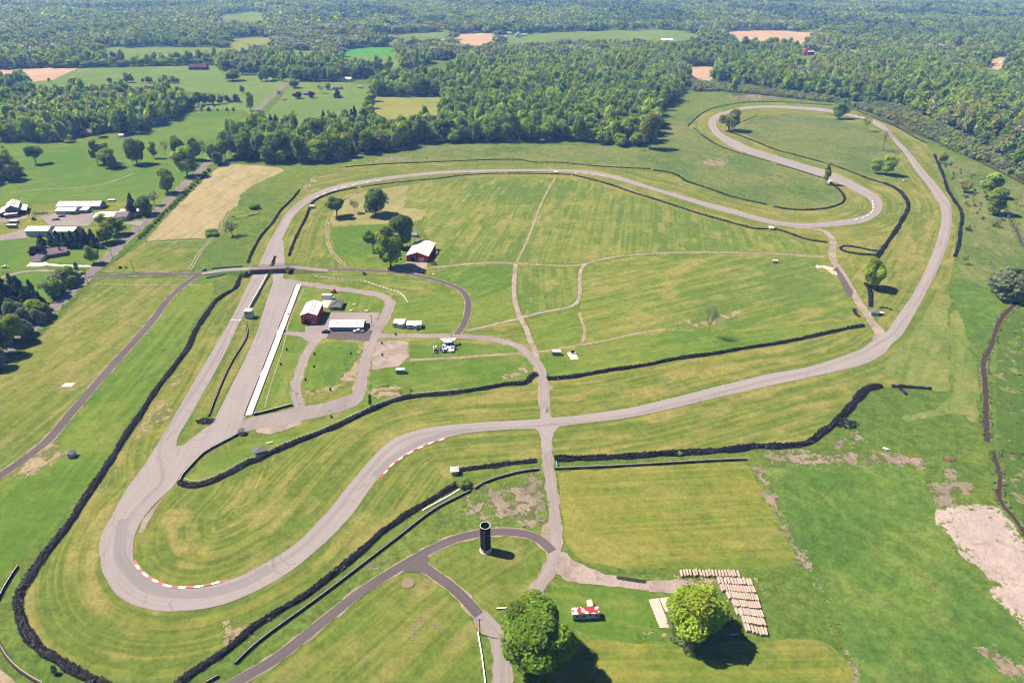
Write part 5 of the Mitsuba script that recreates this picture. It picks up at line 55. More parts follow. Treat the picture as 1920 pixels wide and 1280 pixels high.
# ------------------------------------------------------------------ materials
def rgb(*c): return {'type': 'rgb', 'value': list(c)}
def flat(*c): return {'type': 'twosided', 'bsdf': {'type': 'diffuse', 'reflectance': rgb(*c)}}
def shiny(c, r=.4, m=0.): return {'type': 'twosided', 'bsdf': {'type': 'principled', 'base_color': rgb(*c), 'roughness': r, 'metallic': m, 'specular': .4}}
def proc(name, fn): scene['m_' + name] = {'type': 'twosided', 'bsdf': {'type': 'diffuse', 'reflectance': mikit.proc(fn)}}
COL = dict(white=(.78, .78, .77), white_wall=(.6, .62, .64), grey=(.27, .27, .29), mauve=(.2, .165, .19), mauve_wall=(.13, .09, .11), maroon=(.09, .03, .045), maroon_roof=(.11, .055, .085),
    red=(.42, .03, .045), paleblue=(.36, .45, .52), teal=(.16, .33, .36), black=(.012, .012, .014), glass=(.02, .024, .03), concrete=(.5, .47, .42), pinkstone=(.46, .39, .36), cream=(.62, .55, .45),
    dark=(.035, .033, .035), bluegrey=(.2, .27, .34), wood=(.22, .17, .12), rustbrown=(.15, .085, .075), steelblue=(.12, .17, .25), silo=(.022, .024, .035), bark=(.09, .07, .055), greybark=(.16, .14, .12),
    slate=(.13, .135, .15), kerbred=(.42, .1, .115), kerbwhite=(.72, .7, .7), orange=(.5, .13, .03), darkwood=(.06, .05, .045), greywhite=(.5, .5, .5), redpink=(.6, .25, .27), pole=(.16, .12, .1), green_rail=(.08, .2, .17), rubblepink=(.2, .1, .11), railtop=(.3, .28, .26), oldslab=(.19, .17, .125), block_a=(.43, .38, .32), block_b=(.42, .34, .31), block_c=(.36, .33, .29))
for k, v in COL.items(): scene['m_' + k] = shiny(v, .45) if k in ('white', 'glass', 'kerbred', 'kerbwhite', 'steelblue') else flat(*v)
scene['m_leaf'] = {'type': 'principledthin', 'base_color': {'type': 'mesh_attribute', 'name': 'vertex_color'}, 'roughness': .7, 'diff_trans': 1.0, 'spec_trans': 0., 'eta': 1.3}
scene['m_rubber'] = {'type': 'twosided', 'bsdf': {'type': 'principled', 'base_color': rgb(.011, .011, .014), 'roughness': .6, 'specular': .2}}
scene['m_water'] = {'type': 'twosided', 'bsdf': {'type': 'principled', 'base_color': rgb(.05, .034, .028), 'roughness': .18, 'specular': .5}}
def turf(A, B, C, stripe=.4, dry=.5, tuft=.3, sw=1.8, big=60., seed=0., dk=.5):
    A, B, C = [tuple(c * k for c, k in zip(x, (1.2, 1.28, 1.22))) for x in (A, B, C)]
    def fn(p, n, uv):
        u, v = uv.x, uv.y
        b = fbm(p.x / big, p.y / big, seed, octaves=2)
        m = fbm(p.x / 9, p.y / 9, seed + 3, octaves=3)
        s = noise(u / sw, v / 70, seed)
        s2 = noise(u / (sw * .45), v / 22, seed + 9)
        f = noise(p.x / .75, p.y / .75, seed)
        g = noise(p.x / 2.3, p.y / 2.3, seed + 5)
        t = .5 + (b - .5) * .9 + (m - .5) * .5 + (s - .5) * stripe + (s2 - .5) * stripe * .45
        c = mix(A, B, smoothstep(.25, .75, t))
        d = smoothstep(dk, dk + .28, noise(u / 3.2, v / 15, seed + 2) * .5 + m * .3 + b * .25)
        c = mix(c, C, d * dry)
        return c * (1 + (f - .5) * tuft + (g - .5) * tuft * .8)
    return fn
G1, G2, G3 = (.070, .108, .018), (.105, .122, .024), (.19, .155, .055)
proc('ground', turf((.062, .1, .02), (.09, .12, .026), (.15, .138, .058), stripe=0, dry=.4, tuft=.5, big=90, seed=1.))
proc('verge', turf((.076, .108, .021), (.12, .13, .03), (.185, .16, .06), stripe=1.0, dry=.7, tuft=.32, sw=1.1, seed=2., dk=.5))
proc('mown_y', turf((.085, .118, .02), (.135, .138, .03), (.185, .162, .055), stripe=.55, dry=.45, tuft=.3, sw=1.2, seed=3.))
proc('mown_d', turf((.076, .11, .021), (.112, .128, .029), (.175, .15, .064), stripe=.6, dry=.6, tuft=.32, sw=1.3, seed=4., dk=.5))
proc('mown_i', turf((.074, .114, .022), (.115, .138, .03), (.185, .165, .06), stripe=.6, dry=.65, tuft=.3, sw=1.3, seed=5., dk=.5))
proc('mown_g', turf((.062, .112, .017), (.098, .135, .024), (.18, .155, .06), stripe=.35, dry=.35, tuft=.26, seed=6., dk=.56))
proc('mown_p', turf((.155, .152, .06), (.19, .172, .085), (.26, .22, .12), stripe=.7, dry=.4, tuft=.2, seed=7.))
proc('mown_e', turf((.082, .12, .03), (.11, .138, .038), (.17, .16, .065), stripe=.6, dry=.5, tuft=.3, sw=1.4, seed=8., dk=.5))
proc('lush', turf((.052, .1, .02), (.075, .122, .024), (.115, .135, .04), stripe=.15, dry=.5, tuft=.42, big=30, seed=9., dk=.5))
proc('rough', turf((.064, .1, .027), (.095, .12, .036), (.14, .13, .058), stripe=0, dry=.5, tuft=.5, big=40, seed=10.))
proc('lawn', turf((.06, .115, .02), (.082, .13, .025), (.125, .15, .04), stripe=.2, dry=.35, tuft=.16, sw=4, big=80, seed=11., dk=.55))
proc('pale', turf((.085, .135, .035), (.105, .148, .042), (.16, .165, .07), stripe=.4, dry=.3, tuft=.1, sw=6, seed=12., dk=.58))
proc('hay', turf((.125, .15, .042), (.16, .165, .05), (.2, .18, .07), stripe=.5, dry=.3, tuft=.1, sw=5, seed=13.))
proc('wheat', turf((.05, .165, .03), (.06, .175, .032), (.08, .16, .03), stripe=.1, dry=.2, tuft=.08, seed=14.))
proc('straw', turf((.2, .168, .098), (.24, .196, .12), (.13, .142, .055), stripe=.3, dry=.5, tuft=.24, sw=1.6, seed=15., dk=.54))
proc('plough', turf((.27, .19, .155), (.30, .215, .18), (.33, .25, .2), stripe=.3, dry=.3, tuft=.1, sw=3, seed=16.))
def wild(p, n, uv):
    m = fbm(p.x / 14, p.y / 14, 2.)
    c = mix((.05, .105, .02), (.075, .12, .026), m)
    s = smoothstep(.6, .74, fbm(p.x / 3.2, p.y / 3.2, 7.)) * smoothstep(.4, .6, fbm(p.x / 22, p.y / 22, 5.))
    return mix(c, (.19, .18, .10), s * .8) * (.75 + .5 * noise(p.x / .8, p.y / .8))
proc('wild', wild)
def asphalt(A, B, rough=.1, streak=.1):
    def fn(p, n, uv):
        s = noise(uv.x / .55, uv.y / 26, 1.)
        m = fbm(p.x / 13, p.y / 13, 2., octaves=2)
        f = noise(p.x / .3, p.y / .3)
        seam = smoothstep(.965, .995, noise(uv.x / 3.1, uv.y / 9, 4.)) 
        return mix(A, B, m) * (1 + (s - .5) * streak + (f - .5) * rough) * (1 - .25 * seam)
    return fn
def track_fn(p, n, uv):
    base = asphalt((.238, .226, .236), (.262, .247, .256))(p, n, uv)
    line = smoothstep(.35, 1., 1 - dr.abs(uv.x - 3.2 - 4.5 * noise(uv.y / 90, 3.)) / 2.4)
    marks = smoothstep(.78, .86, noise(uv.x / .22, uv.y / 35, 8.)) * smoothstep(.5, .7, noise(uv.y / 40, 9.))
    crack = smoothstep(.03, .0, dr.abs(noise(uv.x / 6, uv.y / 6, 2.) - .5)) * smoothstep(.5, .6, noise(p.x / 30, p.y / 30, 6.))
    return base * (1 - .12 * line) * (1 - .16 * marks) * (1 - .18 * crack)
proc('track', track_fn)
proc('patch', asphalt((.195, .192, .205), (.208, .204, .217)))
proc('light_asphalt', asphalt((.205, .19, .196), (.255, .235, .24), .16, .2))
proc('dark_asphalt', asphalt((.088, .078, .086), (.115, .103, .11), .14, .16))
proc('road', asphalt((.15, .142, .155), (.18, .168, .18), .1, .16))
def soil(A, B, C, cmix=.45, th=.6):
    def fn(p, n, uv):
        m = fbm(p.x / 6, p.y / 6, 3.)
        t = smoothstep(th, th + .14, fbm(p.x / 2.6, p.y / 2.6, 9.))
        return mix(mix(A, B, smoothstep(.3, .7, m)), C, t * cmix) * (.85 + .3 * noise(p.x / .5, p.y / .5))
    return fn
proc('dirt', soil((.22, .19, .145), (.275, .235, .18), (.13, .14, .055)))
proc('gravel', soil((.235, .205, .19), (.295, .255, .235), (.17, .15, .115)))
proc('soil', soil((.195, .165, .132), (.25, .212, .175), (.08, .108, .03), .9, .5))
proc('sand', soil((.385, .33, .315), (.33, .29, .285), (.25, .21, .19), .6))
proc('sandy', soil((.3, .25, .175), (.25, .21, .14), (.1, .125, .035), .85, .52))
def rust_roof(p, n, uv):
    s = smoothstep(.49, .56, fbm(p.x / 1.1, p.y / .8, 3.) + .12 * smoothstep(18.5, 22, p.x) - .05)
    return mix((.62, .6, .58), (.3, .045, .05), s)
proc('rust_roof', rust_roof)
proc('white', lambda p, n, uv: mi.Color3f(.66, .675, .73) * (.8 + .2 * fbm(p.x / 2.5, p.y / 2.5, 1.)) * (1 - .1 * smoothstep(.8, .95, noise(p.x / .5, p.y / .5))))
def stage_paint(p, n, uv):
    a = fbm(p.x / .75 + 3 * noise(p.x / 2, p.y / 2), p.y / .75, 1.)
    return mix(mix((.02, .022, .05), (.16, .3, .5), smoothstep(.42, .5, a)), (.65, .66, .7), smoothstep(.52, .57, a))
proc('stage_paint', stage_paint)
# ------------------------------------------------------------------ mesh and bookkeeping helpers
def free(key):
    if key not in USED:
        USED.add(key); return key
    n = 1
    while f'{key}_{n:03d}' in USED: n += 1
    key = f'{key}_{n:03d}'; USED.add(key); return key
USED = set()
CACHE = {}
def put(name, mesh, mat, parent=None, smooth=False, uv=None, color=None, tw=None, cache=None):
    """One entry of scene; parent makes it a child. cache: a name under which the written mesh is kept for reuse."""
    key = free((parent + '__' if parent else '') + name)
    if cache is not None and cache in CACHE: d = dict(CACHE[cache])
    else:
        d = mikit.ply(mesh() if callable(mesh) else mesh, None, smooth=smooth, uv=uv, color=color)
        if cache is not None: CACHE[cache] = dict(d)
    d['bsdf'] = {'type': 'ref', 'id': 'm_' + mat}
    if tw is not None: d['to_world'] = tw
    scene[key] = d
    return key
def lab(key, label, cat=None, group=None, kind=None):
    labels[key] = {k: v for k, v in dict(label=label, category=cat, group=group, kind=kind).items() if v}
    return key
def thing(name, label, cat, group=None): return lab(free(name), label, cat, group)
def bx(cx, cy, cz, sx, sy, sz):
    v = np.array([[x, y, z] for x in (-.5, .5) for y in (-.5, .5) for z in (-.5, .5)]) * [sx, sy, sz] + [cx, cy, cz]
    f = np.array([[0, 1, 3], [0, 3, 2], [4, 6, 7], [4, 7, 5], [0, 4, 5], [0, 5, 1], [2, 3, 7], [2, 7, 6], [0, 2, 6], [0, 6, 4], [1, 5, 7], [1, 7, 3]])
    return v, f
def cat(ms):
    vs, fs, o = [], [], 0
    for v, f in ms:
        vs.append(v); fs.append(np.asarray(f) + o); o += len(v)
    return np.vstack(vs), np.vstack(fs)
def tm(m): return np.asarray(m.vertices, float), np.asarray(m.faces)
def extr(pts, h): return tm(trimesh.creation.extrude_polygon(Polygon(pts), h, engine='earcut'))
def xf(m, M):
    M = np.asarray(M, float); return m[0] @ M[:3, :3].T + M[:3, 3], m[1]
def rotz(a):
    c, s = math.cos(a), math.sin(a); M = np.eye(4); M[:2, :2] = [[c, -s], [s, c]]; return M
def tube(p0, p1, r0, r1, n=7):
    p0, p1 = np.array(p0, float), np.array(p1, float); t = p1 - p0; t /= np.linalg.norm(t)
    a = np.cross(t, [0, 0, 1] if abs(t[2]) < .9 else [1, 0, 0]); a /= np.linalg.norm(a); b = np.cross(t, a)
    ang = np.arange(n) * 2 * np.pi / n; ring = np.cos(ang)[:, None] * a + np.sin(ang)[:, None] * b
    v = np.vstack([p0 + ring * r0, p1 + ring * r1, [p0], [p1]]); i = np.arange(n); j = (i + 1) % n
    f = np.vstack([np.c_[i, j, j + n], np.c_[i, j + n, i + n], np.c_[j, i, i * 0 + 2 * n], np.c_[i + n, j + n, i * 0 + 2 * n + 1]])
    return v, f
def lathe(prof, n=24):
    prof = np.array(prof, float); k = len(prof); a = np.arange(n) * 2 * np.pi / n
    v = np.stack([prof[:, 0][None] * np.cos(a)[:, None], prof[:, 0][None] * np.sin(a)[:, None], np.tile(prof[:, 1], (n, 1))], -1).reshape(-1, 3)
    f = []
    for i in range(n):
        for j in range(k - 1):
            q = [i * k + j, ((i + 1) % n) * k + j, ((i + 1) % n) * k + j + 1, i * k + j + 1]
            f += [[q[0], q[1], q[2]], [q[0], q[2], q[3]]]
    return v, np.array(f)
def spline(pts, step, closed=False):
    p = np.array(pts, float)
    if closed: p = np.vstack([p, p[:1]])
    s = np.r_[0, np.cumsum(np.sqrt(np.linalg.norm(np.diff(p, axis=0), axis=1)))]   # centripetal
    cs = CubicSpline(s, p, bc_type='periodic' if closed else 'natural')
    q = cs(np.linspace(0, s[-1], 40 * len(p)))
    d = np.r_[0, np.cumsum(np.linalg.norm(np.diff(q, axis=0), axis=1))]
    n = max(2, int(d[-1] / step) + 1)
    x = np.linspace(0, d[-1], n)
    r = np.stack([np.interp(x, d, q[:, k]) for k in range(q.shape[1])], 1)
    return r[:-1] if closed else r
def ribbon(pts, w, z, step=2.5, wob=0., raw=False):
    p = np.array(pts, float) if raw else spline(pts, step)
    t = np.gradient(p[:, :2], axis=0); t /= np.linalg.norm(t, axis=1, keepdims=True); nrm = np.c_[-t[:, 1], t[:, 0]]
    s = np.r_[0, np.cumsum(np.linalg.norm(np.diff(p[:, :2], axis=0), axis=1))]
    wl = w / 2 * (1 + wob * (meshkit.noise(np.c_[s / 3, s * 0, s * 0], 1) - .5) * 2); wr = w / 2 * (1 + wob * (meshkit.noise(np.c_[s / 3, s * 0 + 9, s * 0], 2) - .5) * 2)
    L, R = p[:, :2] + nrm * wl[:, None], p[:, :2] - nrm * wr[:, None]
    zz = np.full(len(p), z) if p.shape[1] == 2 else p[:, 2] + z
    v = np.vstack([np.c_[L, zz], np.c_[R, zz]]); n = len(p); i = np.arange(n - 1)
    f = np.vstack([np.c_[i + n, i + n + 1, i + 1], np.c_[i + n, i + 1, i]])
    uv = np.vstack([np.c_[wl * 0, s], np.c_[wl + wr, s]])
    return (v, f), uv
def poly_sheet(poly, z, d=None):
    poly = poly if hasattr(poly, 'geoms') or hasattr(poly, 'exterior') else Polygon(poly).buffer(0)
    ms = []
    for g in getattr(poly, 'geoms', [poly]):
        if g.area > .5:
            v, f = trimesh.creation.triangulate_polygon(g, engine='earcut')
            ms.append((np.c_[v, np.full(len(v), z)], f))
    v, f = cat(ms)
    e = v[f[:, 1]] - v[f[:, 0]]; g = v[f[:, 2]] - v[f[:, 0]]
    flip = e[:, 0] * g[:, 1] - e[:, 1] * g[:, 0] < 0
    f = f.copy(); f[flip] = f[flip][:, ::-1]
    d = np.array(d if d is not None else [[0, 0], [1, 0]], float); t = d[1] - d[0]; t /= np.linalg.norm(t)
    return (v, f), np.c_[v[:, :2] @ [-t[1], t[0]], v[:, :2] @ t]
def soften(pts, wob=0., step=3., seed=0):
    """A closed outline with rounded corners and, if wob, a ragged edge."""
    g = Polygon(pts).buffer(0).buffer(2).buffer(-4).buffer(2)
    if g.is_empty: g = Polygon(pts).buffer(0)
    g = max(getattr(g, 'geoms', [g]), key=lambda a: a.area)
    if not wob: return g
    e = np.array(g.exterior.segmentize(step).coords)[:-1]
    o = np.c_[meshkit.fbm(np.c_[e / 7, e[:, :1] * 0 + seed], 3, seed), meshkit.fbm(np.c_[e / 7, e[:, :1] * 0 + seed + 5], 3, seed + 3)] - .5
    return Polygon(e + o * 2 * wob).buffer(0)
def dense_sheet(poly, z, cell, curve):
    """A sheet with inner points; uv = (distance to the curve, length along it)."""
    tree = cKDTree(curve); s = np.r_[0, np.cumsum(np.linalg.norm(np.diff(curve, axis=0), axis=1))]
    vs, fs, o = [], [], 0
    for g in getattr(poly, 'geoms', [poly]):
        if g.area < 2: continue
        b = np.vstack([np.array(r.segmentize(cell).coords)[:-1] for r in [g.exterior, *g.interiors]])
        x0, y0, x1, y1 = g.bounds
        q = np.stack(np.meshgrid(np.arange(x0, x1, cell), np.arange(y0, y1, cell)), -1).reshape(-1, 2)
        shapely.prepare(g)
        inner = g.buffer(-cell * .45)
        q = q[shapely.contains_xy(inner, q[:, 0], q[:, 1])] if not inner.is_empty else q[:0]
        p = np.unique(np.round(np.vstack([b, q]), 3), axis=0)
        t = Delaunay(p).simplices; c = p[t].mean(1); t = t[shapely.contains_xy(g, c[:, 0], c[:, 1])]
        e, h = p[t[:, 1]] - p[t[:, 0]], p[t[:, 2]] - p[t[:, 0]]
        fl = e[:, 0] * h[:, 1] - e[:, 1] * h[:, 0] < 0; t[fl] = t[fl][:, ::-1]
        vs.append(p); fs.append(t + o); o += len(p)
    p = np.vstack(vs); dd, k = tree.query(p)
    return (np.c_[p, np.full(len(p), z)], np.vstack(fs)), np.c_[dd, s[k]]
# ------------------------------------------------------------------ ground, fields, roads
lab(put('ground', (np.array([[-9000, -600, 0], [9000, -600, 0], [9000, 9000, 0], [-9000, 9000, 0.]]), np.array([[0, 1, 2], [0, 2, 3]])), 'ground', uv=np.zeros((4, 2))), 'green meadow ground under everything', kind='structure')
tA, tB = spline(D['trackA'], 2.0, True), spline(D['trackB'], 2.0, True)
track = Polygon(tA).buffer(0).symmetric_difference(Polygon(tB).buffer(0))
if track.area > 60000: track = Polygon(tA).buffer(0).difference(Polygon(tB).buffer(0))
verge = Polygon(D['outer']).buffer(0).union(track.buffer(7)).difference(Polygon(D['areas']['pit_lane']))
m, uv = dense_sheet(verge, .02, 4.5, np.vstack([tB, tB[:1]]))
lab(put('mown_verge', m, 'verge', uv=uv), 'olive mown grass verge along both sides of the race track', kind='structure')
FIELD_LABEL = dict(mown_y='striped yellow green hay grass', mown_d='dry mown grass with brown streaks', mown_i='olive mown infield grass', mown_g='fresh green mown grass', mown_p='pale cut lawn under the trees', mown_e='pale green mown strip',
    lush='lush bright green grass field', wild='rough green meadow with pale tussocks', rough='rough dark green meadow', lawn='bright green lawn or meadow', pale='pale green crop field', hay='yellowish hay field', wheat='vivid green young wheat strip', straw='tan straw coloured field', plough='bare pinkish ploughed field')
for i, (k, (mt, d, p)) in enumerate(D['fields'].items()):
    far = np.mean(np.array(p)[:, 1]) > 900
    g = soften(p, 0 if far else 1.8, seed=i)
    if k in ('hairpin',): pass
    m, uv = poly_sheet(g, .03 + .0008 * i, d)
    lab(put(k, m, mt, uv=uv), FIELD_LABEL[mt], kind='structure')
for i, (kind, p, den) in enumerate(D['earth']):
    g = Polygon(p).buffer(0); x0, y0, x1, y1 = g.bounds; c = .55
    q = np.stack(np.meshgrid(np.arange(x0 - 3, x1 + 3, c), np.arange(y0 - 3, y1 + 3, c)), -1).reshape(-1, 2)
    gp, gi = g.buffer(2.5), g
    inside = shapely.contains_xy(gp, q[:, 0], q[:, 1])
    q = q[inside]
    dist = shapely.distance(shapely.points(q), g.boundary) * np.where(shapely.contains_xy(g, q[:, 0], q[:, 1]), 1, -1)
    size = math.sqrt(g.area / 40)
    val = np.clip(dist / min(3.5, size), -1, 1) * .38 + (meshkit.fbm(np.c_[q / 3.6, q[:, :1] * 0 + i], 4, i) - .5) * 1.9 + (den - .66) * 1.1 + rng.normal(0, .13, len(q))
    q = q[val > 0]
    if len(q) < 4: continue
    v = (q[:, None] + np.array([[0, 0], [c, 0], [c, c], [0, c]]) * 1.01 + rng.uniform(-.1, .1, (len(q), 4, 2))).reshape(-1, 2)
    o = np.arange(len(q))[:, None] * 4
    lab(put({'sand': 'sand_bank', 'soil': 'bare_soil', 'sandy': 'worn_sand'}[kind], (np.c_[v, np.full(len(v), .085 + .0005 * i)], np.vstack([o + [0, 1, 2], o + [0, 2, 3]])), kind, uv=v), {'sand': 'pink sand bank', 'soil': 'bare pinkish soil patch', 'sandy': 'worn sandy patch in the grass'}[kind], kind='structure')
ROADMAT = dict(public_road='road', access_road='dark_asphalt', east_access='dark_asphalt', paddock_entry='dark_asphalt', yard_loop='light_asphalt', paddock_loop='light_asphalt', east_road='light_asphalt', south_road='light_asphalt', silo_drive='dark_asphalt', gate_drive='dark_asphalt', concrete_drive='light_asphalt')
for i, (k, (w, p)) in enumerate(D['dirt'].items()):
    m, uv = ribbon(p, w, .1 + .001 * i, 1.5, .14)
    lab(put(k, m, 'gravel' if k in ('corner_road', 'south_track', 'west_branch', 'left_lane') else 'dirt', uv=uv), 'unpaved track or worn line through the grass', kind='structure')
for i, (k, (w, p)) in enumerate(D['roads'].items()):
    m, uv = ribbon(p, w + 1.1, .118 + .001 * i, 2, .25)
    lab(put(k + '_shoulder', m, 'dirt', uv=uv), 'sandy shoulder of the road', kind='structure')
AREAMAT = dict(pit_lane='track', paddock_apron='light_asphalt', gravel_apron='gravel', hairpin_shoulder='gravel', yard_paving='light_asphalt', hut_pad='concrete', dark_yard='dark_asphalt', barn_gravel='gravel', sandy_lot='gravel', gravel_spur='gravel', road_shoulder='dirt', gate_fill='dark_asphalt', cross_north='track', cross_south='track', corner_flare='gravel', mat_strip='dark_asphalt', slab_pad='pinkstone', slab_pad_b='pinkstone', house_drive='concrete', farm_yard='light_asphalt', farm_lane='light_asphalt', store_lot='light_asphalt')
AREATOP = dict(pit_lane=.168, dark_yard=.172, cross_north=.172, cross_south=.173, gate_fill=.164, paddock_apron=.166, yard_paving=.165, hut_pad=.175, slab_pad=.16, slab_pad_b=.162, house_drive=.16, mat_strip=.16)
for i, (k, p) in enumerate(D['areas'].items()):
    rag = AREAMAT[k] in ('gravel', 'dirt') or k == 'farm_yard'
    g = soften(p, 1.2, 1.2, i) if rag else Polygon(p).buffer(0)
    m, uv = poly_sheet(g, AREATOP.get(k, .13 + .001 * i), [p[0], p[1]])
    lab(put(k, m, AREAMAT[k], uv=uv), {'gravel': 'gravel surface', 'dirt': 'sandy road edge'}.get(AREAMAT[k], 'paved surface'), kind='structure')
for i, (k, (w, p)) in enumerate(D['roads'].items()):
    m, uv = ribbon(p, w, .15 + .001 * i, 2)
    lab(put(k, m, ROADMAT[k], uv=uv), {'road': 'grey public road', 'dark_asphalt': 'dark asphalt drive', 'light_asphalt': 'light worn asphalt road'}[ROADMAT[k]], kind='structure')
m, uv = dense_sheet(track, .18, 3.0, np.vstack([tB, tB[:1]]))
lab(put('race_track', m, 'track', uv=uv), 'pale pinkish grey asphalt race track with long straight, hairpin and S bends', kind='structure')
for w, p in D['patch']:
    m, uv = ribbon(p, w, .19, 2); lab(put('asphalt_patch', m, 'patch', uv=uv), 'darker resurfaced lane on the inside of the bend', kind='structure')
a, b = np.array(D['pt']['start0']), np.array(D['pt']['start1'])
lab(put('start_line', ribbon([a, (a + b) / 2, b], .45, .2, 1)[0], 'kerbwhite'), 'white painted start and finish line across the straight', kind='structure')
w, p = D['creek']
lab(put('creek', ribbon(p, w, .12, 3, .3)[0], 'water'), 'dark narrow creek in front of the right hand woods', kind='structure')
for k, (w, p) in D['ditch'].items():
    lab(put(free('bank_earth'), ribbon(p, w + 1.6, .11, 2, .5)[0], 'soil', uv=None), 'bare earth bank of the ditch', kind='structure') if False else None
    m, uv = ribbon(p, w * .8 + .35, .1, 1.5, .7); lab(put('ditch_bank', m, 'soil', uv=uv), 'bare earth bank of the ditch', kind='structure')
    lab(put('ditch', ribbon(p, w * .78, .125, 1.5, .35)[0], 'water'), 'dark brown water of the drainage ditch', kind='structure')
# kerbs
def kerb(name, pts, mats, w, label):
    t = thing(name, label, 'kerb'); p = spline(pts, .5); n = len(pts) - 1
    for i in range(n):
        q = p[int(len(p) * i / n):int(len(p) * (i + 1) / n) + 1]
        if mats[i % len(mats)] is None or len(q) < 2: continue
        g = LineString(q).buffer(w / 2, cap_style='flat')
        put('kerb_block', xf(extr(g.exterior.coords, .09), np.array([[1, 0, 0, 0], [0, 1, 0, 0], [0, 0, 1, .15], [0, 0, 0, 1.]])), mats[i % len(mats)], t)
kerb('striped_kerb', D['kerb'][0], ['kerbred', 'kerbwhite'], .82, 'red and white kerb on the inside of the big hairpin')
kerb('striped_kerb', D['kerb'][1], ['kerbred', 'kerbwhite'], .8, 'red and white kerb on the bend after the hairpin')
for p, l in zip(D['wkerb'], ['white dashed kerb inside the right hand S bend', 'white dashed kerb above the pale lawn on the upper left bend', 'white dashed kerb at the far sweeper', 'white dashed kerb at the far right bend by the tree pair']):
    q = []
    for a, b in zip(np.array(p)[:-1], np.array(p)[1:]): q += [a, a + (b - a) * .55]
    kerb('white_kerb', q + [p[-1]], ['kerbwhite', None], .75, l)
# ------------------------------------------------------------------ tyre walls, barriers
def tyre(n=8, R=.36, r=.19, h=.24):
    a = np.arange(n) * 2 * np.pi / n; c = np.c_[np.cos(a), np.sin(a)]
    v = np.vstack([np.c_[c * R, np.full(n, 0)], np.c_[c * R, np.full(n, h)], np.c_[c * r, np.full(n, h)], np.c_[c * r, np.full(n, 0)]]); i = np.arange(n); j = (i + 1) % n
    f = [np.vstack([np.c_[i + a * n, j + a * n, j + b * n], np.c_[i + a * n, j + b * n, i + b * n]]) for a, b in ((0, 1), (1, 2), (2, 3))]
    return v, np.vstack(f)
def place_many(base, pos, rot):
    v, f = base; n = len(pos)
    V = (np.einsum('nij,kj->nki', rot, v) + pos[:, None]).reshape(-1, 3)
    return V, (f[None] + np.arange(n)[:, None, None] * len(v)).reshape(-1, 3)
def rots(n, tilt):
    a = rng.uniform(0, 6.28, n); b = rng.normal(0, tilt, n); c, s = np.cos(a), np.sin(a); cb, sb = np.cos(b), np.sin(b)
    Rz = np.zeros((n, 3, 3)); Rz[:, 0, 0] = c; Rz[:, 0, 1] = -s; Rz[:, 1, 0] = s; Rz[:, 1, 1] = c; Rz[:, 2, 2] = 1
    Rx = np.zeros((n, 3, 3)); Rx[:, 0, 0] = 1; Rx[:, 1, 1] = cb; Rx[:, 1, 2] = -sb; Rx[:, 2, 1] = sb; Rx[:, 2, 2] = cb
    return Rz @ Rx
def tyres_at(xy, z, tilt=.35, n=8):
    return place_many(tyre(n), np.c_[xy, z], rots(len(xy), tilt))
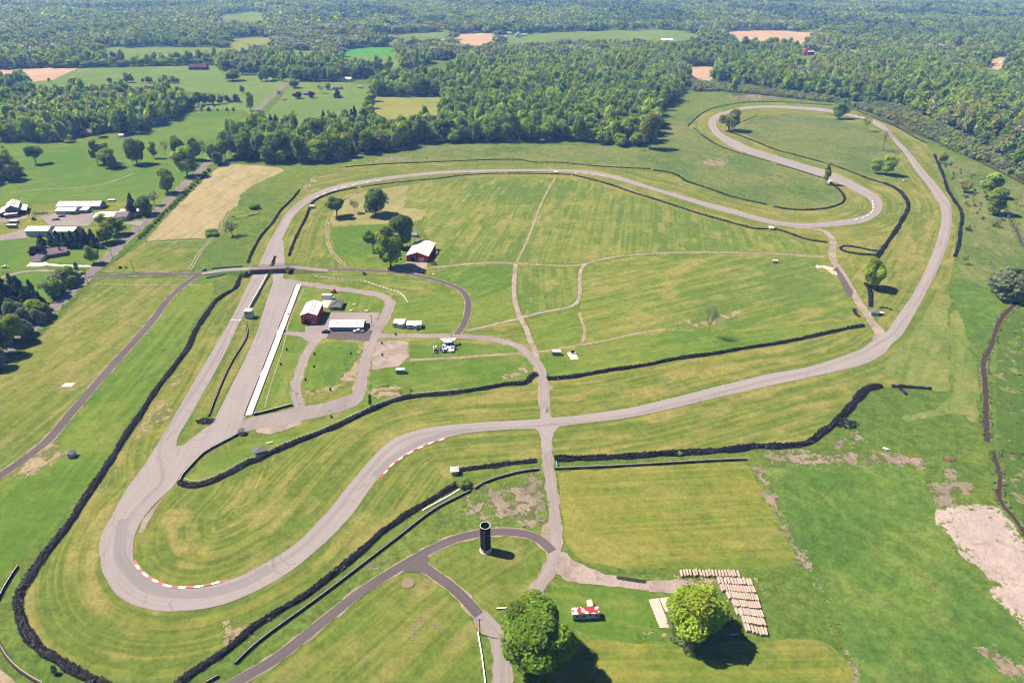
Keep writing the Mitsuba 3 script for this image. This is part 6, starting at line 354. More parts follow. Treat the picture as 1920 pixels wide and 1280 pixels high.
for i, (w, h, pts, label) in enumerate(D['tyre']):
    t = thing('tyre_wall', label, 'tyre wall')
    p = spline(pts, .62) if len(pts) > 2 else spline([pts[0], np.mean(pts, axis=0), pts[1]], .62)
    tt = np.gradient(p, axis=0); tt /= np.linalg.norm(tt, axis=1, keepdims=True); nn = np.c_[-tt[:, 1], tt[:, 0]]
    far = np.mean(p[:, 1]) > 480
    s = np.arange(len(p)) * .62
    ww = w * (.72 + .62 * meshkit.noise(np.c_[s / 5, s * 0, s * 0 + i], i)); k = max(2, round(w / .62))
    off = (np.arange(k) / (k - 1) - .5)
    xy = (p[:, None] + nn[:, None] * (off[None, :, None] * (ww[:, None, None] - .5))).reshape(-1, 2) + rng.normal(0, .2, (len(p) * k, 2))
    hh = np.repeat(h * (.75 + .5 * meshkit.noise(np.c_[s / 4, s * 0 + 7, s * 0], i)), k) * np.tile(1 - .55 * np.abs(2 * off) ** 2, len(p))
    put('tyres', tyres_at(xy, np.maximum(hh - .24 + rng.normal(0, .16, len(hh)), .02), .55, 6 if far else 8), 'rubber', t)
    labels[t + '__tyres'] = {'kind': 'stuff'}
    ip = rng.permutation(len(xy))[:max(3, len(xy) // 40)]
    labels[put('pale_tyre', tyres_at(xy[ip] + rng.normal(0, .2, (len(ip), 2)), hh[ip] + .02, .7, 8), 'slate', t)] = {'label': 'scattered greyed tyres on top of the wall', 'kind': 'stuff'}
    L, R = p + nn * (ww / 2)[:, None], p - nn * (ww / 2)[:, None]; n = len(p); hc = h * .62
    v = np.vstack([np.c_[L, np.zeros(n)], np.c_[p + nn * (ww * .3)[:, None], np.full(n, hc)], np.c_[p - nn * (ww * .3)[:, None], np.full(n, hc)], np.c_[R, np.zeros(n)]]); q = np.arange(n - 1)
    put('stack_core', (v, np.vstack([np.vstack([np.c_[q + a * n, q + (a + 1) * n, q + (a + 1) * n + 1], np.c_[q + a * n, q + (a + 1) * n + 1, q + a * n + 1]]) for a in range(3)])), 'rubber', t)
    if 'white half tyres' in label:
        sel = (p[:, 0] < -25) & (np.arange(n) % 2 == 0)
        e = p[sel] - nn[sel] * (w / 2 + 1.0) * (1 if nn[sel][:, 1].mean() < 0 else -1)
        arcs = [tube([x + math.cos(a0) * .55 * ux, y + math.cos(a0) * .55 * uy, math.sin(a0) * .95], [x + math.cos(a1) * .55 * ux, y + math.cos(a1) * .55 * uy, math.sin(a1) * .95], .13, .13, 4) for (x, y), (ux, uy) in zip(e, tt[sel]) for a0, a1 in ((0, 1.05), (1.05, 2.09), (2.09, 3.14))]
        labels[put('white_half_tyres', cat(arcs), 'kerbwhite', t)] = {'label': 'row of white painted half tyres', 'kind': 'stuff'}
    if 'white top rail' in label: put('top_rail', ribbon(p - nn * .95, .3, h + .12, raw=True)[0], 'kerbwhite', t)
for (x, y), a, b, label in D['heap']:
    t = thing('tyre_heap', label, 'tyre heap'); n = 110
    q = rng.uniform(-1, 1, (n * 2, 2)); q = q[(q ** 2).sum(1) < 1][:n] * [a, b]
    put('tyres', tyres_at(q + [x, y], rng.uniform(0, .5, len(q)), .7), 'rubber', t); labels[t + '__tyres'] = {'kind': 'stuff'}
def seg_wall(name, pts, h, w, mat, label, catg, L=3.6, capmat=None):
    t = thing(name, label, catg); p = spline(pts, .3) if len(pts) > 2 else spline([pts[0], np.mean(pts, axis=0), pts[1]], .3)
    n = max(1, int(len(p) * .3 / L))
    for i in range(n):
        a, b = p[int((len(p) - 1) * i / n)], p[int((len(p) - 1) * (i + 1) / n)]
        l = np.linalg.norm(b - a); ang = math.atan2(b[1] - a[1], b[0] - a[0])
        M = rotz(ang); M[:2, 3] = (a + b) / 2
        prof = [(-w / 2, 0), (w / 2, 0), (w / 2 * .95, h * .3), (w / 2 * .5, h), (-w / 2 * .5, h), (-w / 2 * .95, h * .3)] if mat == 'concrete' else [(-w / 2, 0), (w / 2, 0), (w / 2, h), (-w / 2, h)]
        e = extr(prof, l - .12); e = e[0][:, [2, 0, 1]] - [(l - .12) / 2, 0, 0], e[1]
        put('segment', xf(e, M), mat, t)
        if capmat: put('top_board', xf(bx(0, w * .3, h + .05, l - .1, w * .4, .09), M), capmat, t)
for h, w, p, mt, label in D['rail']:
    mat = {'concrete': 'concrete', 'dark': 'dark', 'white': 'kerbwhite', 'teal': 'teal'}[mt]
    if mt == 'concrete': seg_wall('barrier', p, h, w, 'darkwood', label, 'barrier', 4.2, 'railtop')  # dark face colour stands for the barrier's shaded side, pale cap above
    elif mt == 'dark': seg_wall('guard_wall', p, h, w, mat, label, 'guard wall', 4.2, 'greywhite')
    else: seg_wall('guard_rail' if mt == 'teal' else 'white_rail', p, h, w, mat, label, 'rail', 6)
p = spline(D['jersey'], 3.1)
for i in range(len(p) - 1):
    a, b = p[i], p[i + 1]; M = rotz(math.atan2(b[1] - a[1], b[0] - a[0])); M[:2, 3] = (a + b) / 2
    e = extr([(-.4, 0), (.4, 0), (.35, .25), (.16, .85), (-.16, .85), (-.35, .25)], 2.3)
    lab(put('barrier_block', xf((e[0][:, [2, 0, 1]] - [1.15, 0, 0], e[1]), M), 'concrete'), 'pale concrete block in the spaced row curving down from the bridge', 'barrier block', 'spaced barrier blocks below the bridge')
p = spline(D['tyredots'], 2.4)
for q in p:
    lab(put('tyre_stack', tyres_at(np.array([q] * 3) + rng.normal(0, .08, (3, 2)), np.array([.02, .26, .5]), .05), 'rubber'), 'small black tyre stack in the spaced row above the pale lawn', 'tyre stack', 'spaced tyre stacks above the pale lawn')
# stacked concrete blocks
e = extr([(-.34, 0), (.34, 0), (.31, .35), (.2, .8), (-.2, .8), (-.31, .35)], 2.65); BLK = (e[0][:, [0, 2, 1]] * [1, 1, 1] - [0, 1.375, 0], e[1][:, ::-1])
ROWN = ['topmost', 'second', 'third', 'fourth', 'fifth', 'sixth', 'seventh', 'lowest']
for ri, (a, b, n) in enumerate(D['blocks']):
    a, b = np.array(a), np.array(b)
    for i in range(n):
        q = a + (b - a) * (i + rng.uniform(-.12, .12)) / (n - 1); kind = ['block_a', 'block_b', 'block_c'][rng.integers(3)]
        lab(put('concrete_block', lambda: BLK, kind, tw=T().translate([q[0], q[1] + rng.normal(0, .12), .12]).rotate([0, 0, 1], 2 + rng.normal(0, 2.5)).scale([.95 if n > 11 else 1.2, 1, 1.1]), cache='blk'), f'pale concrete barrier block in the {ROWN[ri]} of eight rows beside the yellow green tree', 'concrete block', f'concrete blocks of the {ROWN[ri]} row')
# ------------------------------------------------------------------ fence, poles, small furniture
for pts, label in zip(D['fence'], ['post and wire fence along the public road above the track entrance', 'post and wire fence along the public road below the track entrance']):
    t = thing('wire_fence', label, 'fence'); p = spline(pts, 3.0) if len(pts) > 2 else np.array(pts)
    for q in p: put('post', lambda: tube([0, 0, 0], [0, 0, 1.35], .11, .1, 6), 'wood', t, tw=T().translate([q[0], q[1], 0]), cache='post')
    put('wire', cat([tube([*a, z], [*b, z], .03, .03, 3) for a, b in zip(p[:-1], p[1:]) for z in (.5, .85, 1.2)]), 'dark', t)
PL = ['utility pole by the house drive on the public road', 'utility pole in the grass right of the public road junction', 'utility pole at the junction of public and access road', 'right pole of the pair on the road verge by the dark pines', 'left pole of the pair on the road verge by the dark pines', 'utility pole beside the farm store trees on the public road', 'utility pole by the public road at the store drive', 'utility pole at the concrete drive near the huge maple', 'utility pole at the right end of the long white roofed garage', 'thin mast standing at the rear of the painted stage']
for ((x, y), h), label in zip(D['poles'], PL):
    t = thing('utility_pole', label, 'pole'); h = min(max(h, 6), 11)
    put('shaft', tube([x, y, 0], [x, y, h], .17, .12, 8), 'pole', t)
    if 'mast' not in label: put('cross_arm', bx(x, y, h - .6, 2.2, .14, .16), 'pole', t); put('insulator', cat([tube([x + d, y, h - .5], [x + d, y, h - .28], .07, .05, 6) for d in (-1, -.5, .5, 1)]), 'grey', t)
BL = ['upper left of the loop lawn', 'upper right of the loop lawn', 'left side of the loop lawn', 'lower left of the loop lawn', 'lower edge of the loop lawn', 'upper edge of the sandy lot', 'middle of the sandy lot', 'gravel edge above the long tyre wall', 'grass beside the pit wall, highest one', 'path end by the pit wall', 'strip lawn, upper one', 'strip lawn, lower one', 'grass right of the painted stage', 'road edge below the office trailers']
for (x, y), bl in zip(D['barrels'], BL): lab(put('trash_barrel', lambda: lathe([(.01, 0), (.3, 0), (.33, .05), (.32, .3), (.34, .33), (.32, .36), (.32, .6), (.34, .63), (.32, .66), (.33, .88), (.29, .9), (.27, .6), (.01, .55)], 14), 'black', tw=T().translate([x, y, .17]).scale([1.25, 1.25, 1.2]), cache='barrel', smooth=35), f'small black rubbish barrel at the {bl}', 'barrel', 'black rubbish barrels in the paddock')
for (x, y), l in zip(D['tables'] + [D['pt']['boat']], ['white picnic table on the lawn, the one farthest up', 'white picnic table at the middle lower edge of the paddock lawn', 'white picnic table at the right lower edge of the paddock lawn', 'white picnic table at the left of the grey roofed hut', 'white table on the grass below the red barn']):
    t = thing('picnic_table', l, 'picnic table'); tw = T().translate([x, y, .04])
    put('table_top', bx(0, 0, .74, 1.9, .8, .06), 'cream', t, tw=tw); put('bench', bx(0, -.72, .45, 1.9, .3, .05), 'cream', t, tw=tw); put('bench', bx(0, .72, .45, 1.9, .3, .05), 'cream', t, tw=tw)
    put('trestle', cat([tube([s * .7, -.75, 0], [s * .7, .3, .72], .05, .05, 5) for s in (-1, 1)] + [tube([s * .7, .75, 0], [s * .7, -.3, .72], .05, .05, 5) for s in (-1, 1)]), 'wood', t, tw=tw)
# ------------------------------------------------------------------ buildings
def house(name, label, catg, mid, ang, w, d, h, rise, axis, wall, roof, over=.4, doors=(), wins=(), side=(), base=True, z0=0.):
    """Front face along local x at y = 0, depth along +y. axis: ridge along x or y, or flat, hip, shed."""
    t = thing(name, label, catg); M = rotz(math.radians(ang)); M[:3, 3] = [*mid, z0]; tw = T(M.tolist())
    if axis == 'y':
        e = extr([(-w / 2, 0), (w / 2, 0), (w / 2, h), (0, h + rise), (-w / 2, h)], d); body = (e[0][:, [0, 2, 1]], e[1][:, ::-1])
        sl = math.hypot(w / 2, rise); th = math.atan2(rise, w / 2); r = []
        for s in (-1, 1):
            q = [(0, h + rise + .04), (s * (w / 2 + over), h - over * math.tan(th) + .04), (s * (w / 2 + over), h - over * math.tan(th) + .2), (0, h + rise + .2)]
            e = extr(q[::-1] if s < 0 else q, d + 2 * over); r.append((e[0][:, [0, 2, 1]] - [0, over, 0], e[1][:, ::-1]))
    elif axis == 'x':
        e = extr([(0, 0), (d, 0), (d, h), (d / 2, h + rise), (0, h)], w); body = (e[0][:, [2, 0, 1]] - [w / 2, 0, 0], e[1]); th = math.atan2(rise, d / 2); r = []
        for s in (-1, 1):
            q = [(d / 2, h + rise + .04), (d / 2 + s * (d / 2 + over), h - over * math.tan(th) + .04), (d / 2 + s * (d / 2 + over), h - over * math.tan(th) + .2), (d / 2, h + rise + .2)]
            e = extr(q[::-1] if s < 0 else q, w + 2 * over); r.append((e[0][:, [2, 0, 1]] - [w / 2 + over, 0, 0], e[1]))
    else:
        body = bx(0, d / 2, h / 2, w, d, h); o = over
        if axis == 'flat': r = [bx(0, d / 2, h + .12, w + 2 * o, d + 2 * o, .2)]
        elif axis == 'shed':
            e = extr([(-o, h + .02), (d + o, h + rise), (d + o, h + rise + .18), (-o, h + .2)], w + 2 * o); r = [(e[0][:, [2, 0, 1]] - [w / 2 + o, 0, 0], e[1])]
            body = (lambda e: (e[0][:, [2, 0, 1]] - [w / 2, 0, 0], e[1]))(extr([(0, 0), (d, 0), (d, h + rise), (0, h)], w))
        else:
            k = max(0, (w - d) / 2) if w > d else 0; kd = max(0, (d - w) / 2)
            v = np.array([[-w / 2 - o, -o, h], [w / 2 + o, -o, h], [w / 2 + o, d + o, h], [-w / 2 - o, d + o, h], [-k, d / 2 - kd, h + rise], [k + .01, d / 2 + kd, h + rise]])
            r = [(v, np.array([[0, 1, 5], [0, 5, 4], [1, 2, 5], [2, 3, 4], [2, 4, 5], [3, 0, 4], [0, 2, 1], [0, 3, 2]]))]
    put('wall', body, wall, t, tw=tw); rf = put('roof', cat(r), roof, t, tw=tw)
    if d > 6 and axis in 'xy' and mid[1] < 700:
        put('ridge_cap', bx(0, d / 2, h + rise + .22, *((.5, d + 2 * over) if axis == 'y' else (w + 2 * over, .5)), .1), 'greywhite', rf, tw=tw)
        put('gutter', cat([bx(s * (w / 2 + over), d / 2, h - .02, .16, d + 2 * over, .14) for s in (-1, 1)] if axis == 'y' else [bx(0, d / 2 + s * (d / 2 + over), h - .02, w + 2 * over, .16, .14) for s in (-1, 1)]), 'grey', rf, tw=tw)
        for i in range(3): put('roof_vent', bx(*((w * .2, d * (.2 + .3 * i)) if axis == 'y' else (w * (-.3 + .3 * i), d * .3)), h + rise * .62 + .3, .5, .5, .5), 'grey', rf, tw=tw)
    for q in doors: put('door', bx(q[0], -.04, q[2] / 2, q[1], .12, q[2]), q[3], t, tw=tw)
    for x, z, ww, hh in wins:
        f = put('window', bx(x, -.03, z, ww + .16, .1, hh + .16), 'kerbwhite', t, tw=tw); put('pane', bx(x, -.09, z, ww, .06, hh), 'glass', f, tw=tw)
    for sd, y, z, ww, hh in side:
        f = put('window', bx(sd * (w / 2 + .03), y, z, .1, ww + .16, hh + .16), 'kerbwhite', t, tw=tw); put('pane', bx(sd * (w / 2 + .09), y, z, .06, ww, hh), 'glass', f, tw=tw)
    return t, tw
t, tw = house('barn', 'dark red barn with white metal roof and white garage door in the infield', 'barn', (-64.9, 437.4), -5.7, 15.2, 25, 4.3, 2.6, 'y', 'red', 'white', .35, doors=[(2.7, 3.9, 3.4, 'greywhite'), (-3.1, 3.8, 3.5, 'black')], side=[(1, 6, 2.2, 1.2, 1), (1, 13, 2.2, 1.2, 1), (1, 20, 2.2, 1.2, 1)])
put('trim', cat([bx(-5.1, -.07, 1.75, .18, .08, 3.5), bx(-1.1, -.07, 1.75, .18, .08, 3.5), bx(-3.1, -.07, 3.58, 4.2, .08, .18)]), 'greywhite', t, tw=tw); put('gable_lamp', bx(0, -.12, 6.2, .5, .25, .4), 'kerbwhite', t, tw=tw)
t, tw = house('control_building', 'tall red building with white roof and a window band beside the pit wall', 'building', (-115.1, 344.8), 2, 9.0, 16, 5.7, 1.6, 'y', 'red', 'white', .45, doors=[(-1.4, 2.6, 2.6, 'black'), (2.2, 1.0, 2.1, 'greywhite')], wins=[(-3.55 + 1.42 * i, 4.55, 1.15, 1.1) for i in range(6)])
put('stair', cat([bx(.9, -.6 - .05 * i, .2 + .35 * i, 1, .3, .12) for i in range(7)]), 'grey', t, tw=tw)
t, tw = house('long_garage', 'long white roofed garage with pale blue front and red ends', 'garage', (-92.5, 336.8), 0, 18.5, 8.5, 2.5, 1.7, 'x', 'paleblue', 'white', .5, wins=[(-8 + 1.6 * i, 2.1, 1.1, .4) for i in range(11)])
put('gable_end', (lambda e: (e[0][:, [2, 0, 1]] + [9.26, 0, 0], e[1]))(extr([(0.1, .1), (8.4, .1), (8.4, 2.5), (4.25, 4.1), (.1, 2.5)], .06)), 'red', t, tw=tw)
for i in range(5): put('garage_door', bx(-7.4 + 3.7 * i, -.05, 1.0, 3.1, .1, 1.9), 'bluegrey', t, tw=tw)
house('grey_hut', 'grey hip roofed hut with blue grey walls on the paddock lawn', 'hut', (-104.8, 363.2), 0, 6.6, 8.5, 2.1, 1.7, 'hip', 'bluegrey', 'slate', .7, doors=[(-2.2, .9, 1.9, 'greywhite')], wins=[(.6, 1.3, 3.4, .7)])
house('timing_tower', 'small white timing tower with flat roof at the start line', 'tower', (-152.2, 351.5), 0, 3.8, 3.8, 4.6, 0, 'flat', 'paleblue', 'white', .25, doors=[(-1.2, .8, 1.9, 'grey')], wins=[(-1.2, 3.5, .9, 1.1), (0, 3.5, .9, 1.1), (1.2, 3.5, .9, 1.1)], side=[(-1, 1.2, 3.5, 1.2, 1.1), (-1, 2.7, 3.5, 1.2, 1.1)])
HUTS = [((-183.3, 224.7), 5, 2.2, 2.4, 'grey roofed marshal hut alone on the left lawn', 'slate'), ((-105.2, 226.1), 24, 3.6, 3.6, 'large grey roofed marshal hut at the bend of the paddock tyre wall', 'slate'), ((-22.9, 213.8), 6, 2.6, 2.4, 'small pale grey roofed marshal hut outside the bend after the hairpin', 'greywhite'), ((-117.9, 240.3), 10, 2.1, 2.0, 'small grey roofed marshal hut at the pit exit wall', 'slate'),
    (D['pt']['hutA'], -12, 3.2, 3, 'white roofed marshal hut on the descending far straight', 'white'), (D['pt']['hutB'], 0, 2.6, 2.6, 'small white marshal hut at the top of the plateau track', 'white'), (D['pt']['hutC'], 20, 3.2, 3, 'grey marshal hut on the inside of the upper left bend', 'greywhite'), (D['pt']['hutD'], 10, 2.4, 2.4, 'tiny white marshal hut under the poplar in the S bends', 'white'), (D['pt']['booth'], -10, 4.2, 3.4, 'grey roofed white booth at the dirt corner road', 'slate')]
for (x, y), a, w, d, l, rm in HUTS: house('marshal_hut', l, 'hut', (x, y), a, w, d, 2.1, .8, 'hip', 'paleblue' if rm != 'white' else 'white_wall', rm, .45, doors=[(w * .28, .6, 1.7, 'grey')], wins=[(-w * .18, 1.5, w * .42, .6)], side=[(-1, d / 2, 1.5, d * .5, .6)])
house('hut_annex', 'low white annex roof beside the grey booth at the corner road', 'shed', (D['pt']['booth'][0] + 3.6, D['pt']['booth'][1] + .6), -10, 3.0, 1.6, 1.3, .3, 'shed', 'dark', 'greywhite', .15)
# farm at the left
t, tw = house('long_shed', 'long white roofed farm shed, the rear one on the left farm', 'shed', (-360.7, 550.2), 2.3, 35, 11, 3.0, 2.6, 'x', 'bluegrey', 'white', .5, side=[(1, 5, 2, 1.4, 1.2)])
house('low_shed', 'lower white roofed shed in front of the long farm shed', 'shed', (-364.4, 538.1), 3, 15.4, 9, 2.9, 1.5, 'x', 'paleblue', 'white', .4, doors=[(2.5, 6, 2.3, 'bluegrey')])
house('porch_shed', 'small white roofed porch beside the lower farm shed', 'shed', (-351.5, 541.5), 3, 6, 6, 2.4, .8, 'shed', 'bluegrey', 'white', .3)
house('front_shed', 'white roofed shed with pale blue wall nearest the dark pines', 'shed', (-356, 486.8), 1.6, 16.8, 11, 4.4, 1.8, 'x', 'paleblue', 'white', .4)
house('pine_shed', 'white roofed shed half hidden behind the row of pines', 'shed', (-335.5, 486.5), 1.6, 15.5, 10, 4.2, 1.8, 'x', 'grey', 'white', .4, side=[(1, 5, 2, 1.4, 1.2)])
house('farm_store', 'broad white roofed store with teal front by the public road', 'store', (-325.2, 522), 4, 15, 15, 2.8, 1.6, 'x', 'teal', 'white', .5, doors=[(-4, 2.6, 2.2, 'white')])
house('store_wing', 'grey roofed wing with skylights attached at the road side of the store', 'building', (-311.5, 522.7), 2, 9.5, 12, 3.4, 2, 'x', 'paleblue', 'mauve', .4, wins=[(-2.5, 1.7, 1.2, 1.1), (1.5, 1.7, 1.2, 1.1)])
house('rear_wing', 'long white roof behind the grey roofed store wing', 'building', (-311, 537), 2, 16, 6, 3, 1, 'x', 'white_wall', 'white', .4)
t, tw = house('lean_to_barn', 'white roofed barn with lean-to roofs on both sides at the far left farm', 'barn', (-405, 535), 28, 9, 20, 6, 2.4, 'y', 'mauve_wall', 'white', .4)
for s in (-1, 1):
    e = extr([(s * 4.6, 4.4), (s * 9.5, 2.8), (s * 9.5, 3.0), (s * 4.6, 4.6)][::s], 18); put('lean_to_roof', (e[0][:, [0, 2, 1]], e[1][:, ::-1]), 'white', t, tw=tw); put('lean_to_wall', bx(s * 9, 9, 1.4, .2, 17.5, 2.8), 'mauve_wall', t, tw=tw)
put('porch_roof', bx(-1, -3, 3.1, 9.5, 5.5, .2), 'white', t, tw=tw); put('porch_wall', bx(-1, -3, 1.5, 9, 5, 3), 'mauve_wall', t, tw=tw)
t, tw = house('brown_house', 'brown roofed house with pale garage front and long white drive', 'house', (-321, 445), 28, 18, 9.5, 2.6, 2.9, 'hip', 'mauve_wall', 'mauve', .6, wins=[(-3, 1.5, 1.6, 1.1), (1, 1.5, 1.6, 1.1), (6, 1.5, 2, 1.1)])
M = rotz(math.radians(-24)); M[:3, 3] = [-9, -4.5, 0]
put('garage_wall', xf(bx(0, 3.5, 1.3, 7, 7, 2.6), M), 'greywhite', t, tw=tw); put('garage_roof', xf((np.array([[-4, -.5, 2.6], [4, -.5, 2.6], [4, 8, 2.6], [-4, 8, 2.6], [0, 2.5, 4.6], [0, 8, 4.6]]), np.array([[0, 1, 4], [1, 2, 5], [1, 5, 4], [2, 3, 5], [3, 0, 4], [3, 4, 5]])), M), 'mauve', t, tw=tw); put('garage_door', xf(bx(0, -.05, 1.1, 4.8, .1, 2.1), M), 'kerbwhite', t, tw=tw); put('chimney', bx(5.5, 2.5, 4.6, .8, .8, 2.6), 'dark', t, tw=tw)
house('blue_house', 'corner of a mauve roofed house cut by the left edge above the pines', 'house', (-360, 418), 5, 14, 8, 2.8, 2.2, 'x', 'bluegrey', 'mauve', .5)
house('meadow_shed', 'small flat white shelter at the edge of the great green meadow', 'shed', D['pt']['shedroof'], 3, 5.5, 3, 1.1, .2, 'flat', 'grey', 'white', .2)
house('blue_hut', 'small blue roofed hut in the shade behind the red barn', 'hut', D['pt']['bluehut'], -10, 3.4, 3.4, 2, 1, 'x', 'paleblue', 'steelblue', .4)
for label, ct, x, y, w, d, h, r, ax, wm, rm in D['far']:
    house({'farm building': 'farm_building'}.get(ct, ct), label, ct, (x, y), 0, w, min(d, w), h, r, ax, wm, rm, .4, wins=[(-w * .25, h * .5, w * .1, h * .25), (w * .2, h * .5, w * .1, h * .25)])
x, y, r, h = D['redsilo']; t = thing('red_silo', 'tall red silo beside the small red barn at the upper right', 'silo')
put('shaft', xf(lathe([(r, 0), (r, h - 1.5)], 16), np.array([[1, 0, 0, x], [0, 1, 0, y], [0, 0, 1, 0], [0, 0, 0, 1.]])), 'red', t, smooth=40); put('dome', xf(lathe([(r, h - 1.5), (r * .8, h - .5), (r * .4, h), (.01, h + .1)], 16), np.array([[1, 0, 0, x], [0, 1, 0, y], [0, 0, 1, 0], [0, 0, 0, 1.]])), 'red', t, smooth=40)
# open topped stave silo
x, y = D['pt']['silo']; t = thing('stave_silo', 'black open topped silo standing inside the loop of the dark drive', 'silo'); tw = T().translate([x, y, 0]); H, R = 11.6, 1.72
for i in range(16):
    a = i * 2 * np.pi / 16; g = LineString([(R * math.cos(a + u), R * math.sin(a + u)) for u in np.linspace(.012, .38, 4)]).buffer(.07 + .015 * (i % 2), cap_style='flat')
    put('stave', xf(extr(g.exterior.coords, H - 1.5), np.array([[1, 0, 0, 0], [0, 1, 0, 0], [0, 0, 1, 1.5], [0, 0, 0, 1.]])), 'silo', t, tw=tw)
for k in range(9): put('hoop', lathe([(R + .09, 2 + k * 1.05), (R + .13, 2.03 + k * 1.05), (R + .13, 2.1 + k * 1.05), (R + .09, 2.13 + k * 1.05)], 24), 'dark', t, tw=tw)
put('rim', lathe([(R - .1, H), (R - .1, H + .14), (R + .12, H + .14), (R + .12, H)], 28), 'greywhite', t, tw=tw)
put('footing', lathe([(R + .5, 0), (R + .5, .3), (R + .12, .32), (R + .1, 1.55), (R - .12, 1.55), (R - .12, 0)], 28), 'concrete', t, tw=tw); put('chute', xf(bx(0, -R - .18, 5.6, .38, .22, 9.8), rotz(-.15)), 'slate', t, tw=tw)
# pit wall
a, b = np.array(D['pt']['pit0']), np.array(D['pt']['pit1']); t = thing('pit_wall', 'long white pit wall platform between pit lane and paddock lawn', 'pit wall'); L = np.linalg.norm(b - a); n = 26; u = (b - a) / L; nr = np.array([-u[1], u[0]])
M0 = rotz(math.atan2(u[1], u[0]))
for i in range(n):
    c = a + u * L * (i + .5) / n; M = M0.copy(); M[:2, 3] = c
    put('deck_slab', xf(bx(0, 0, .35, L / n - .06, 3.1, .5), M), 'kerbwhite', t)
    if i not in (11, 19): put('front_board', xf(bx(0, -1.75, .55, L / n - .04, .14, 1.0), M), 'rustbrown', t)
# bridge
B = np.array(D['bridge']); p = spline(B, 1.0); W = 4.8
m, uv = ribbon(p, W, .02, raw=True); lab(put('bridge_roadway', m, 'light_asphalt', uv=uv), 'pale road surface rising over the bridge', kind='structure')
tt = np.gradient(p[:, :2], axis=0); tt /= np.linalg.norm(tt, axis=1, keepdims=True); nn = np.c_[-tt[:, 1], tt[:, 0]]
x0, x1 = -172.5, -144.5
for sel, l in ((p[:, 0] <= x0, 'west'), (p[:, 0] >= x1, 'east')):
    q, k = p[sel], nn[sel]; n = len(q); z = q[:, 2]
    rows = [np.c_[q[:, :2] + k * (s * (W / 2 + o + e * z))[:, None], np.maximum(z * (1 - f) - .02, -.05)] for s, o, e, f in ((1, 0, 1.3, 1), (1, .5, 0, 0), (-1, .5, 0, 0), (-1, 0, 1.3, 1))]
    v = np.vstack(rows); i = np.arange(n - 1); f = np.vstack([np.vstack([np.c_[i + r * n, i + r * n + 1, i + (r + 1) * n + 1], np.c_[i + r * n, i + (r + 1) * n + 1, i + (r + 1) * n]]) for r in range(3)])
    lab(put('embankment', (v, f[:, ::-1]), 'mown_g', uv=v[:, :2]), 'grassed ramp of the bridge', kind='structure')
t = thing('track_bridge', 'narrow road bridge with brown truss sides over track and pit lane', 'bridge'); sel = (p[:, 0] > x0 - 1) & (p[:, 0] < x1 + 1); q, k = p[sel], nn[sel]
e, uvv = ribbon(q, W + .5, -.03, raw=True); e2, _ = ribbon(q, W + .5, -.6, raw=True); n = len(q)
sides = [(np.vstack([e[0][s * n:(s + 1) * n], e2[0][s * n:(s + 1) * n]]), np.vstack([np.c_[np.arange(n - 1), np.arange(1, n), np.arange(1, n) + n], np.c_[np.arange(n - 1), np.arange(1, n) + n, np.arange(n - 1) + n]])) for s in (0, 1)]
put('deck', cat([e, e2] + sides), 'rustbrown', t)
for s in (-1, 1):
    gl = np.c_[q[:, :2] + k * s * (W / 2 + .32), q[:, 2]]; i = np.arange(n - 1)
    put('girder', (np.vstack([gl + [0, 0, .05], gl - [0, 0, 1.15], gl - [0, 0, 1.15] + np.c_[k * s * .12, np.zeros(n)], gl + [0, 0, .05] + np.c_[k * s * .12, np.zeros(n)]]), np.vstack([np.vstack([np.c_[i + a * n, i + a * n + 1, i + b * n + 1], np.c_[i + a * n, i + b * n + 1, i + b * n]]) for a, b in ((0, 1), (1, 2), (2, 3), (3, 0))])), 'rustbrown', t)
for s, mt in ((-1, 'rustbrown'), (1, 'steelblue')):
    g = np.c_[q[:, :2] + k * s * (W / 2 + .2), q[:, 2]]
    tr = put('truss', cat([tube(a + [0, 0, h], b + [0, 0, h], .1, .1, 5) for a, b in zip(g[:-1], g[1:]) for h in (.1, 1.25)]), mt, t)
    for i in range(0, n - 2, 2): put('diagonal', cat([tube(g[i] + [0, 0, .1], g[i + 1] + [0, 0, 1.25], .08, .08, 4), tube(g[i + 1] + [0, 0, 1.25], g[i + 2] + [0, 0, .1], .08, .08, 4)]), mt, tr)
for xx in (x0, (x0 + x1) / 2 - 1, x1):
    c = p[np.argmin(abs(p[:, 0] - xx))]; put('pier', xf(bx(0, 0, c[2] / 2 - .35, 1.2, W + .6, c[2] - .55), np.array([[1, 0, 0, c[0]], [0, 1, 0, c[1]], [0, 0, 1, 0], [0, 0, 0, 1.]])), 'concrete', t)
# ------------------------------------------------------------------ stage, trailers, vehicles
x, y = -33.8, 312.0; t = thing('painted_stage', 'low stage with blue black and white painted floor and white wing roof', 'stage'); M = rotz(math.radians(3)); M[:3, 3] = [x, y, 0]; tw = T(M.tolist())
put('platform', bx(0, 4, .55, 6.6, 8, 1.1), 'stage_paint', t, tw=tw); put('back_wall', bx(0, 7.9, 2.1, 5.4, .2, 2.2), 'stage_paint', t, tw=tw)
v = np.array([[-4.6, 9.6, 3.6], [4.6, 9.6, 3.6], [1.7, 6.2, 2.9], [-1.7, 6.2, 2.9]]); put('wing_roof', (np.vstack([v, v - [0, 0, .15]]), np.array([[0, 3, 2], [0, 2, 1], [4, 6, 7], [4, 5, 6], [0, 1, 5], [0, 5, 4], [1, 2, 6], [1, 6, 5], [2, 3, 7], [2, 7, 6], [3, 0, 4], [3, 4, 7]])), 'white', t, tw=tw)
for s in (-1, 1): put('roof_post', tube([s * 3.9, 9.3, 0], [s * 3.9, 9.3, 3.5], .08, .08, 6), 'grey', t, tw=tw); put('roof_hatch', bx(s * 1.3, 8.2, 3.5, .7, .5, .2), 'grey', t, tw=tw)
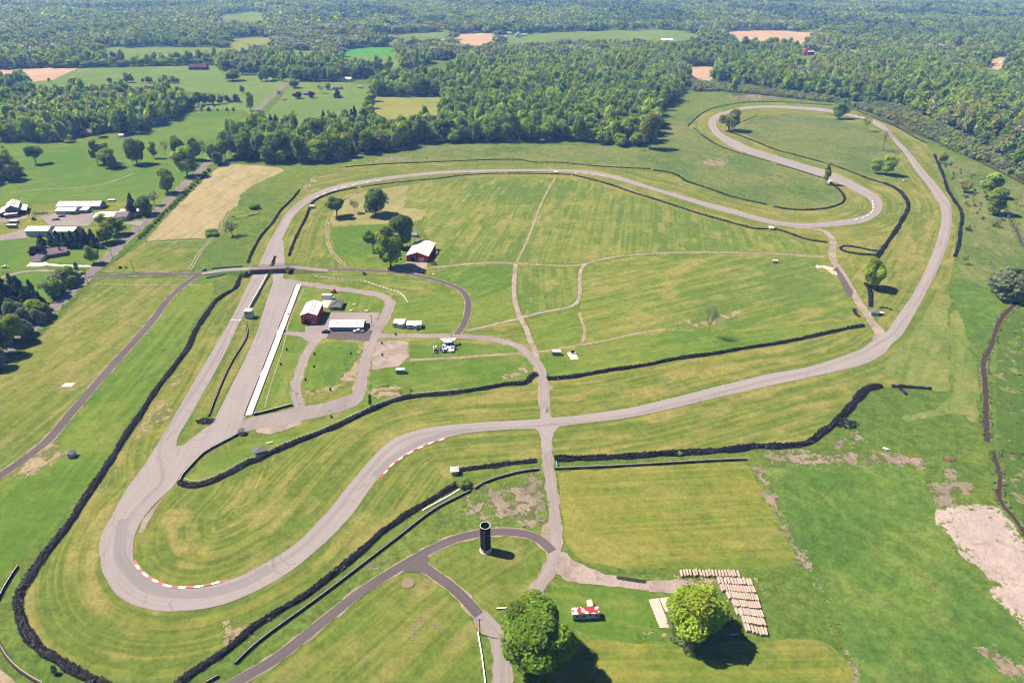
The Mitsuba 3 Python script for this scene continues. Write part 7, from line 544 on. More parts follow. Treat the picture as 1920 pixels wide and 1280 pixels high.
for s in (-1, 1): put('speaker_bank', bx(s * 3.7, 3 + s, 1.2, .7, 1.2, 1.7), 'dark', t, tw=tw)
x, y = D['pt']['tank']; t = thing('tank_trailer', 'grey round tank on a flat trailer left of the painted stage', 'trailer'); tw = T().translate([x, y, 0]).rotate([0, 0, 1], 3)
put('tank', cat([tube([0, -.9, 1.15], [0, 1.6, 1.15], 1.0, 1.0, 18)]), 'slate', t, tw=tw, smooth=30); put('flat_bed', bx(0, 1.2, .55, 2.4, 5.2, .2), 'cream', t, tw=tw); put('pump_box', bx(.3, 3.3, 1.2, 1.1, .9, 1.1), 'kerbwhite', t, tw=tw); put('drum', tube([-.9, 3.1, .65], [-.9, 3.1, 1.7], .35, .35, 12), 'kerbwhite', t, tw=tw)
for s in (-1, 1): put('wheel', tube([s * 1.25 - .12, .9, .35], [s * 1.25 + .12, .9, .35], .35, .35, 12), 'black', t, tw=tw)
def wheels(t, tw, xs, ys, r=.36, w=.25):
    for a in xs:
        for b in ys:
            k = put('wheel', tube([a, b - w / 2, r], [a, b + w / 2, r], r, r, 14), 'black', t, tw=tw, smooth=40); put('hub', tube([a, b - w / 2 - .02, r], [a, b + w / 2 + .02, r], r * .5, r * .5, 10), 'greywhite', k, tw=tw)
def van_box(name, label, catg, mid, ang, w, d, h, wall, roof, wins=(), z0=.55, doors=(), wh=True, roofmat=None):
    """A caravan or box trailer: long side along x, front long side at y = 0."""
    t = thing(name, label, catg); M = rotz(math.radians(ang)); M[:2, 3] = mid; tw = T(M.tolist()); r = .22
    g = Polygon([(-w / 2, 0), (w / 2, 0), (w / 2, h), (-w / 2, h)]).buffer(-r).buffer(r, quad_segs=4); e = extr(g.exterior.coords, d); put('body', (e[0][:, [0, 2, 1]] + [0, 0, z0], e[1][:, ::-1]), wall, t, tw=tw)
    put('roof', bx(0, d / 2, h + z0 + .03, w - .1, d + .06, .08), roofmat or roof, t, tw=tw)
    put('chassis', bx(0, d / 2, z0 - .08, w * .94, d * .8, .16), 'dark', t, tw=tw)
    for x, z, ww, hh in wins: f = put('window', bx(x, -.02, z0 + z, ww + .14, .08, hh + .14), 'grey', t, tw=tw); put('pane', bx(x, -.07, z0 + z, ww, .05, hh), 'glass', f, tw=tw)
    for x, ww, hh in doors: put('door', bx(x, -.03, z0 + hh / 2, ww, .08, hh), 'grey', t, tw=tw)
    if wh: wheels(t, tw, [-w * .06, w * .1] if w > 5 else [0], [.2, d - .2])
    return t, tw
van_box('box_trailer', 'white box trailer parked on the pad above the grey roofed hut', 'trailer', (-112.9, 376.9), 0, 6.2, 2.5, 2.5, 'white_wall', 'white')
t, tw = van_box('office_trailer', 'left white office trailer with a stepped front on the paddock lawn', 'trailer', (-63.8, 340.6), -1, 6.6, 5.6, 2.3, 'paleblue', 'white', wins=[(-1.8, 1.3, .7, .6)], z0=.3, wh=False, doors=[(1, .9, 1.9)]); put('porch', bx(1.2, -.7, 1.3, 2.6, 1.3, 2.4), 'paleblue', t, tw=tw); put('porch_roof', bx(1.2, -.6, 2.62, 2.8, 1.6, .1), 'white', t, tw=tw)
t, tw = van_box('office_trailer', 'right white office trailer with a red awning over its door', 'trailer', (-55.1, 338.6), 2, 8.6, 5.0, 2.4, 'paleblue', 'white', wins=[(-2, 1.6, .9, .5), (-.8, 1.6, .9, .5), (2.6, 1.6, 1.1, .6)], z0=.3, wh=False, doors=[(.9, 1.1, 2)]); put('awning', bx(.9, -.75, 2.55, 1.9, 1.6, .1), 'redpink', t, tw=tw); put('step', cat([bx(.9, -.5 - .35 * i, .35 - .1 * i, 1.4, .35, .12) for i in range(3)]), 'grey', t, tw=tw)
t, tw = van_box('mobile_home', 'white mobile home with peeling rusty red roof beside the huge maple', 'mobile home', (23.1, 144.7), 3.4, 8.5, 2.5, 2.35, 'paleblue', 'white', wins=[(-2.7, 1.35, .9, .55), (-.6, 1.45, .9, .6), (1.3, 1.6, .6, .35), (3.5, 1.3, .8, .6)], doors=[(-1.35, .7, 1.9)], roofmat='rust_roof'); put('stripe', bx(0, -.03, .95, 8.3, .05, .14), 'bluegrey', t, tw=tw); put('end_window', bx(-4.27, 1.25, 2, .05, 1.1, .6), 'glass', t, tw=tw)
t, tw = van_box('cargo_trailer', 'small cream trailer standing behind the mobile home', 'trailer', D['pt']['smalltrailer'], 100, 2.6, 1.5, 1.2, 'cream', 'cream', z0=.45); put('drawbar', tube([-1.2, .7, .5], [-2.2, .7, .45], .06, .06, 5), 'dark', t, tw=tw)
for pt, l, a in (('camper', 'white caravan beside the dirt track right of the paddock road', -4), ('camper2', 'white caravan on the lawn below the sandy lot', 2)):
    van_box('caravan', l, 'caravan', D['pt'][pt], a, 4.6, 2.2, 1.9, 'bluegrey', 'white', wins=[(-1, 1.1, .8, .5), (1, 1.1, .8, .5)], z0=.45)
van_box('livestock_trailer', 'small white trailer in the infield near the dirt corner road', 'trailer', D['pt']['whitetrailer'], -15, 3.6, 2, 1.6, 'white_wall', 'white', wins=[(.8, .9, 1.2, .6)], z0=.45)
for pt, l, a, w in (('trl1', 'long white trailer in the farm yard at the left edge, front one', 3, 7.5), ('trl2', 'white trailer in the farm yard at the left edge, rear one', 3, 7)):
    van_box('farm_trailer', l, 'trailer', D['pt'][pt], a, w, 2.4, 1.9, 'bluegrey', 'white', z0=.6)
def car(name, label, catg, mid, ang, mat, pickup=False):
    t = thing(name, label, catg); M = rotz(math.radians(ang)); M[:3, 3] = [*mid, .16]; tw = T(M.tolist()); w = 1.85
    L = 5.6 if pickup else 4.5
    if pickup: low = [(-2.8, .45), (2.8, .45), (2.8, 1.05), (1.0, 1.05), (1.0, 1.0), (-.6, 1.05), (-2.65, 1.0), (-2.8, .8)]; cab = [(-1.5, 1.02), (-.75, 1.75), (.75, 1.78), (1.05, 1.02)]
    else: low = [(-2.2, .4), (2.2, .4), (2.25, .8), (2.1, .95), (-1.1, .98), (-2.15, .78)]; cab = [(-1.25, .95), (-.5, 1.42), (.9, 1.42), (1.75, .93)]
    e = extr(low, w); put('body', (e[0][:, [0, 2, 1]] - [0, w / 2, 0], e[1][:, ::-1]), mat, t, tw=tw)
    e = extr(cab, w - .3); put('cabin', (e[0][:, [0, 2, 1]] - [0, w / 2 - .15, 0], e[1][:, ::-1]), 'glass', t, tw=tw)
    put('roof', bx((cab[1][0] + cab[2][0]) / 2, 0, cab[1][1] + .03, cab[2][0] - cab[1][0] - .1, w - .32, .07), mat, t, tw=tw)
    if pickup: put('load_bed', bx(1.9, 0, 1.06, 1.6, w - .25, .05), 'dark', t, tw=tw)
    for s in (-1, 1): put('headlight', bx(low[-1][0] + .02, s * .65, .72, .08, .3, .16), 'kerbwhite', t, tw=tw)
    wheels(t, tw, [-L * .3, L * .3], [-w / 2 + .08, w / 2 - .08])
scene['m_carwhite'] = shiny((.72, .73, .75), .25); scene['m_carblack'] = shiny((.015, .015, .018), .25); scene['m_carred'] = shiny((.3, .03, .03), .35)
car('pickup_truck', 'white pickup truck parked in front of the long garage', 'pickup', D['pt']['pickup'], 2, 'carwhite', True)
car('parked_car', 'black car at the left end of the long garage', 'car', D['pt']['car'], 0, 'carblack')
car('parked_car', 'pale car in the shade at the right side of the red barn', 'car', D['pt']['barncar'], 85, 'cream')
car('parked_car', 'white car in the meadow by the thick hooked tyre wall', 'car', D['pt']['scar'], 0, 'carwhite')
car('parked_car', 'dark car at the front of the low farm shed', 'car', D['pt']['farmcar'], 5, 'carblack')
car('parked_car', 'dark car below the eaves of the long farm shed', 'car', D['pt']['farmcar2'], 60, 'carblack')
car('parked_car', 'dark car driving on the public road beneath the roadside trees', 'car', D['pt']['jeep'], 68, 'carblack')
car('parked_car', 'white car on the grass at the left edge above the lane', 'car', D['pt']['lawncar'], 5, 'carwhite')
def tractor(name, label, mid, ang, mat):
    t = thing(name, label, 'tractor'); M = rotz(math.radians(ang)); M[:3, 3] = [*mid, .1]; tw = T(M.tolist())
    put('hood', bx(-.9, 0, 1.0, 1.6, .8, .7), mat, t, tw=tw); put('seat_deck', bx(.5, 0, .9, 1.3, 1.0, .4), mat, t, tw=tw); put('roof', bx(.5, 0, 2.2, 1.4, 1.4, .12), mat, t, tw=tw)
    put('roll_bar', cat([tube([x, s * .6, 1], [x, s * .6, 2.2], .05, .05, 5) for x in (0, 1.1) for s in (-1, 1)]), 'dark', t, tw=tw)
    wheels(t, tw, [.7], [-.85, .85], .75, .4); wheels(t, tw, [-1.4], [-.65, .65], .42, .3)
tractor('tractor', 'red tractor beside the road above the white box trailer', D['pt']['tractor'], 20, 'carred'); tractor('tractor', 'dark red tractor at the front corner of the red barn', D['pt']['barntractor'], 15, 'rubblepink'); tractor('tractor', 'teal tractor at the left foot of the bridge ramp', D['pt']['teal'], 80, 'teal')
t = thing('harrow', 'dark drag harrow with a pale bar left of the huge maple', 'harrow'); x, y = D['pt']['harrow']; tw = T().translate([x, y, .1]).rotate([0, 0, 1], 4)
put('beam', bx(0, 0, .35, 3.6, .5, .35), 'cream', t, tw=tw); put('frame', cat([tube([-1, .2, .4], [-.7, 1.7, .5], .07, .07, 5), tube([1, .2, .4], [.6, 1.7, .5], .07, .07, 5), tube([-.7, 1.7, .5], [.6, 1.7, .5], .07, .07, 5)]), 'dark', t, tw=tw); put('tines', cat([tube([-1.6 + .4 * i, -.25, .3], [-1.6 + .4 * i, -.5, 0], .04, .03, 4) for i in range(9)]), 'dark', t, tw=tw)
lab(put('grill_pad', poly_sheet(D['pt']['gpad'], .14)[0], 'cream'), 'pale concrete slab with a black grill on it', kind='structure')
t = thing('smoker_grill', 'black barrel grill on the pale slab right of the caravan', 'grill'); x, y = D['pt']['grill']; tw = T().translate([x, y, .1])
put('drum', tube([-1.1, 0, 1.1], [.9, 0, 1.1], .6, .6, 14), 'black', t, tw=tw, smooth=35); put('leg', cat([tube([a, b, 0], [a, b, .8], .05, .05, 5) for a in (-.9, .7) for b in (-.35, .35)]), 'dark', t, tw=tw); put('chimney', tube([-.8, .1, 1.6], [-.8, .1, 2.3], .1, .1, 8), 'black', t, tw=tw); put('shelf', bx(1.4, .2, .9, .8, .8, .1), 'greywhite', t, tw=tw)
lab(put('rubber_mat', xf(extr(D['pt']['mat'], .12), np.array([[1, 0, 0, 0], [0, 1, 0, 0], [0, 0, 1, .14], [0, 0, 0, 1.]])), 'dark'), 'long black rubber mat lying on the gravel spur', 'mat')
lab(put('feed_crate', cat([bx(*D['pt']['barnbox'], .7, 2.2, 1.3, 1.1), bx(*D['pt']['barnbox'], 1.32, 2.4, 1.5, .1)]), 'carblack'), 'black crate on the grass corner below the red barn', 'crate')
lab(put('fallen_pipe', tube([D['pt']['log'][0] - 1.3, D['pt']['log'][1], .25], [D['pt']['log'][0] + 1.3, D['pt']['log'][1] + .1, .25], .22, .22, 9), 'greywhite'), 'grey pipe in the shadow of the yellow green tree', 'pipe')
def rocks(name, label, catg, mid, n, rx, ry, s, mat, ang=0.):
    t = thing(name, label, catg); ms = []
    for i in range(n):
        m = trimesh.creation.icosphere(subdivisions=1); v = m.vertices * (1 + .35 * (meshkit.noise(np.asarray(m.vertices) * 1.3 + i * 7, i)[:, None] - .5) * 2) * rng.uniform(.5, 1.2, 3) * s; r = math.sqrt(rng.uniform()); a = rng.uniform(0, 6.28)
        q = rotz(ang)[:2, :2] @ [rx * r * math.cos(a), ry * r * math.sin(a)]
        ms.append((v + [mid[0] + q[0], mid[1] + q[1], s * .35], np.asarray(m.faces)))
    labels[put('stones', cat(ms), mat, t)] = {'kind': 'stuff'}
x, y = D['pt']['boulder']; rocks('rubble_pile', 'bent row of pale boulders beside the dirt corner road', 'rubble', (x - 1, y + 3), 45, 6, 2.2, .8, 'cream', -.35); rocks('rubble_pile', 'lower arm of pale boulders beside the dark strip', 'rubble', (x + 1, y - 4), 35, 1.8, 6, .75, 'cream', .15)
rocks('debris_pile', 'dark red debris pile in the rough grass near the ditch', 'debris', D['pt']['rubble1'], 26, 2.2, 1.2, .45, 'rubblepink')
for dx, dy in ((-.5, .4), (.2, -.4)): lab(put('white_slab', bx(D['pt']['rubble2'][0] + dx, D['pt']['rubble2'][1] + dy, .3, 1.6, .6, .5), 'kerbwhite'), 'white slab, one of two side by side in the rough grass', 'slab', 'white slab pair')
lab(put('orange_beam', xf(bx(0, 0, .25, 3.6, .35, .3), (lambda M: (M.__setitem__((slice(0, 2), 3), D['pt']['plank']), M)[1])(rotz(-.15))), 'orange'), 'orange beam lying at the bare soil strip', 'beam')
rocks('junk_pile', 'grey scrap pile at the far left farm', 'scrap', D['pt']['junk'], 30, 6, 3, .8, 'slate'); rocks('dark_rock', 'dark boulder on the grass right of the road junction, left one', 'rock', D['pt']['dark1'], 3, .7, .4, .9, 'dark'); rocks('dark_rock', 'dark boulder on the grass right of the road junction, right one', 'rock', D['pt']['dark2'], 3, .5, .3, .7, 'dark')
for pt, l in (('redimp', 'reddish farm machine lying in the farm yard, front one'), ('redimp2', 'reddish farm machine lying in the farm yard, rear one')):
    t = thing('farm_machine', l, 'farm machine'); x, y = D['pt'][pt]; tw = T().translate([x, y, .1]).rotate([0, 0, 1], 15)
    put('frame', bx(0, 0, .7, 5.5, 1.6, .5), 'rubblepink', t, tw=tw); put('hopper', bx(.8, 0, 1.25, 2.4, 1.4, .7), 'mauve', t, tw=tw); wheels(t, tw, [-1.5, 1.5], [-.9, .9], .5)
t = thing('wooden_hutch', 'small brown pitched hutch in the farm yard', 'hutch'); x, y = D['pt']['tipi']; tw = T().translate([x, y, 0]).rotate([0, 0, 1], 20)
put('wall', bx(0, 1.2, .8, 2.4, 2.4, 1.6), 'wood', t, tw=tw); put('roof', (np.array([[-1.5, -.3, 1.5], [1.5, -.3, 1.5], [1.5, 2.7, 1.5], [-1.5, 2.7, 1.5], [0, -.3, 2.8], [0, 2.7, 2.8]]), np.array([[0, 4, 5], [0, 5, 3], [1, 2, 5], [1, 5, 4], [0, 1, 4], [2, 3, 5]])), 'mauve', t, tw=tw)
# round concrete base, old foundation slabs
x, y = D['pt']['round']; lab(put('round_pad', xf(lathe([(2.3, 0), (2.2, .22), (.01, .24)], 24), np.array([[1, 0, 0, x], [0, 1, 0, y], [0, 0, 1, .03], [0, 0, 0, 1.]])), 'oldslab'), 'round concrete silo base in the dry field', 'concrete base')
for pt, nx, ny, l in (('found', 4, 9, 'broken grid of old foundation slabs in the dry field'), ('found2', 5, 2, 'small row of old slabs right of the foundation grid'), ('found3', 2, 5, 'slanting strip of old slabs above the foundation grid')):
    t = thing('slab_foundation', l, 'foundation'); x, y = D['pt'][pt]
    for i in range(nx):
        for j in range(ny):
            if rng.uniform() < .5: continue
            put('slab', xf(bx(0, 0, .08, rng.uniform(.5, .95), rng.uniform(.6, 1.0), .12), (lambda M: (M.__setitem__((slice(0, 2), 3), [x + (i - nx / 2) * 1.05 + rng.normal(0, .12) + j * (.12 if nx == 2 else .0) * 3, y + (ny / 2 - j) * 1.15]), M)[1])(rotz(rng.normal(0, .1)))), 'oldslab', t)
x, y = D['pt']['slabw']; t = thing('well_slab', 'pale rectangular slab with a raised lid in the west field', 'slab'); put('base', bx(x, y, .12, 5.2, 3.6, .2), 'concrete', t); put('lid', bx(x + .4, y - .2, .35, 3.2, 1.4, .3), 'kerbwhite', t)
lab(put('parking_beam', xf(bx(0, 0, .35, 2.6, .5, .5), (lambda M: (M.__setitem__((slice(0, 2), 3), D['pt']['bench']), M)[1])(rotz(.5))), 'kerbwhite'), 'white concrete beam at the gravel edge near the large marshal hut', 'beam')
for pt, l in (('barrier_l', 'teal board standing at the right edge of the paddock road gap'), ('barrier_t', 'teal board standing at the right edge of the south crossing')): lab(put('gate_board', xf(bx(0, 0, .6, .25, 3.4, 1.2), (lambda M: (M.__setitem__((slice(0, 2), 3), [D['pt'][pt][0] + 1, D['pt'][pt][1]]), M)[1])(rotz(.12))), 'teal'), l, 'board')
# ------------------------------------------------------------------ trees
TINT = {k: tuple(2.0 * c for c in v) for k, v in dict(fresh=(.148, .205, .034), mid=(.118, .18, .034), deep=(.09, .145, .036), blue=(.08, .126, .058), olive=(.14, .162, .05), grey=(.13, .152, .088), lime=(.15, .212, .024), brown=(.14, .13, .075), purple=(.05, .022, .035), yellow=(.16, .165, .042), pine=(.034, .056, .034), willow=(.105, .135, .075), maple=(.108, .185, .024)).items()}
def leaves(P, N, size, tint, r, var=.22, bend=.25):
    """Small leaf clump faces at the points P facing roughly along N."""
    n = len(P); N = N * .9 + r.normal(0, .5, (n, 3)); N /= np.linalg.norm(N, axis=1, keepdims=True) + 1e-9
    a = np.cross(N, r.normal(0, 1, (n, 3))); a /= np.linalg.norm(a, axis=1, keepdims=True) + 1e-9; b = np.cross(N, a); s = size * r.uniform(.6, 1.3, (n, 1))
    q = np.stack([P + a * s * .6, P + b * s * .45 + N * s * bend, P - a * s * .6, P - b * s * .45 - N * s * bend * .4], 1)
    o = np.arange(n)[:, None] * 4
    col = np.array(tint) * (1 + r.uniform(-var, var, (n, 1))) * (1 + r.uniform(-.08, .08, (n, 3)))
    return q.reshape(-1, 3), np.vstack([o + [0, 1, 2], o + [0, 2, 3]]), np.repeat(np.clip(col, 0, 1), 4, 0)
ICO = {k: trimesh.creation.icosphere(subdivisions=k) for k in (0, 1, 2)}
def crown(seed, n, leaf, tint, shape='round', core=1, K=11, zb=.18, fill=1.0, up=.8):
    """A crown in a unit box: x, y in -.5 .. .5, z up to 1; lumps are round at the tree's usual proportions."""
    asp = {'round': 1.15, 'tall': 1.6, 'slim': 2.6, 'bush': .8, 'open': 1.25, 'cone': 1.9}[shape]
    r = np.random.default_rng(seed); C, R = [], []
    for i in range(K):
        if shape == 'cone':
            z = zb + (1 - zb) * (i + .3) / K; w = .5 * (1 - (z - zb) / (1.03 - zb)) + .03; a = r.uniform(0, 6.28); C.append([w * .45 * math.cos(a), w * .45 * math.sin(a), z * asp]); R.append(w * .85)
        else:
            d = r.normal(0, 1, 3); d /= np.linalg.norm(d); d *= r.uniform(.3, 1) ** .5
            hz = {'round': (.33, .36), 'tall': (.28, .42), 'slim': (.14, .43), 'bush': (.32, .42), 'open': (.34, .34)}[shape]
            cz = (1 + zb) / 2 if shape != 'bush' else .45
            rad = r.uniform(.15, .25) * (1.05 if shape in ('round', 'bush', 'tall') else .85) * (.72 if K >= 20 else 1)
            C.append([d[0] * hz[0], d[1] * hz[0], (cz + d[2] * (1 - zb) * hz[1]) * asp]); R.append(rad)
    C, R = np.array(C), np.array(R)
    k = r.integers(0, K, n * 3); d = r.normal(0, 1, (n * 3, 3)); d[:, 2] = d[:, 2] * .9 + .3; d /= np.linalg.norm(d, axis=1, keepdims=True)
    P = C[k] + d * (R[k] * r.uniform(.8, 1.14, n * 3))[:, None]
    dist = np.linalg.norm(P[:, None] - C[None], axis=2) / R[None]; dist[np.arange(len(P)), k] = 9
    ok = (dist.min(1) > .84) & (P[:, 2] > zb * .5 * asp); P, N = P[ok][:n], d[ok][:n]
    lob = (1 + r.uniform(-.2, .2, (K, 1))) * (1 + r.uniform(-.07, .07, (K, 3))); keep = r.uniform(0, 1, K) > (.1 if K > 12 else 0); kk = k[ok][:n]; sel = keep[kk] | (r.uniform(0, 1, len(P)) < .35); P, N, kk = P[sel], N[sel], kk[sel]
    v, f, c = leaves(P, N + [0, 0, up], leaf, np.array(tint) * (1 + .16 * math.sin(seed * 2.3)), r, .27)
    c = np.clip(c * np.repeat(lob[kk], 4, 0), 0, .9)
    if core:
        for i in range(K):
            m = ICO[core - 1]; w = np.asarray(m.vertices) * (R[i] * .68 * (1 + .28 * r.uniform(-1, 1, (len(m.vertices), 1)))) + C[i]
            f = np.vstack([f, np.asarray(m.faces) + len(v)]); v = np.vstack([v, w]); c = np.vstack([c, np.tile(np.array(tint) * .92, (len(w), 1))])
    v[:, :2] /= max(1e-6, np.percentile(np.abs(v[:, :2]), 99.3) * 2); z1 = np.percentile(v[:, 2], 99.8); z0 = min(v[:, 2].min(), 0) if shape == 'bush' else 0
    v[:, 2] = np.maximum((v[:, 2] - z0) / (z1 - z0), .015)
    return v, f, c
def branches(seed, depth=4, thick=.018, top=1.0):
    r = np.random.default_rng(seed); out = []
    def grow(p, d, l, th, k):
        q = p + d * l; out.append(tube(p, q, th, th * .7, 5 if k > 2 else 3))
        if k > 0:
            for _ in range(3 if k > 1 else 4):
                e = d * .75 + r.normal(0, .5, 3); e[2] = abs(e[2]) * .7 + .22; grow(q, e / np.linalg.norm(e), l * r.uniform(.62, .85), th * .6, k - 1)
    grow(np.zeros(3), np.array([0, 0, 1.]), .3, thick, depth)
    v, f = cat(out); v[:, 2] *= top / v[:, 2].max(); m = np.abs(v[:, :2]).max(); v[:, :2] *= .48 / m * np.clip(v[:, 2:] * 3, .25, 1) if m > .48 else 1
    return v, f
KIND = dict(maple=('round', 'maple', 12000, .036, 2, 42), linden=('round', 'lime', 6000, .042, 2, 34), oak=('round', 'deep', 1700, .085, 2, 15), oak_b=('open', 'deep', 1000, .1, 2, 11), ash=('tall', 'fresh', 1700, .085, 2, 16), olive=('round', 'olive', 900, .09, 1, 11), sparse=('open', 'grey', 260, .1, 0, 10), sparse_y=('open', 'yellow', 160, .1, 0, 9),
    bare=('open', 'grey', 900, .03, 0, 16), bare_shrub=('bush', 'grey', 500, .06, 0, 8), shrub=('bush', 'mid', 600, .13, 2, 8), hedge=('bush', 'mid', 160, .2, 2, 6), poplar=('slim', 'fresh', 500, .16, 1, 9), willow=('bush', 'willow', 1500, .09, 2, 13), yellow=('round', 'yellow', 350, .12, 1, 8), purple=('round', 'purple', 500, .12, 2, 9), pine=('cone', 'pine', 1000, .12, 2, 12), small_conifer=('cone', 'pine', 160, .25, 2, 6))
NAMES = dict(bare='bare_tree', bare_shrub='bush', shrub='bush', hedge='hedge_bush', pine='pine_tree', small_conifer='small_conifer', poplar='slender_tree', willow='willow_tree', purple='purple_leaf_tree', yellow='yellow_tree')
def cmesh(key, build):
    """Cached ply dict of a coloured mesh."""
    if key not in CACHE:
        v, f, c = build(); CACHE[key] = mikit.ply((v, f), None, color=c)
    return dict(CACHE[key])
def add_leafy(key, cache, build, tw):
    d = cmesh(cache, build); d['bsdf'] = {'type': 'ref', 'id': 'm_leaf'}; d['to_world'] = tw; scene[key] = d; USED.add(key)
def plant(kind, x, y, h, w, label, group=None, var=None):
    shape, tint, n, leaf, core, K = KIND[kind]; nm = NAMES.get(kind, 'broadleaf_tree'); ct = 'bush' if 'bush' in nm else 'tree'
    t = thing(nm, label, ct, group); vi = rng.integers(0, 3) if n < 2000 else 0; a = rng.uniform(0, 360)
    tw = T().translate([x, y, 0]).rotate([0, 0, 1], a).scale([w * 1.08, w * 1.08, h])
    if shape != 'bush' or kind == 'willow':
        bare = kind in ('bare', 'sparse', 'sparse_y')
        tm_ = (lambda: branches(5 + vi, 4, .028)) if bare else (lambda: cat([tube([0, 0, -.02], [.01, 0, .5], .035, .02, 7)] + [tube([0, 0, .2 + .06 * i], [.22 * math.cos(i * 2.1), .22 * math.sin(i * 2.1), .5 + .05 * i], .018, .008, 5) for i in range(5)]))
        put('trunk', tm_, 'greybark' if bare else 'bark', t, tw=tw, cache=f'trunk{bare}{vi if bare else 0}')
    add_leafy(t + '__crown', f'{kind}{vi}', lambda: crown(100 * vi + len(kind) * 7, n, leaf, TINT[tint], shape, core, K, .3 if kind in ('bare', 'sparse', 'sparse_y', 'oak_b') else .12 if shape != 'cone' else .05), tw)
for k, x, y, h, w, l in D['trees']: plant(k, x, y, h, w, l)
for k, l, g, L in D['groups']:
    ORD = 'first second third fourth fifth sixth seventh eighth ninth tenth eleventh twelfth thirteenth fourteenth fifteenth'.split()
    for i, (x, y, h, w) in enumerate(sorted(L, key=lambda q: q[0] / (q[1] + 70))): plant(k, x, y, h, w, l if len(L) > 15 else f'{l}, {ORD[i]} from left', g)
# ------------------------------------------------------------------ woods
wood = unary_union([Polygon(p).buffer(0) for p in D['forest']]).difference(unary_union([Polygon(p).buffer(0) for p in D['clear']]))
road_gap = LineString(D['roads']['public_road'][1]).buffer(9); blds = unary_union([Point(r[2], r[3] + 4).buffer(14) for r in D['far']] + [Polygon([(r[2] - r[4] / 2, r[3]), (r[2] + r[4] / 2, r[3]), (r[2] + r[4] / 2, r[3] - 45), (r[2] - r[4] / 2, r[3] - 45)]) for r in D['far']])
wood = wood.difference(road_gap).difference(blds); shapely.prepare(wood)
cp, sp = math.cos(PITCH), math.sin(PITCH)
def in_view(x, y, mx=1.10):
    d = y * cp + CAM_H * sp; return (np.abs(x / d) < .75 * mx)
def jitter(poly, step, seed):
    r = np.random.default_rng(seed); x0, y0, x1, y1 = poly.bounds
    q = np.stack(np.meshgrid(np.arange(x0, x1, step), np.arange(y0, y1, step)), -1).reshape(-1, 2); q[:, 0] += (np.round(q[:, 1] / step) % 2) * step / 2
    q += r.uniform(-.36, .36, q.shape) * step; q = q[in_view(q[:, 0], q[:, 1])]
    return q[shapely.contains_xy(poly, q[:, 0], q[:, 1])]
near = wood.intersection(shapely.box(-3000, 0, 3000, 1500)); shapely.prepare(near)
q = jitter(near, 11.8, 1); q = q[np.argsort(np.hypot(q[:, 0], q[:, 1]) + 0 * q[:, 0])]
FT = ['fresh', 'mid', 'deep', 'olive', 'grey', 'lime']
def tint_at(x, y, u):
    b = meshkit.fbm(np.array([[x / 130, y / 130, 3.]]), 3, 4)[0]; right = x > 330 and y > 480
    t = u * .8 + (b - .5) * 1.5 + .12
    if right and y < 900 and u > .45: return 'grey' if u > .7 else 'olive'
    return 'deep' if t < .14 else 'mid' if t < .46 else 'fresh' if t < .74 else 'lime' if t < .86 else 'olive' if t < .96 else 'grey'
def near_label(x, y):
    if x < -420: return 'broadleaf tree in the large wood at the left edge', 'trees of the left wood'
    if x < 330 and y < 760 and x < -120: return 'broadleaf tree at the front of the straw field wood', 'trees of the front left wood'
    if x < 330: return 'broadleaf tree at the front edge of the central wood', 'trees of the central wood edge'
    return 'broadleaf tree in the near wood beyond the right hand creek', 'trees of the right wood'
def mid_group(g, tint, n, leaf, core, K, kind='tall'):
    key = f'tree_kind_{kind}_{tint}_{g}_{n}'
    if key not in scene:
        d = cmesh(key, lambda: crown(900 + g * 13 + len(tint), n, leaf, TINT[tint], kind, core, K, .25 if kind == 'tall' else .12)); d['bsdf'] = {'type': 'ref', 'id': 'm_leaf'}; scene[key] = {'type': 'shapegroup', 'foliage': d}
    return key
fr = np.random.default_rng(11); nind, count = 110, 0
lab('forest', 'dense mixed spring woodland stretching to the horizon', 'woodland', kind='stuff')
def edge_rank(q):  # those that show largest: near and at the front edge
    return np.hypot(q[:, 0], q[:, 1]) + 2.0 * np.minimum(shapely.distance(shapely.points(q), wood.boundary), 60)
order = np.argsort(edge_rank(q)); lead = set(order[:nind].tolist())
for i, (x, y) in enumerate(q):
    u = fr.uniform(); tint = tint_at(x, y, u); scrubby = x > 330 and y < 760 and fr.uniform() < .45
    h = fr.choice([15, 18, 21, 24, 27, 30]) * fr.uniform(.92, 1.08) * (.62 if scrubby else 1); w = fr.uniform(12, 19.5) * (.9 if scrubby else 1); a = fr.uniform(0, 360); g = int(fr.integers(0, 4))
    tw = T().translate([x, y, -.5]).rotate([0, 0, 1], a).scale([w, w, h])
    if i in lead:
        l, gr = near_label(x, y); l = {'lime': 'yellow green', 'fresh': 'light green', 'mid': 'mid green', 'deep': 'dark green', 'olive': 'olive', 'grey': 'grey green'}[tint] + (' tall ' if h > 23 else ' low ' if h < 17 else ' ') + l; t = thing('woodland_tree', l, 'tree', gr)
        put('trunk', lambda: tube([0, 0, 0], [0, 0, .5], .022, .014, 6), 'greybark', t, tw=tw, cache='wtrunk')
        add_leafy(t + '__crown', f'wood{g}{tint}', lambda: crown(500 + g * 17 + len(tint), 620, .12, TINT[tint], 'tall' if g < 2 else 'round', 2, 13, .15), tw)
    else:
        D0 = math.hypot(x, y); grp = mid_group(g, tint, 300, .16, 2, 9, 'round') if D0 < 950 else mid_group(g, tint, 150, .2, 1, 8, 'round')
        count += 1; scene[f'forest__{count:05d}'] = {'type': 'instance', 'to_world': tw, 'group': {'type': 'ref', 'id': grp}}
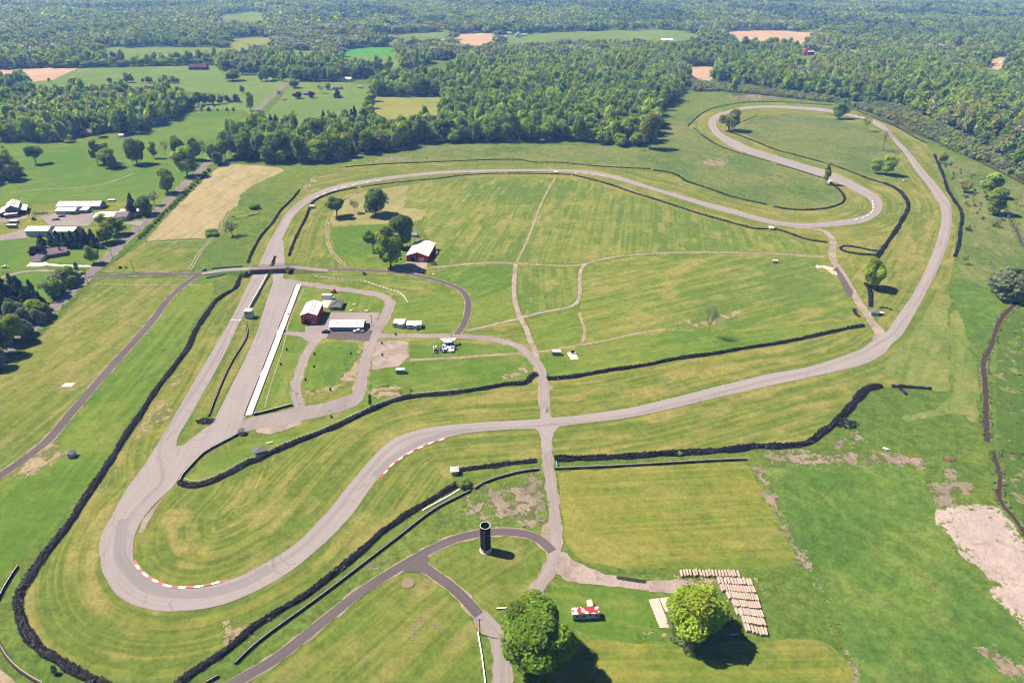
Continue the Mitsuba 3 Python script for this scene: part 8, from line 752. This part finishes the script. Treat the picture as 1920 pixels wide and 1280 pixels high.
# distant woods: clumps of seven trees
far = wood.intersection(shapely.box(-6000, 1500, 6000, 5200)); shapely.prepare(far)
def clump(g, n, K, leaf):
    r = np.random.default_rng(40 + g); V, F, C, o = [], [], [], 0
    pos = [(0, 0)] + [(12.5 * math.cos(a), 12.5 * math.sin(a)) for a in np.arange(5) * 1.257 + .3]
    for px, py in pos:
        t = r.choice([['deep', 'blue', 'mid', 'deep', 'pine'], ['fresh', 'mid', 'fresh', 'lime', 'olive'], ['mid', 'olive', 'grey', 'fresh', 'deep']][g % 3]); v, f, c = crown(int(r.integers(1e6)), n, leaf, TINT[t], 'round', 1, K, .2); w, h = r.uniform(13, 20), r.uniform(17, 27)
        V.append(v * [w, w, h] + [px + r.normal(0, 1.5), py + r.normal(0, 1.5), 0]); F.append(f + o); C.append(c); o += len(v)
    return np.vstack(V), np.vstack(F), np.vstack(C)
for g in range(12):
    d = cmesh(f'clump{g}', lambda: clump(g, 30, 5, .36) if g < 6 else clump(g, 12, 3, .45)); d['bsdf'] = {'type': 'ref', 'id': 'm_leaf'}; scene[f'tree_clump_{g}'] = {'type': 'shapegroup', 'foliage': d}
q = jitter(far, 29, 2)
patchy = meshkit.fbm(np.c_[q / [260, 420], np.zeros(len(q))], 3, 21); tall = meshkit.fbm(np.c_[q / 150, np.zeros(len(q))], 2, 33)
for (x, y), b, tl in zip(q, patchy, tall):
    if fr.uniform() < .04 or tl < .2: continue
    gi = 0 if b < .43 + fr.normal(0, .05) else 1 if b < .56 + fr.normal(0, .05) else 2
    count += 1; s = fr.uniform(.85, 1.2)
    scene[f'forest__{count:05d}'] = {'type': 'instance', 'to_world': T().translate([x, y, -.5]).rotate([0, 0, 1], fr.uniform(0, 360)).scale([s, s, fr.uniform(.8, 1.1) * (.6 + .8 * tl)]), 'group': {'type': 'ref', 'id': f'tree_clump_{3 * fr.integers(2) + gi + (6 if y > 2300 else 0)}'}}
NFOREST = count
# scrub bushes along the creek
lab('scrub', 'grey green brush along the creek and the wood edges', 'scrub', kind='stuff'); count = 0
for i, p in enumerate(D['scrub']):
    for x, y in jitter(Polygon(p).buffer(0), 4.2 if i < 2 else 9, 5 + i):
        if track.buffer(9).contains(Point(x, y)): continue
        count += 1; h = fr.uniform(1.8, 8) * (.42 if i == 2 else 1); w = h * fr.uniform(.9, 1.4); grp = mid_group(int(fr.integers(3)), ['grey', 'olive', 'grey', 'mid', 'willow'][fr.integers(5)], 70, .3, 1, 6, 'bush')
        scene[f'scrub__{count:05d}'] = {'type': 'instance', 'to_world': T().translate([x, y, -.1]).rotate([0, 0, 1], fr.uniform(0, 360)).scale([w, w, h]), 'group': {'type': 'ref', 'id': grp}}
# rough weeds in the wild ground at the right
lab('weeds', 'tufts of weeds in the rough grass', 'weeds', kind='stuff'); wc = 0
for f_, st in (('oval_meadow', 7.5), ('inner_meadow', 7.5), ('creek_meadow', 5), ('east_meadow', 6)):
    for x, y in jitter(Polygon(D['fields'][f_][2]).buffer(-3), st, 31):
        if fr.uniform() < .45 or track.buffer(7).contains(Point(x, y)): continue
        wc += 1; h = fr.uniform(.3, 1.0); w = h * fr.uniform(1.5, 3.2); grp = mid_group(int(fr.integers(3)), ['mid', 'olive', 'mid', 'willow'][fr.integers(4)], 40, .4, 1, 5, 'bush')
        scene[f'weeds__{wc:05d}'] = {'type': 'instance', 'to_world': T().translate([x, y, -.03]).rotate([0, 0, 1], fr.uniform(0, 360)).scale([w, w, h]), 'group': {'type': 'ref', 'id': grp}}
def tuft(x, y, h, w):
    global wc
    wc += 1; grp = mid_group(int(fr.integers(3)), ['deep', 'deep', 'willow', 'deep'][fr.integers(4)], 40, .4, 1, 5, 'bush')
    scene[f'weeds__{wc:05d}'] = {'type': 'instance', 'to_world': T().translate([x, y, -.03]).rotate([0, 0, 1], fr.uniform(0, 360)).scale([w, w, h]), 'group': {'type': 'ref', 'id': grp}}
for w, p in D['ditch'].values():
    s = spline(p, 1.6); tg = np.gradient(s, axis=0); tg /= np.linalg.norm(tg, axis=1, keepdims=True)
    for (x, y), (tx, ty) in zip(s, tg):
        for sd in (-1, 1):
            if fr.uniform() < .6: o = sd * (w * .4 + fr.uniform(.1, 1.3)); tuft(x - ty * o, y + tx * o, fr.uniform(.25, 1.1), fr.uniform(.8, 2.2))
for kind, p, den in D['earth']:
    g = Polygon(p).buffer(0)
    for _ in range(int(min(90, g.length * .5))):
        q = g.exterior.interpolate(fr.uniform(0, g.length)); o = fr.normal(0, 1.6, 2)
        if math.hypot(q.x, q.y) < 420 and not track.buffer(3).contains(Point(q.x + o[0], q.y + o[1])): tuft(q.x + o[0], q.y + o[1], fr.uniform(.12, .4), fr.uniform(.5, 1.6))
# ------------------------------------------------------------------ air
scene['haze'] = {'type': 'cube', 'to_world': T().translate([0, 2800, 91]).scale([6500, 3200, 93]), 'bsdf': {'type': 'null'}, 'interior': {'type': 'ref', 'id': 'haze_air'}}
lab('haze', 'thin bluish air over the countryside', kind='stuff')
print('entries', len(scene), 'forest', NFOREST, 'scrub', count)
